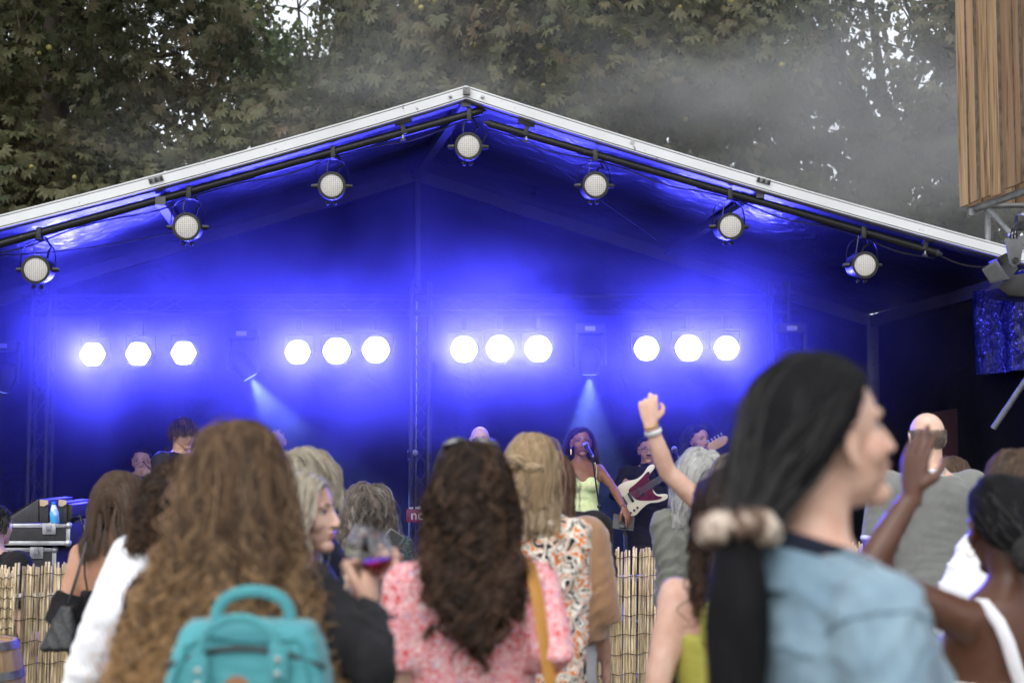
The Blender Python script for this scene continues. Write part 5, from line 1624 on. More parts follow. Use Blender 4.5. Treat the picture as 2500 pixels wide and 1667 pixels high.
# ponytail below the scrunchie
rnd = np.random.default_rng(5); n_, K2 = 1500, 20
t0 = np.array(tie); P2 = np.empty((n_, K2, 3)); an = rnd.uniform(0, 6.28, n_); rr_ = np.sqrt(rnd.random(n_)) * .036
for k in range(K2):
    t = k / (K2 - 1); w = .45 + .75 * min(1, t * 3) - .25 * t
    P2[:, k, 0] = t0[0] - .012 * t + np.cos(an) * rr_ * w; P2[:, k, 1] = t0[1] - .02 * t + np.sin(an) * rr_ * w; P2[:, k, 2] = t0[2] - .34 * t * (1 + .1 * np.sin(an * 3))
P2 += smooth_path(rnd.normal(0, .002, (n_, K2, 3)), 2)
hair_objects(P_, H_BLACK, P2, .0011, rnd, 60, .016, True, None, 1.0, .4, 'ponytail')
me = ruffle(tie, .037, .022, 5).mesh('scrunchie'); me.polygons.foreach_set('use_smooth', np.ones(len(me.polygons), dtype=bool))
link('scrunchie', me, mat('beige_scrunchie', (0.50, 0.42, 0.35), 0.8, (0.12, 0.075, 0.055), 24, 3, .2, 60, lo=.44, hi=.56), P_.root)

# ---- balding man in polo
Q = person('balding man in a grey-green polo shirt with white collar', 2262, 1006, 6.6, -4, 'm', SK_PALE, group=AUD, hair_gap=.004, bulk=1.06)
garment(Q, 'polo_shirt', C_POLO, 0.84, 1.465, .018, {'R': .46, 'L': .46}, .5, wr=.003, arm_off=.024, seed=25)
cl = MB().tube([Q.L(0, -.02, 1.425), Q.L(0, -.022, 1.465), Q.L(0, -.024, 1.50)], [.098, .084, .074], 22, caps=False)
o = link('collar', cl.mesh('collar'), C_WHITE, Q.root, True); md = o.modifiers.new('t', 'SOLIDIFY'); md.thickness = .006
for side in 'RL':
    s, e, w = Q.arm[side]; c = s.lerp(e, .80); wristband(Q, c, (e - s).normalized(), .083, .009, C_WHITE, 'sleeve_trim')
trousers(Q, 'trousers', C_JEANS)
hair(Q, H_GREYBR, n=1500, K=4, length=.013, lenvar=.2, vol=.003, lift=.12, grav=.3, comb=(0, -.1, -1), curl=0, clumps=300, clump=.0, frizz=.0002, rad=.0008, guides=0, under=False, fly_extra=0, seed=26, back_only=True, bald=.18, low=-.95, taper=.2)

# ---- dark-skinned woman clapping, white strap
S_p = person('woman with black hair in a low knot, bare back and white strap, one hand raised', 2452, 1158, 3.4, -28, skin=SK_DARK, group=AUD, head=-8, bulk=1.04,
             arms={'L': dict(e=(2110, 1400, 3.25), w=(2228, 1205, 3.3), D=Vector((.12, .05, 1)), N=Vector((-.75, -.65, 0)), T=Vector((.75, -.55, .1)), curl=[(.25, .25, .15), (.15, .2, .15), (.2, .25, .2), (.3, .3, .2)], spread=.10, thumb=(.5, .6)), 'R': dict(e=(2640, 1600, 3.5), w=(2600, 1500, 3.9))})
garment(S_p, 'top', C_WFLOR, 0.84, 1.22, .012, None, .3)
trousers(S_p, 'trousers', C_WHITE)
strap(S_p, 'halter_strap', C_WHITE, [S_p.L(-.075, -.118, 1.20), S_p.L(-.105, -.118, 1.27), S_p.L(-.125, -.114, 1.34), S_p.L(-.135, -.10, 1.385), S_p.L(-.125, -.05, 1.425), S_p.L(-.11, .04, 1.42), S_p.L(-.1, .12, 1.3)], .016, .006)
hair(S_p, H_BLACK, n=2200, K=18, length=.22, lenvar=.05, vol=.010, lift=.1, grav=.15, comb=(0, -1, -.3), curl=.003, wave=.02, clumps=90, clump=.3, frizz=.001, rad=.0012, guides=80, gr=.014, seed=27, tie=tuple(S_p.H(.0, -.125, -.045)))
bun(S_p, H_BLACK, S_p.H(0, -.150, -.05), .048, 260, 6, .0012)
eh = S_p.H(-.082, .0, -.055)
MB().tube([eh + Vector((.011 * math.cos(t), .003 * math.cos(t), .011 * math.sin(t))) for t in [R(x) for x in range(0, 361, 24)]], .0018, 5).build('earring', MATS['gold'], S_p.root, True)

# ---- white t-shirt at the right edge
T_p = person('brown-haired person in a white t-shirt at the right picture edge', 2492, 1092, 4.6, -12, skin=SK_LIGHT, group=AUD,
             arms={'L': dict(e=(2330, 1500, 4.5), w=(2360, 1600, 4.8))})
garment(T_p, 't_shirt', C_WHITE, 0.84, 1.465, .018, {'R': .45, 'L': .45}, .6, wr=.008, arm_off=.035, seed=28)
trousers(T_p, 'jeans', C_JEANS)
hair(T_p, H_BROWN, n=1800, K=18, length=.30, vol=.02, lift=.4, comb=(0, -.35, 0), part=0.0, curl=.002, wave=.15, clumps=80, clump=.4, rad=.0014, guides=60, seed=29)

# ---- small bun by the balding man
U = person('person with a brown hair knot beyond the balding man', 2325, 1112, 7.6, 6, skin=SK_LIGHT, group=AUD)
garment(U, 'jacket', C_BLACK, 0.84, 1.465, .018, {'R': .95, 'L': .95}, .5)
trousers(U, 'trousers', C_BLACK)
hair(U, H_BROWN, n=1300, K=14, length=.18, vol=.012, lift=.1, grav=.15, comb=(0, -1, 0), curl=.002, clumps=70, clump=.3, rad=.0016, guides=60, seed=30, tie=tuple(U.H(.03, -.12, .0)))
bun(U, H_BROWN, U.H(.06, -.12, -.0), .05, 260, 8, .0016)
# ------------------------------------------------------------------ the band on stage
BAND = 'musicians on the stage'
Z0 = STAGE_Z
b1 = person('trumpet player with receding dark hair at the back left of the stage', 347, 1092, 12.6, 176, 'm', SK_LIGHT, ground=Z0, group=BAND, detail=True, hair_gap=.006, S=.84, pitch=-4,
            arms={'R': dict(e=(318, 1190, 12.5), w=(330, 1158, 12.4), D=Vector((.8, -.2, .35)), N=Vector((-.3, -.9, 0)), T=Vector((0, 0, 1)), curl=GRIP), 'L': dict(e=(380, 1190, 12.5), w=(376, 1160, 12.35), D=Vector((-.8, -.2, .3)), N=Vector((.3, -.9, 0)), T=Vector((0, 0, 1)), curl=GRIP)})
garment(b1, 'shirt', C_BLACK, .84, 1.47, .016, {'R': .95, 'L': .95}, .3)
trousers(b1, 'trousers', C_SUIT)
hair(b1, H_DARKBR, n=700, K=6, length=.03, vol=.004, lift=.3, comb=(0, -.6, 0), guides=30, gr=.008, seed=41, hairline=1.4, rad=.0022)
b2 = person('young man with a brown fringe in a black jacket at the keyboards', 447, 1018, 10.9, 128, 'm', SK_LIGHT, ground=Z0, group=BAND, detail=True, pitch=-8, head=132,
            arms={'R': dict(e=(410, 1210, 10.7), w=(470, 1260, 10.5)), 'L': dict(e=(520, 1210, 11.0), w=(520, 1260, 10.6))})
garment(b2, 'jacket', C_SUIT, .80, 1.475, .022, {'R': .97, 'L': .97}, .5)
trousers(b2, 'trousers', C_SUIT)
hair(b2, H_DARKBR, n=1500, K=10, length=.12, lenvar=.15, vol=.016, lift=.35, grav=.2, comb=(0.1, .35, 0), curl=.003, wave=.08, clumps=60, clump=.6, frizz=.001, rad=.0022, guides=70, gr=.012, seed=42, face_guard=False, hairline=.75)
b3 = person('man with cropped hair half lost in blue haze at the stage back', 676, 1045, 12.9, 186, 'm', SK_LIGHT, ground=Z0, group=BAND, detail=True, hair_gap=.004, S=.9)
garment(b3, 'shirt', C_BLACK, .84, 1.47, .016, {'R': .95, 'L': .95}, .3)
trousers(b3, 'trousers', C_SUIT)
hair(b3, H_DARKBR, n=700, K=5, length=.014, vol=.003, lift=.5, guides=0, under=False, seed=43, rad=.002)
b4 = person('bald musician in dark glasses behind the floral dress woman', 1172, 1041, 11.6, 180, 'm', SK_PALE, ground=Z0, group=BAND, detail=True, hair_gap=.0, S=.93)
garment(b4, 'shirt', C_BLACK, .84, 1.47, .016, {'R': .95, 'L': .95}, .3)
trousers(b4, 'trousers', C_SUIT)
gl = mat('dark_lens', (0.01, 0.01, 0.012), .1, spec=.8)
def glasses(F, dark=True, name='glasses'):
    m = MB(); l = MB()
    for sg in (-1, 1):
        ring = [F.H(sg * .033 + .026 * math.cos(t), .099 - .010 * abs(sg * .033 + .026 * math.cos(t)) / .06, .004 + .019 * math.sin(t)) for t in [R(x) for x in range(0, 361, 24)]]
        m.tube(ring, .0018, 5)
        m.tube([F.H(sg * .059, .09, .010), F.H(sg * .078, .04, .010), F.H(sg * .080, -.01, .002)], .0017, 5)
        if dark: l.add([F.H(sg * .033 + .025 * math.cos(t), .0985 - .010 * abs(sg * .033 + .025 * math.cos(t)) / .06, .004 + .018 * math.sin(t)) for t in [R(x) for x in range(0, 360, 24)]], [tuple(range(15))])
    m.tube([F.H(-.008, .1, .008), F.H(.008, .1, .008)], .0017, 5)
    o = m.build(name, BLACKM, F.root, True)
    if dark: l.build('lens', gl, o)
glasses(b4, True, 'sunglasses')
SILK = mat('brown_lips', (0.16, 0.05, 0.045), .35)
b5 = person('singer in a pale lime dress behind the microphone', 1418, 1041, 11.5, 176, 'f', SK_BROWN, ground=Z0, group=BAND, detail=True, lip=SILK, pitch=3, head=172, hair_gap=.014, bulk=.98,
            arms={'L': dict(e=(1497, 1190, 11.38), w=(1522, 1238, 11.22), D=Vector((.42, -.12, -.9)), N=Vector((.55, -.75, .3)), T=Vector((-.75, -.45, -.2)), curl=[(.15, .25, .2), (.25, .35, .25), (.35, .45, .3), (.4, .5, .3)], spread=.3), 'R': dict(e=(1360, 1200, 11.5), w=(1372, 1270, 11.35))})
garment(b5, 'dress', C_LIME, .84, 1.285, .007, None, .0, wr=.003)
skirt(b5, 'dress_skirt', C_LIME, .5, .87, .010, .02)
for sg in (-1, 1):
    strap(b5, 'shoulder_strap', C_LIME, [b5.L(sg * .095, .118, 1.27), b5.L(sg * .118, .108, 1.33), b5.L(sg * .126, .075, 1.395), b5.L(sg * .122, .02, 1.437), b5.L(sg * .112, -.06, 1.43), b5.L(sg * .10, -.112, 1.33), b5.L(sg * .09, -.11, 1.26)], .016, .004)
hair(b5, H_DARKBR, n=1900, K=20, length=.40, lenvar=.07, vol=.022, lift=.35, grav=.22, spread=.30, spread_z=.2, comb=(0, -1.0, 0), part=.0, curl=.003, wave=.14, clumps=80, clump=.4, frizz=.002, rad=.0020, guides=70, gr=.014, seed=45)
er = b5.H(.084, .005, -.05)
MB().tube([er, er + Vector((0, -.002, -.02)), er + Vector((0, -.004, -.045))], [.006, .008, .006], 6).build('earring', MATS['gold'], b5.root, True)
wristband(b5, b5.arm['L'][2], (b5.arm['L'][1] - b5.arm['L'][2]).normalized(), .028, .004, MATS['gold'], 'bracelet')
b6 = person('bass player in black shirt and round glasses', 1582, 1062, 12.2, 184, 'm', SK_TAN, ground=Z0, group=BAND, detail=True, S=.93,
            arms={'R': dict(e=(1502, 1205, 12.15), w=(1530, 1178, 11.86), D=Vector((.45, -.15, -.35)), N=Vector((-.1, -1, .2)), T=Vector((.5, -.1, .7)), curl=RELAX), 'L': dict(e=(1680, 1215, 12.1), w=(1690, 1128, 11.82), D=Vector((-.1, -.1, 1)), N=Vector((.3, .9, 0)), T=Vector((0, -1, 0)), curl=GRIP)})
garment(b6, 'shirt', C_BLACK, .84, 1.475, .018, {'R': .96, 'L': .96}, .4)
cl = MB().tube([b6.L(0, -.01, 1.43), b6.L(0, -.012, 1.465), b6.L(0, -.014, 1.50)], [.092, .080, .072], 20, caps=False)
o = link('collar', cl.mesh('collar'), C_BLACK, b6.root, True); md = o.modifiers.new('t', 'SOLIDIFY'); md.thickness = .006
garment(b6, 'jacket', C_SUIT, .70, 1.30, .035, None, .6, wr=.006)
trousers(b6, 'trousers', C_SUIT, .022)
hair(b6, H_BLACK, n=900, K=7, length=.045, vol=.012, lift=.6, comb=(0, -.2, 0), guides=50, gr=.012, seed=46, rad=.002)
glasses(b6, False)
MB().tube([b6.H(-.022, .092, -.044), b6.H(0, .1, -.041), b6.H(.022, .092, -.044)], [.002, .004, .002], 6).build('moustache', EYE_D, b6.root, True)
bd = MB(); 
for t in range(-50, 51, 20): bd.ell(b6.H(.05 * math.sin(R(t)), .018 + .062 * math.cos(R(t)), -.088), (.014, .010, .012), None, 8, 6)
b7 = person('backing singer with long dark curls beside the bass neck', 1706, 1038, 12.0, 158, 'f', SK_TAN, ground=Z0, group=BAND, detail=True, lip=SILK, head=150, pitch=2, bulk=.98)
garment(b7, 'dress', C_MINT, .84, 1.28, .008, None, .1)
skirt(b7, 'dress_skirt', C_MINT, .5, .87, .012, .06)
hair(b7, H_BLACK, n=2200, K=24, length=.42, lenvar=.1, vol=.04, lift=.7, grav=.2, spread=.35, spread_z=.2, comb=(.15, -.5, 0), part=.01, curl=.009, wave=.06, clumps=150, clump=.6, frizz=.003, rad=.0018, guides=80, gr=.016, seed=47)

# stage hand sitting by the flight cases
Dh = person('stage hand in a black t-shirt seated by the flight cases, cut by the left edge', -8, 1232, 8.7, 25, 'm', SK_PALE, group='stage crew', S=1.0, seat=True)
garment(Dh, 't_shirt', C_BLACK, .84, 1.47, .018, {'R': .46, 'L': .46}, .5, arm_off=.03)
hair(Dh, H_BLACK, n=900, K=9, length=.07, vol=.014, lift=.5, comb=(0, -.3, 0), guides=50, gr=.012, seed=48, rad=.002)
strap(Dh, 'rucksack_strap', RUBBER, [Dh.L(.10, -.15, 1.15), Dh.L(.105, -.148, 1.3), Dh.L(.115, -.10, 1.42), Dh.L(.118, 0, 1.47), Dh.L(.11, .1, 1.4)], .022, .005)

# ------------------------------------------------------------------ bass guitar
gO = at(1566, 1196, 11.72); gT = at(1752, 1086, 11.66)
U_ = (gT - gO).normalized(); nrm_ = Vector((0, -1, 0)); nrm_ = (nrm_ - U_ * nrm_.dot(U_)).normalized(); V_ = nrm_.cross(U_).normalized()
if V_.z < 0: V_ = -V_
G_ = lambda u, v, w=0.0: gO + U_ * u + V_ * v + nrm_ * w
bass = empty('bass_guitar', gO, 'cream bass guitar with a dark red pickguard held by the bass player', 'bass guitar')
CREAM = mat('cream_lacquer', (0.66, 0.62, 0.46), .25, (0.60, 0.56, 0.41), 6, 3, coat=.4)
def smooth_outline(pts, n=4):
    out = []; k = len(pts)
    for i in range(k):
        p0, p1, p2, p3 = [np.array(pts[(i + j - 1) % k]) for j in range(4)]
        for s in range(n):
            t = s / n
            out.append(tuple(.5 * ((2 * p1) + (-p0 + p2) * t + (2 * p0 - 5 * p1 + 4 * p2 - p3) * t * t + (-p0 + 3 * p1 - 3 * p2 + p3) * t ** 3)))
    return out
ol = [(-.215, .0), (-.205, .075), (-.15, .125), (-.07, .125), (.01, .100), (.08, .108), (.15, .140), (.195, .130), (.185, .100), (.12, .075), (.095, .045), (.085, .035), (.085, -.035), (.085, -.06), (.095, -.095), (.135, -.115), (.165, -.140), (.14, -.165), (.07, -.155), (.0, -.125), (-.07, -.130), (-.15, -.150), (-.205, -.115), (-.222, -.05)]
MB().prism([G_(u, v, -.02) for u, v in smooth_outline(ol)], nrm_, .04).build('body', CREAM, bass, bevel=.006)
pg = [(-.09, .055), (-.02, .07), (.05, .085), (.12, .105), (.13, .085), (.095, .05), (.085, .036), (.085, -.036), (.075, -.06), (.085, -.10), (.115, -.128), (.10, -.138), (.04, -.118), (-.02, -.085), (-.07, -.05), (-.09, .0)]
MB().prism([G_(u, v, .0205) for u, v in smooth_outline(pg, 3)], nrm_, .003).build('pickguard', mat('tortoise_red', (0.13, 0.012, 0.02), .2, (0.06, 0.006, 0.01), 30, 3, coat=.3), bass)
rotG = Matrix((U_, V_, nrm_)).transposed()
for u in (-.105, -.015): MB().box(G_(u, -.005, .026), (.022, .085, .010), rotG).build('pickup', BLACK, bass, bevel=.003)
MB().box(G_(-.175, -.002, .024), (.045, .075, .008), rotG).build('bridge', BLACKM, bass, bevel=.002)
for k in range(4): MB().tube([G_(-.10 - .035 * k, -.105 - .004 * k, .02), G_(-.10 - .035 * k, -.105 - .004 * k, .036)], [.010, .009], 10).build('knob', BLACK, bass)
MB().box(G_(.36, 0, .010), (.58, .050, .020), rotG).build('neck', mat('maple', (0.42, 0.26, 0.12), .4), bass, bevel=.004)
fb = MB().box(G_(.345, 0, .0235), (.60, .048, .006), rotG).build('fretboard', mat('rosewood', (0.035, 0.02, 0.015), .45), bass)
for k in range(12): MB().box(G_(.62 - .56 * (1 - 2 ** (-(k + 1) / 9)), 0, .0275), (.003, .047, .0015), rotG).build('fret', STEEL, fb)
hd = [(.645, .024), (.66, .045), (.70, .048), (.76, .046), (.81, .036), (.825, .01), (.80, -.02), (.75, -.028), (.69, -.026), (.645, -.024)]
hs_ = MB().prism([G_(u, v, -.004) for u, v in smooth_outline(hd, 3)], nrm_, .016).build('headstock', MATS['maple'], bass, bevel=.003)
for k in range(5): MB().tube([G_(.675 + .03 * k, .046, .004), G_(.675 + .03 * k, .072, .004)], [.006, .010], 7).build('tuner', STEEL, hs_)
for k in range(5): MB().tube([G_(-.175, -.026 + .013 * k, .034), G_(.645, -.016 + .008 * k, .030)], .0011, 4).build('string', STEEL, bass)
sp_ = [G_(.19, .13, 0), b6.L(-.13, .13, 1.30), b6.L(-.12, .06, 1.44), b6.L(-.05, -.05, 1.47), b6.L(.06, -.1, 1.40)]
MB().tube(sp_, [(.003, .022)] * 5, 6, ref=nrm_).build('strap', BLACK, bass, True)

# ------------------------------------------------------------------ microphones and stands
def mic(tip, tail, label):
    tip, tail = Vector(tip), Vector(tail); d = (tip - tail).normalized()
    r = empty('microphone', tail, label, 'microphone')
    MB().tube([tail, tail + d * .01, tail.lerp(tip, .6), tip - d * .04], [.009, .011, .013, .018], 12).build('handle', BLACK, r, True)
    MB().tube([tail - d * .012, tail - d * .001], [.008, .010], 10).build('plug', STEEL, r)
    MB().ell(tip - d * .022, (.025, .025, .025), None, 14, 10).build('grille', mat('mic_grille', (.32, .32, .34), .35, (.1, .1, .1), 260, 2, .8, 260, metal=.6), r, True)
    MB().tube([tip - d * .034, tip - d * .028], .0262, 14).build('ring', STEEL, r)
def stand(top, foot, boom_from, label, name='microphone_stand'):
    top, foot, bf = Vector(top), Vector(foot), Vector(boom_from)
    r = empty(name, (foot.x, foot.y, foot.z), label, 'microphone stand')
    MB().tube([foot, foot.lerp(bf, .55)], .011, 10).build('lower_tube', BLACKM, r, True)
    MB().tube([foot.lerp(bf, .53), bf], .008, 10).build('upper_tube', BLACKM, r, True)
    MB().tube([foot.lerp(bf, .53), foot.lerp(bf, .57)], .016, 10).build('clutch', BLACK, r, True)
    MB().ell(bf, .017, None, 10, 7).build('joint', BLACK, r, True)
    d = (top - bf).normalized()
    MB().tube([bf - d * .12, top], .0065, 8).build('boom', BLACKM, r, True)
    MB().tube([bf - d * .15, bf - d * .10], .014, 8).build('counterweight', BLACK, r, True)
    MB().tube([top - d * .04, top], .014, 10).build('clip', BLACK, r, True)
    for a in (20, 140, 260):
        MB().tube([foot + Vector((0, 0, .12)), foot + Vector((.32 * math.cos(R(a)), .32 * math.sin(R(a)), .012))], .008, 6).build('leg', BLACKM, r, True)
mic(at(1428, 1083, 11.28), at(1447, 1113, 11.12), 'black vocal microphone at the singer\'s mouth')
mp_ = at(1445, 1112, 11.14)
ft_ = at(1472, 1270, 11.18); stand(mp_, (ft_.x, ft_.y, Z0), at(1463, 1236, 11.18), 'black microphone stand in front of the singer')
mic(at(1644, 1092, 11.6), at(1656, 1116, 11.5), 'black microphone in front of the backing singer')
m2 = at(1655, 1115, 11.5); f2 = at(1668, 1300, 11.55); stand(m2, (f2.x, f2.y, Z0), at(1664, 1200, 11.53), 'black microphone stand in front of the backing singer')
mic(at(1020, 1106, 11.9), at(998, 1102, 11.95), 'microphone lying level on the boom by the lattice tower')
m3 = at(999, 1103, 11.95); f3 = at(1010, 1380, 12.0); stand(m3 + Vector((0, 0, -.005)), (f3.x, f3.y, Z0), at(1000, 1122, 11.98), 'tall black microphone stand beside the lattice tower')
MB_ = at(1752, 1078, 11.66)

# trumpet
tr0, tr1 = at(350, 1126, 12.40), at(392, 1172, 12.2)
BRASS = mat('brass', (.75, .5, .2), .22, (.55, .36, .14), 20, 3, metal=1.0)
tp = empty('trumpet', tr0, 'brass trumpet at the trumpet player\'s lips', 'trumpet')
td = (tr1 - tr0).normalized()
MB().tube([tr0, tr0 + td * .02, tr0 + td * .3, tr0 + td * .38, tr0 + td * .43, tr0 + td * .45], [.010, .006, .007, .018, .042, .06], 14).build('bell', BRASS, tp, True)
lo_ = Vector((0, 0, -.07)); MB().tube([tr0 + td * .1, tr0 + td * .1 + lo_, tr0 + td * .3 + lo_, tr0 + td * .3], .006, 7).build('tubing', BRASS, tp, True)
for k in range(3): MB().tube([tr0 + td * (.16 + .025 * k) + Vector((0, 0, -.08)), tr0 + td * (.16 + .025 * k) + Vector((0, 0, .045))], .009, 8).build('valve', BRASS, tp, True)

# red keyboard with its lettering
kb0, kb1 = at(992, 1256, 11.75), at(1190, 1262, 11.75)
kbd = empty('stage_keyboard', (kb0.x, kb0.y, Z0), 'red stage keyboard with white lettering behind the microphone stand', 'keyboard')
kc = (kb0 + kb1) / 2; kw = (kb1 - kb0).length
KRED = mat('keyboard_red', (0.13, 0.008, 0.013), .5, (.10, .006, .01), 8, 3)
MB().box((kc.x, kc.y + .14, kc.z), (kw, .30, .105)).build('case', KRED, kbd, bevel=.008)
MB().box((kc.x, kc.y + .20, kc.z + .056), (kw * .96, .12, .012)).build('key_bed', EYE_W, kbd)
for k in range(9): MB().tube([(kb0.x + .06 + .05 * k, kc.y + .06, kc.z + .052), (kb0.x + .06 + .05 * k, kc.y + .06, kc.z + .078)], .009, 8).build('knob', EYE_W if k % 3 else BLACK, kbd)
for sg in (-1, 1): MB().tube([(kc.x + sg * kw * .35, kc.y + .14, kc.z - .05), (kc.x - sg * kw * .3, kc.y + .14, Z0)], .015, 8).build('stand_leg', BLACKM, kbd, True)
def lettering(txt, size, loc, m_, parent, name='lettering'):
    cu = bpy.data.curves.new('txt', 'FONT'); cu.body = txt; cu.size = size; cu.extrude = .0008
    o = bpy.data.objects.new('txt', cu); TMP.collection.objects.link(o); vl = TMP.view_layers[0]; vl.update()
    me = bpy.data.meshes.new_from_object(o.evaluated_get(vl.depsgraph))
    bpy.data.objects.remove(o)
    me.transform(Matrix.Translation(Vector(loc)) @ Matrix.Rotation(R(90), 4, 'X'))
    return link(name, me, m_, parent)
lettering('nord stage', .115, (kb0.x + .035, kc.y - .012, kc.z - .030), mat('white_print', (.45, .45, .45), .6), kbd)

# tablets on stands
def tablet(cx, cy, Y, w, h, tilt, label, foot_px):
    c = at(cx, cy, Y); r = empty('tablet_stand', (c.x, c.y + .02, Z0), label, 'tablet stand')
    rot = Matrix.Rotation(R(tilt), 3, 'X') @ Matrix.Rotation(R(8), 3, 'Y')
    t = MB().box(c, (w, .010, h), rot).build('tablet', BLACK, r, bevel=.003)
    MB().box(c + rot @ Vector((0, .0062, 0)), (w * .9, .002, h * .9), rot).build('screen', mat('dim_screen', (.02, .02, .025), .15), t)
    MB().box(c + rot @ Vector((0, -.012, -h * .3)), (w * .3, .02, .03), rot).build('holder', BLACKM, r, bevel=.003)
    MB().tube([c + Vector((0, 0, -h * .45)), c + Vector((.02, 0, -h * .9)), (c.x + .03, c.y + .02, Z0)], .011, 8).build('pole', BLACKM, r, True)
    for a in (30, 150, 270): MB().tube([(c.x + .03, c.y + .02, Z0 + .1), (c.x + .03 + .25 * math.cos(R(a)), c.y + .02 + .25 * math.sin(R(a)), Z0 + .01)], .008, 6).build('leg', BLACKM, r, True)
    MB().tube([c + Vector((-w * .4, 0, -h * .3)), c + Vector((-w * .7, .02, -h)), (c.x - w * .6, c.y, Z0)], .004, 5).build('cable', RUBBER, r, True)
tablet(1522, 1275, 11.25, .17, .125, -25, 'black tablet on a stand below the singer\'s hand', 1520)
tablet(1656, 1216, 11.4, .15, .16, -20, 'black tablet on a stand beside the silver-haired woman', 1660)

# dark red upholstered chair at the stage's right side
ch = empty('stage_chair', at(2320, 1300, 12.2) * 1.0, 'dark red padded chair back behind the balding man', 'chair')
cc = at(2318, 1060, 12.2); ch.location = (cc.x, cc.y, 0.15)
MAR = mat('maroon_padding', (.03, .005, .009), .85)
MB().box((cc.x, cc.y, cc.z), (.24, .06, .42), Matrix.Rotation(R(-8), 3, 'Y')).build('backrest', MAR, ch, bevel=.025)
MB().box((cc.x, cc.y + .2, cc.z - .35), (.40, .42, .07)).build('seat', MAR, ch, bevel=.02)
for sx_ in (-1, 1):
    for sy in (0, .4): MB().tube([(cc.x + sx_ * .17, cc.y + sy, cc.z - .36), (cc.x + sx_ * .19, cc.y + sy, .15)], .012, 6).build('leg', BLACKM, ch, True)
# ------------------------------------------------------------------ things the crowd carries
TEAL = mat('teal_canvas', (0.055, 0.265, 0.295), .75, (0.042, 0.21, 0.24), 10, 5, .3, 220, sheen=.2)
TEALD = mat('teal_webbing', (0.035, 0.21, 0.235), .7, None, 30, 4, .3, 160)
bp0 = at(612, 1560, 2.55)
bpk = empty('backpack', (bp0.x, bp0.y, 1.0), 'teal canvas backpack with two carrying handles on the curly-haired woman', 'backpack')
def loft(rings, n=28, ex=.45):
    vs = []; fs = []
    for (c, w, d) in rings:
        for i in range(n):
            a = 2 * math.pi * i / n; x, y = math.cos(a), math.sin(a)
            vs.append(Vector(c) + Vector((math.copysign(abs(x) ** ex, x) * w, math.copysign(abs(y) ** ex, y) * d, 0)))
    for i in range(len(rings) - 1):
        for j in range(n):
            j2 = (j + 1) % n; fs.append((i * n + j, i * n + j2, (i + 1) * n + j2, (i + 1) * n + j))
    fs.append(tuple(range(n - 1, -1, -1))); fs.append(tuple((len(rings) - 1) * n + j for j in range(n)))
    return MB().add(vs, fs)
zt_ = at(612, 1512, 2.55).z
bx_, by_ = bp0.x, bp0.y
MBp = loft([((bx_, by_, zt_ - .40), .135, .06), ((bx_, by_, zt_ - .385), .155, .075), ((bx_, by_, zt_ - .2), .155, .08), ((bx_, by_, zt_ - .10), .142, .075), ((bx_, by_, zt_ - .045), .128, .066), ((bx_, by_, zt_ - .012), .116, .052), ((bx_, by_, zt_), .105, .036)], 36, .32)
me = remesh(MBp, .0065, 1); wrinkle(me, .0026, 60, 9); mbag = link('main_bag', me, TEAL, bpk)
for dx in (-.128, .128):
    seam_on(mbag, None, [Vector((bx_ + dx * .80, by_ - .09, zt_ - .02)), Vector((bx_ + dx, by_ - .09, zt_ - .12)), Vector((bx_ + dx * 1.12, by_ - .09, zt_ - .36))], TEALD, .0035, 'piping')
seam_on(mbag, None, [Vector((bx_ - .11, by_ - .09, zt_ - .018)), Vector((bx_, by_ - .09, zt_ - .014)), Vector((bx_ + .11, by_ - .09, zt_ - .018))], TEALD, .004, 'piping')
zp = [Vector((bx_ + .137 * math.sin(t), by_ - .05 - .020 * math.cos(t), zt_ - .075 + .035 * math.cos(t) ** 2)) for t in [R(x) for x in range(-90, 91, 12)]]
MB().tube(zp, [(.005, .004)] * len(zp), 6).build('zip', BLACK, bpk, True)
me = remesh(loft([((bx_, by_ - .065, zt_ - .38), .10, .035), ((bx_, by_ - .07, zt_ - .33), .118, .045), ((bx_, by_ - .07, zt_ - .20), .112, .045), ((bx_, by_ - .06, zt_ - .165), .10, .03)]), .008, 2); link('front_pocket', me, TEAL, bpk)
def arch(x0, x1, y, z0, ztop, r, name, m_):
    pts = [Vector((x0 + (x1 - x0) * (.5 - .5 * math.cos(R(a))), y, z0 + (ztop - z0) * math.sin(R(a)) ** .6)) for a in range(0, 181, 12)]
    return MB().tube(pts, [(r * .55, r)] * len(pts), 10, ref=(0, -1, 0)).build(name, m_, bpk, True)
hz_ = lambda py: at(612, py, 2.46).z
arch(bx_ - .062, bx_ + .07, by_ - .0, hz_(1545), hz_(1455), .011, 'rear_handle', TEAL)
h2_ = arch(bx_ - .072, bx_ + .062, by_ - .088, hz_(1640), hz_(1508), .0085, 'front_handle', TEAL)
for x, py in ((bx_ - .072, 1632), (bx_ + .064, 1605)):
    tb_ = MB().box((x, by_ - .092, hz_(py + 10)), (.032, .008, .06)).build('handle_tab', TEAL, bpk, bevel=.004)
    for dz in (.008, -.016): MB().ell((x, by_ - .098, hz_(py) + dz - .01), (.006, .003, .006), None, 10, 6).build('snap', STEEL, tb_, True)
MB().tube([(bx_ - .002, by_ - .112, hz_(1675)), (bx_ - .002, by_ - .117, hz_(1675))], .022, 20).build('leather_badge', mat('tan_leather', (.33, .15, .075), .6), bpk, True)
for sg in (-1, 1):
    MB().tube([A.L(sg * .10, -.13, 1.30), A.L(sg * .105, -.11, 1.38), A.L(sg * .115, -.06, 1.46), A.L(sg * .12, .05, 1.44), A.L(sg * .13, .14, 1.3)], [(.005, .024)] * 5, 8, ref=A.f).build('shoulder_strap', TEAL, bpk, True)

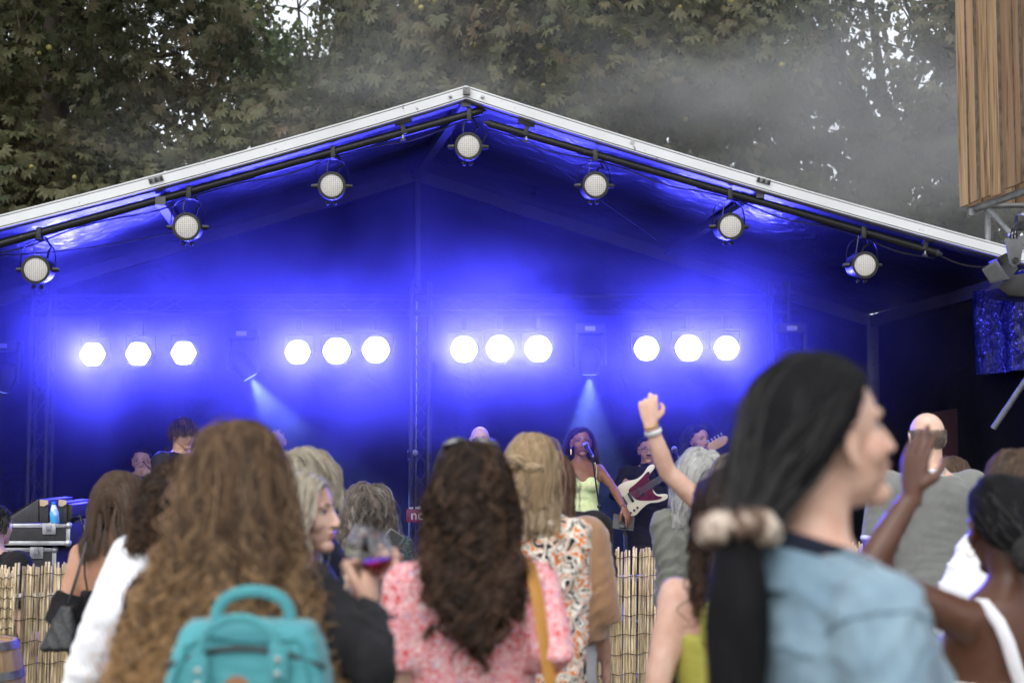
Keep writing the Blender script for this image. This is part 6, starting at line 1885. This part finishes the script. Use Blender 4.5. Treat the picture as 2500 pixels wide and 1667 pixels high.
def glass_mat():
    m, nt, b = nmat('clear_glass'); setin(b, rough=.03, trans=1.0, ior=1.45); b.inputs['Base Color'].default_value = (.95, .97, 1, 1); return m
GLASS = glass_mat()
def wine_mat(name, col):
    m, nt, b = nmat(name); setin(b, rough=.05, trans=.85, ior=1.34); b.inputs['Base Color'].default_value = (*col, 1); return m
RED_W = wine_mat('red_wine', (.42, .006, .008)); RED_W.node_tree.nodes['Principled BSDF'].inputs['Transmission Weight'].default_value = .55; WHITE_W = wine_mat('white_wine', (.85, .8, .6))
def wine_glass(c, ax, wine, fill, label, sc=1.0):
    """c: bowl bottom, ax: up axis"""
    c, ax = Vector(c), Vector(ax).normalized()
    r = empty('wine_glass', c - ax * .09, label, 'wine glass')
    prof = [(0, .006), (.006, .022), (.02, .034), (.04, .0385), (.06, .037), (.085, .031), (.09, .030)]
    pts = [c + ax * (h * sc) for h, _ in prof]; rd = [q * sc for _, q in prof]
    inn = [(.088, .0290), (.06, .036), (.04, .0375), (.021, .033), (.008, .021), (.003, .004)]
    pts += [c + ax * (h * sc) for h, _ in inn]; rd += [q * sc for _, q in inn]
    MB().tube(pts, rd, 24, caps=False).build('bowl', GLASS, r, True)
    MB().tube([c, c - ax * .02, c - ax * .06, c - ax * .08], [.006, .0038, .0035, .006], 10).build('stem', GLASS, r, True)
    MB().tube([c - ax * .080, c - ax * .084, c - ax * .087], [.008, .030, .033], 24).build('foot', GLASS, r, True)
    w = [(.0035, .004), (.008, .0208), (.021, .0328), (.034, .0368), (fill, .0372)]
    MB().tube([c + ax * (h * sc) for h, _ in w], [q * sc * .992 for _, q in w], 24).build('wine', wine, r, True)
wine_glass(at(921, 1408, 3.0), Vector((-.12, -.05, 1)), RED_W, .036, 'wine glass with red wine held out by the curly-haired woman', 1.0)
wine_glass(at(872, 1372, 3.5), Vector((.28, .0, 1)), WHITE_W, .012, 'tilted almost empty wine glass behind the red wine')
# phone held up by the person in the sparkling jacket
pc = at(948, 1332, 6.40); ph = empty('phone', pc, 'dark phone held up by the person in the sparkling jacket', 'phone')
rp_ = Matrix.Rotation(R(35), 3, 'Y') @ Matrix.Rotation(R(-25), 3, 'X')
MB().box(pc, (.075, .009, .15), rp_).build('case', mat('silver_phone', (.4, .4, .42), .35, metal=.5), ph, bevel=.004)
MB().box(pc + rp_ @ Vector((0, -.0052, 0)), (.07, .001, .143), rp_).build('screen', mat('phone_glass', (.01, .01, .012), .08), ph)
# sunglasses pushed up in the dark curls
sg_ = empty('sunglasses', I.H(0, .02, .12), 'dark sunglasses pushed up on the floral-dress woman\'s head', 'sunglasses')
fm_ = MB(); SL = mat('mirror_lens', (.02, .02, .03), .05, spec=1.0)
fm_.tube([I.H(-.088, -.02, .075), I.H(-.07, .01, .112), I.H(0, .025, .134), I.H(.07, .01, .112), I.H(.088, -.02, .075)], [(.004, .006)] * 5, 8)
fm_.tube([I.H(-.088, -.02, .078), I.H(-.094, -.06, .05)], .003, 6); fm_.tube([I.H(.088, -.02, .078), I.H(.094, -.06, .05)], .003, 6)
fm_.build('frame', BLACK, sg_, True)
for s in (-1, 1): MB().ell(I.H(s * .042, .006, .131), (.030, .012, .013), I.HR @ Matrix.Rotation(R(s * 16), 3, 'Y'), 14, 9).build('lens', SL, sg_, True)
# mustard bag strap on the floral dress
MUST = mat('mustard_leather', (.42, .20, .035), .6, (.36, .165, .03), 12, 4, .2, 100)
hb = empty('shoulder_bag', I.L(.24, .05, .8), 'mustard leather bag on a long strap over the floral-dress woman\'s shoulder', 'bag')
stp = [I.L(.125, .10, 1.40), I.L(.135, .02, 1.465), I.L(.14, -.06, 1.45), I.L(.15, -.125, 1.38), I.L(.165, -.165, 1.25), I.L(.185, -.175, 1.10), I.L(.205, -.15, .95), I.L(.225, -.10, .82)]
MB().tube(stp, [(.003, .018)] * len(stp), 8, ref=-I.f).build('strap', MUST, hb, True)
me = remesh(loft([((I.L(.26, 0, .58)), .05, .11), ((I.L(.26, 0, .62)), .06, .13), ((I.L(.26, 0, .78)), .05, .12), ((I.L(.26, 0, .81)), .03, .10)]), .01, 2); link('pouch', me, MUST, hb)
# black bucket bag of the bare-shouldered woman
LEA = mat('black_leather', (.014, .015, .017), .35, (.009, .009, .01), 14, 4, .2, 60)
bc = at(150, 1560, 5.3); hb2 = empty('handbag', (bc.x, bc.y, bc.z), 'black leather bucket bag hanging from the bare shoulder', 'handbag')
zt2, zb2 = at(165, 1478, 5.3).z, at(150, 1586, 5.3).z
me = remesh(loft([((bc.x, bc.y, zb2), .068, .05), ((bc.x, bc.y, zb2 + .01), .072, .055), ((bc.x + .01, bc.y, (zb2 + zt2) / 2), .052, .04), ((bc.x + .02, bc.y, zt2), .022, .02)]), .006, 1); wrinkle(me, .003, 70, 4); link('pouch', me, LEA, hb2)
MB().tube([Vector((bc.x + .02, bc.y, zt2)), at(190, 1400, 5.28), at(210, 1325, 5.34), Cp.L(-.13, -.03, 1.45), Cp.L(-.125, .06, 1.42)], [(.002, .006)] * 5, 8, ref=(0, -1, 0)).build('strap', LEA, hb2, True)

# ------------------------------------------------------------------ reed fences
REED = None
def reed_mat():
    m, nt, b = nmat('dry_reed'); setin(b, rough=.6, spec=.3)
    oi = nt.nodes.new('ShaderNodeObjectInfo'); tc = nt.nodes.new('ShaderNodeTexCoord')
    ad = nt.nodes.new('ShaderNodeVectorMath'); ad.operation = 'MULTIPLY_ADD'; ad.inputs[1].default_value = (1, 1, 1)
    cb = nt.nodes.new('ShaderNodeCombineXYZ'); ml = nt.nodes.new('ShaderNodeMath'); ml.operation = 'MULTIPLY'; ml.inputs[1].default_value = 37.0
    nt.links.new(oi.outputs['Random'], ml.inputs[0]); nt.links.new(ml.outputs[0], cb.inputs['Z']); nt.links.new(tc.outputs['Object'], ad.inputs[0]); nt.links.new(cb.outputs[0], ad.inputs[2])
    mp = nt.nodes.new('ShaderNodeMapping'); mp.inputs['Scale'].default_value = (30, 30, 5); nt.links.new(ad.outputs[0], mp.inputs[0])
    n = nt.nodes.new('ShaderNodeTexNoise'); n.inputs['Scale'].default_value = 1.5; n.inputs['Detail'].default_value = 5; nt.links.new(mp.outputs[0], n.inputs['Vector'])
    cr = nt.nodes.new('ShaderNodeValToRGB'); e = cr.color_ramp.elements; e[0].position = .32; e[1].position = .66
    e[0].color = (.19, .135, .08, 1); e[1].color = (.58, .49, .34, 1); x = e.new(.48); x.color = (.42, .325, .19, 1)
    nt.links.new(n.outputs['Fac'], cr.inputs['Fac'])
    hs2 = nt.nodes.new('ShaderNodeHueSaturation'); mr = nt.nodes.new('ShaderNodeMapRange'); mr.inputs['To Min'].default_value = .55; mr.inputs['To Max'].default_value = 1.25
    nt.links.new(oi.outputs['Random'], mr.inputs['Value']); nt.links.new(mr.outputs[0], hs2.inputs['Value']); nt.links.new(cr.outputs[0], hs2.inputs['Color'])
    nt.links.new(hs2.outputs[0], b.inputs['Base Color'])
    return m
REED = reed_mat()
reed_meshes = []
for k in range(6):
    L_ = 1.0; rr = random.uniform(.0048, .0078); kn = [random.uniform(.1, .9) for _ in range(4)]; kn.sort()
    hs3 = sorted([0, .5, 1] + [q + d for q in kn for d in (-.006, 0, .006)])
    bend = random.uniform(-.004, .004)
    m = MB().tube([(bend * math.sin(math.pi * h), 0, h) for h in hs3], [rr * (1.12 if any(abs(h - q) < .001 for q in kn) else 1.0) * (1.05 - .15 * h) for h in hs3], 6)
    me = m.mesh('reed'); me.materials.append(REED); me.polygons.foreach_set('use_smooth', np.ones(len(me.polygons), dtype=bool)); reed_meshes.append(me)
WIRE = mat('rusty_wire', (.06, .04, .03), .6, metal=.4)
def fence(px0, px1, label, single, hgt=0.95, gaps=(), dy=0.0, z0=.02):
    def base(px):
        Y = 7.75 + (px - 80) * (8.95 - 7.75) / (1560 - 80) + dy
        p = at(px, 1400, Y); return Vector((p.x, p.y, 0))
    a, b = base(px0), base(px1); t = (b - a).normalized(); L_ = (b - a).length
    root = empty('reed_fence', a, label, 'fence', 'reed fence panels before the stage')
    x = 0.0; jv = MB()
    while x < L_:
        px = px0 + (px1 - px0) * x / L_
        skip = any(g0 < px < g1 for g0, g1 in gaps)
        h = hgt * random.uniform(.975, 1.02) * (random.uniform(.8, .95) if random.random() < .05 else 1)
        p = a + t * x + Vector((random.uniform(-.004, .004), random.uniform(-.008, .008), z0))
        tl = random.gauss(0.0, .006) + .014
        if not skip:
            me = random.choice(reed_meshes)
            mt = Matrix.Translation(p - a) @ Matrix.Rotation(tl, 4, 'Y') @ Matrix.Rotation(random.uniform(0, 6.28), 4, 'Z') @ Matrix.Diagonal((1, 1, h, 1))
            if single:
                o = bpy.data.objects.new('reed', me); o.matrix_world = mt; o.parent = root; COL.objects.link(o)
            else:
                jv.add([a + (mt @ v.co) for v in me.vertices], [tuple(q.vertices) for q in me.polygons])
        x += random.uniform(.006, .0105)
    if not single:
        o = jv.build('reeds', REED, root, True); tag(o, kind='stuff')
    nw = 8
    for k in range(nw):
        z = z0 + hgt * (k + .6) / nw
        pts = [a + t * (L_ * i / 40) + Vector((0, -.014 - .004 * (i % 2), z + .006 * math.sin(i * 1.3 + k))) for i in range(41)]
        MB().tube(pts, .0022, 4).build('binding_wire', WIRE, root)
    return root
fence(-60, 400, 'reed fence at the left with a gap by the wine barrel', True, gaps=((34, 48),))
fence(-90, 34, 'short loose reed mat hanging before the left fence', True, .42, dy=-.12, z0=.52)
fence(1385, 1780, 'pale reed fence in front of the bass player', True, gaps=((1604, 1612),))
fence(400, 1385, 'reed fence behind the middle of the crowd', False)
fence(1780, 2700, 'reed fence behind the right of the crowd', False)
# steel barrier carrying the fence
bar0, bar1 = at(-200, 1425, 7.75), at(2800, 1425, 10.2)
br = empty('crowd_barrier', (bar0.x, bar0.y, 0), 'steel crowd barrier carrying the reed fence', 'barrier')
for z in (.16, .78): MB().tube([(bar0.x, bar0.y + .06, z), (bar1.x, bar1.y + .06, z)], .02, 8).build('rail', STEEL, br, True)
for k in range(7):
    q = Vector((bar0.x, bar0.y + .06, 0)).lerp(Vector((bar1.x, bar1.y + .06, 0)), k / 6); MB().tube([q, q + Vector((0, 0, .80))], .02, 8).build('post', STEEL, br, True)

# ------------------------------------------------------------------ wine barrel
bc_ = at(-62, 1600, 6.6); bz = at(-62, 1562, 6.6).z
brl = empty('wine_barrel', (bc_.x, bc_.y, 0), 'weathered wooden wine barrel with steel hoops at the lower left', 'barrel')
OAK = mat('weathered_oak', (.36, .24, .14), .8, (.22, .14, .08), 5, 6, .5, 30, stretch=(4, 4, .5))
br_r = lambda z: .235 - .05 * ((z / bz - .5) * 2) ** 2
for k in range(22):
    a0, a1 = 2 * math.pi * k / 22 + .006, 2 * math.pi * (k + 1) / 22 - .006
    m = MB(); vs = []; fs = []
    for j in range(9):
        z = bz * j / 8
        for a, d in ((a0, 0), (a1, 0), (a1, -.02), (a0, -.02)): vs.append((bc_.x + (br_r(z) + d) * math.cos(a), bc_.y + (br_r(z) + d) * math.sin(a), z))
    for j in range(8):
        for q in range(4): fs.append((j * 4 + q, j * 4 + (q + 1) % 4, j * 4 + 4 + (q + 1) % 4, j * 4 + 4 + q))
    fs += [(3, 2, 1, 0), (32, 33, 34, 35)]
    m.add(vs, fs).build('stave', OAK, brl)
MB().tube([(bc_.x, bc_.y, bz - .03), (bc_.x, bc_.y, bz - .015)], .18, 24).build('barrel_head', OAK, brl)
HOOP = mat('grey_hoop', (.20, .21, .22), .5, (.10, .09, .085), 14, 5, .3, 60, metal=.6)
for z in (.98, .80, .62, .38, .2, .03):
    pts = [(bc_.x, bc_.y, bz * z + d) for d in (-.018, .018)]
    MB().tube([pts[0], pts[1]], [br_r(bz * z - .018) + .004, br_r(bz * z + .018) + .004], 40, caps=False).build('hoop', HOOP, brl, True)

# ------------------------------------------------------------------ mixing desk in its flight case
FC = mat('flight_case_black', (.03, .03, .033), .55, (.02, .02, .022), 20, 4, .2, 90)
ALU = mat('case_aluminium', (.55, .56, .57), .35, (.40, .41, .42), 10, 4, metal=.7)
Yc = 9.15
def fbox(px0, px1, py0, py1, Y, dep):
    a_, b_ = at(px0, py1, Y), at(px1, py0, Y)
    return Vector(((a_.x + b_.x) / 2, Y + dep / 2, (a_.z + b_.z) / 2)), Vector((abs(b_.x - a_.x), dep, abs(b_.z - a_.z)))
def flight_case(px0, px1, py0, py1, Y, dep, label):
    c, s = fbox(px0, px1, py0, py1, Y, dep)
    r = empty('flight_case', (c.x, c.y, c.z - s.z / 2), label, 'flight case', 'flight cases behind the left fence')
    MB().box(c, s).build('panel', FC, r, bevel=.004)
    for sz in (-1, 1):
        MB().box(c + Vector((0, -s.y / 2 - .002, sz * (s.z / 2 - .012))), (s.x, .008, .026)).build('edge', ALU, r, bevel=.002)
    for sx_ in (-1, 1):
        MB().box(c + Vector((sx_ * (s.x / 2 - .012), -s.y / 2 - .004, 0)), (.026, .008, s.z)).build('edge', ALU, r, bevel=.002)
        for sz in (-1, 1): MB().ell(c + Vector((sx_ * (s.x / 2 - .012), -s.y / 2, sz * (s.z / 2 - .012))), .024, None, 10, 8).build('ball_corner', ALU, r, True)
    lt_ = MB().box(c + Vector((s.x * .28, -s.y / 2 - .006, s.z / 2 - .03)), (.085, .010, .075)).build('latch', ALU, r, bevel=.003)
    MB().box(c + Vector((s.x * .28, -s.y / 2 - .016, s.z / 2 - .025)), (.03, .012, .035)).build('catch', STEEL, lt_, bevel=.003)
    return c, s
flight_case(-60, 172, 1278, 1330, Yc, .7, 'black flight case with bright metal edges under the mixing desk')
flight_case(-80, 138, 1337, 1460, Yc + .05, .6, 'lower black flight case carrying the desk case')
lc_ = at(30, 1470, Yc + .35)
for nm_, (p0, p1) in {'t': (1461, 1750)}.items():
    c_, s_ = fbox(-80, 138, 1462, 1750, Yc + .05, .6)
    c_.z, s_.z = (at(30, 1462, Yc).z) / 2, at(30, 1462, Yc).z
    r_ = empty('trolley', (c_.x, c_.y, 0), 'wheeled trolley carrying the flight cases', 'trolley')
    MB().box((c_.x, c_.y, c_.z + .04), (s_.x, s_.y, s_.z - .1)).build('box', FC, r_, bevel=.004)
    for a1_ in (-1, 1):
        for a2_ in (-1, 1): MB().tube([(c_.x + a1_ * s_.x * .4 - .015, c_.y + a2_ * s_.y * .4, .05), (c_.x + a1_ * s_.x * .4 + .015, c_.y + a2_ * s_.y * .4, .05)], .05, 14).build('castor', RUBBER, r_, True)
dk = empty('mixing_desk', at(60, 1278, Yc + .3), 'dark mixing desk with sloping side cheeks on the flight case', 'mixing desk')
def poly(pp, Y, dep, name, m_, par, bev=.004):
    return MB().prism([at(x, y, Y) for x, y in pp], (0, 1, 0), dep).build(name, m_, par, bevel=bev)
DKG = mat('desk_grey', (.045, .045, .05), .5, (.03, .03, .034), 14, 4, .1, 90)
poly([(22, 1276), (22, 1262), (75, 1230), (92, 1219), (94, 1219), (94, 1276)], Yc, .05, 'side_cheek', DKG, dk)
poly([(96, 1276), (96, 1218), (118, 1220), (118, 1276)], Yc - .02, .5, 'end_block', FC, dk)
poly([(142, 1276), (142, 1224), (163, 1226), (163, 1276)], Yc - .02, .5, 'end_block', FC, dk)
poly([(163.5, 1276), (163.5, 1229), (177, 1232), (177, 1264)], Yc, .4, 'end_block', BLACK, dk)
for x0, x1 in ((97, 117), (143, 162)): poly([(x0, 1234), (x0, 1219), (x1, 1221), (x1, 1230), ((x0 + x1) / 2, 1236)], Yc - .032, .01, 'worn_patch', mat('bare_wood', (.5, .38, .24), .8), dk, 0)
for k in range(10): MB().tube([at(28 + 7 * k, 1258 - 4 * k, Yc + .3), at(28 + 7 * k, 1253 - 4 * k, Yc + .3)], .008, 6).build('fader', EYE_D, dk)
bt = empty('bottle', at(134, 1278, Yc - .15), 'blue and white plastic bottle standing on the flight case', 'bottle')
bb_, bt_ = at(134, 1277, Yc - .1), at(131, 1232, Yc - .1)
MB().tube([bb_, bb_.lerp(bt_, .05), bb_.lerp(bt_, .6), bb_.lerp(bt_, .85), bt_], [.026, .028, .028, .018, .012], 14).build('bottle_body', mat('milky_plastic', (.55, .66, .78), .3, (.06, .30, .62), 9, 1, lo=.48, hi=.52), bt, True)
MB().tube([bt_, bt_ + Vector((0, 0, .02))], .013, 10).build('cap', mat('blue_cap', (.03, .2, .6), .4), bt, True)
for k in range(4):
    p0 = at(172 + 3 * k, 1262 + 4 * k, Yc + .1)
    MB().tube([p0, p0 + Vector((.04 + .01 * k, 0, .02)), p0 + Vector((.07, 0, -.03 * k)), p0 + Vector((.09 + .01 * k, 0, -.10)), p0 + Vector((.05, .05, -.35))], .004, 5).build('cable', STEEL if k % 2 else RUBBER, dk, True)

# ------------------------------------------------------------------ timber-clad tower at the right
tw = empty('timber_tower', at(2430, 300, 11.2), 'tower clad in rough vertical timber boards at the upper right', 'tower')
tw.location.z = 0
p0, p1 = at(2348, 506, 12.6), at(2500, 450, 11.5)
tz = (p0.z + p1.z) / 2; d_ = Vector((p1.x - p0.x, p1.y - p0.y, 0)).normalized(); nr_ = Vector((d_.y, -d_.x, 0))
if nr_.y > 0: nr_ = -nr_
def wood_mat(k):
    base = [(.34, .23, .135), (.29, .19, .115), (.38, .265, .16), (.24, .155, .095)][k]
    m, nt, b = nmat('rough_board'); setin(b, rough=.8, spec=.2)
    tc = nt.nodes.new('ShaderNodeTexCoord'); mp = nt.nodes.new('ShaderNodeMapping'); mp.inputs['Scale'].default_value = (9, 9, .55); mp.inputs['Location'].default_value = (k * 3.1, k, k * 2)
    nt.links.new(tc.outputs['Object'], mp.inputs[0])
    n = nt.nodes.new('ShaderNodeTexNoise'); n.inputs['Scale'].default_value = 2.2; n.inputs['Detail'].default_value = 8; n.inputs['Distortion'].default_value = 1.0
    nt.links.new(mp.outputs[0], n.inputs['Vector'])
    cr = nt.nodes.new('ShaderNodeValToRGB'); e = cr.color_ramp.elements; e[0].position = .28; e[1].position = .62
    e[0].color = (base[0] * .28, base[1] * .25, base[2] * .25, 1); e[1].color = (*base, 1); x = e.new(.42); x.color = (base[0] * .75, base[1] * .7, base[2] * .66, 1)
    nt.links.new(n.outputs['Fac'], cr.inputs['Fac']); nt.links.new(cr.outputs[0], b.inputs['Base Color'])
    bp = nt.nodes.new('ShaderNodeBump'); bp.inputs['Strength'].default_value = .6; bp.inputs['Distance'].default_value = .01
    nt.links.new(n.outputs['Fac'], bp.inputs['Height']); nt.links.new(bp.outputs[0], b.inputs['Normal'])
    return m
WOODS = [wood_mat(k) for k in range(4)]
BARKW = mat('bark_edge', (.12, .085, .06), .9, (.05, .035, .025), 30, 6, .8, 60, stretch=(1, 1, .4))
tot = 3.2; s_ = 0.0; k = 0
while s_ < tot:
    w = random.choice((.09, .13, .17, .2)); z_lo = tz + random.uniform(-.015, .015)
    base_ = Vector((p0.x, p0.y, 0)) + d_ * s_
    rot = Matrix((d_, -nr_, Vector((0, 0, 1)))).transposed()
    out = .012 * (k % 2) + random.uniform(0, .006)
    bo = MB().box(base_ + d_ * (w / 2) + nr_ * out + Vector((0, 0, z_lo + 2.0)), (w, .028, 4.0), rot).build('board', WOODS[random.randrange(4)], tw, bevel=.003)
    # waney bark edge on the right of each board
    vs = []; fs = []
    nz_ = 34
    for j in range(nz_ + 1):
        z = z_lo + 4.0 * j / nz_; ww = .034 + .030 * mnoise.noise(Vector((k * 7.0, z * 3.0, 0)))
        for xx, yy in ((w, .0145), (w + ww, .0), (w, -.0145)): vs.append(base_ + d_ * xx + nr_ * (out + yy) + Vector((0, 0, z)))
    for j in range(nz_):
        for q in range(2): fs.append((j * 3 + q, j * 3 + q + 1, j * 3 + 4 + q, j * 3 + 3 + q))
    MB().add(vs, fs).build('bark_edge', BARKW, bo, True)
    s_ += w + random.uniform(.03, .06); k += 1
# side returning away from the camera, in darker boards
side = Vector((-nr_.x, -nr_.y, 0))
for j in range(9):
    c_ = Vector((p0.x, p0.y, 0)) + side * (.1 + .16 * j) + d_ * .02
    rot = Matrix((side, d_, Vector((0, 0, 1)))).transposed()
    MB().box(c_ + Vector((0, 0, tz + 2.0)), (.15, .028, 4.0), rot).build('board', WOODS[j % 4], tw, bevel=.003)
fr0 = Vector((p0.x, p0.y, tz)) + side * .06
GST = mat('grey_scaffold', (.27, .28, .29), .5, (.18, .19, .20), 10, 5, .15, 60, metal=.5)
MB().tube([fr0 + Vector((.02, 0, -.03)) , fr0 + d_ * 3.2 + Vector((0, 0, -.03))], .035, 10).build('ledger', GST, tw, True)
MB().tube([fr0 + d_ * .16 + Vector((0, 0, -.02)) + side * .1, Vector((fr0.x + d_.x * .16 + side.x * .1, fr0.y + d_.y * .16 + side.y * .1, 0))], .026, 12).build('standard', GST, tw, True)
MB().tube([fr0 + d_ * 3.0 + side * .1, Vector((fr0.x + d_.x * 3 + side.x * .1, fr0.y + d_.y * 3 + side.y * .1, 0))], .026, 12).build('standard', GST, tw, True)
b0 = at(2415, 512, 12.3); MB().tube([b0, at(2480, 585, 12.0)], .022, 10).build('brace', GST, tw, True)
MB().tube([at(2418, 503, 12.35), at(2560, 500, 12.3)], .024, 10).build('transom', GST, tw, True)
MB().box(at(2372, 518, 12.5), (.05, .05, .07)).build('bracket', GST, tw, bevel=.006)

# ------------------------------------------------------------------ theatre spotlight with barn doors, loudspeaker
SPG = mat('spot_grey', (.09, .095, .10), .45, (.07, .073, .078), 12, 4, .1, 80)
sl = empty('theatre_spotlight', at(2470, 620, 9.6), 'grey theatre spotlight with open barn doors at the right tent corner', 'spotlight')
def plate(pts, Y, dep, name, m_=SPG): return MB().prism([at(x, y, Y + dy) for x, y, dy in pts], (0, 1, 0), dep).build(name, m_, sl, bevel=.003)
plate([(2453, 583, 0), (2503, 573, 0), (2492, 640, 0), (2482, 650, 0), (2470, 650, 0), (2464, 642, 0)], 9.5, .012, 'yoke')
plate([(2397, 658, 0), (2432, 634, 0), (2466, 681, 0), (2418, 693, .05)], 9.52, .006, 'barn_door')
plate([(2432, 632, 0), (2456, 622, .1), (2486, 655, .1), (2466, 682, 0)], 9.55, .16, 'housing', BLACK)
plate([(2436, 628, 0), (2458, 617, .05), (2470, 634, .05), (2450, 646, 0)], 9.54, .006, 'barn_door', BLACKM)
MB().tube([at(2480, 635, 9.48), at(2480, 635, 9.52)], .020, 14).build('tilt_knob', BLACK, sl, True)
MB().tube([at(2462, 575, 9.55), at(2500, 560, 9.55)], .010, 8).build('clamp_bar', STEEL, sl, True)
MB().box(at(2494, 545, 9.55), (.07, .06, .10)).build('clamp', BLACKM, sl, bevel=.006)
MB().tube([at(2494, 530, 9.55), at(2520, 520, 9.55), at(2600, 515, 9.7)], .024, 10).build('pipe', GST, sl, True)
for k in range(3): MB().tube([at(2490 + 4 * k, 540, 9.5), at(2470 + 6 * k, 562, 9.48), at(2466 + 8 * k, 580, 9.5), at(2478 + 5 * k, 596, 9.52)], .005, 5).build('cable', RUBBER, sl, True)
spk = empty('loudspeaker', at(2480, 690, 9.9), 'black loudspeaker under the spotlight at the right edge', 'loudspeaker')
MB().prism([at(x, y, 9.75) for x, y in ((2436, 702), (2468, 672), (2560, 660), (2560, 730), (2462, 722))], (0, 1, 0), .3).build('cabinet', BLACK, spk, bevel=.01)
MB().tube([at(2560, 640, 9.9), at(2555, 670, 9.9)], .02, 8).build('bracket', BLACKM, spk, True)
# slanting pipe in front of the side wall
dp = MB().tube([at(2425, 1045, 10.9), at(2520, 905, 10.7)], .024, 12).build('slanting_pipe', GST, None, True); tag(dp, 'grey metal pipe slanting up at the right edge', 'pipe')
bpy.data.scenes.remove(TMP)
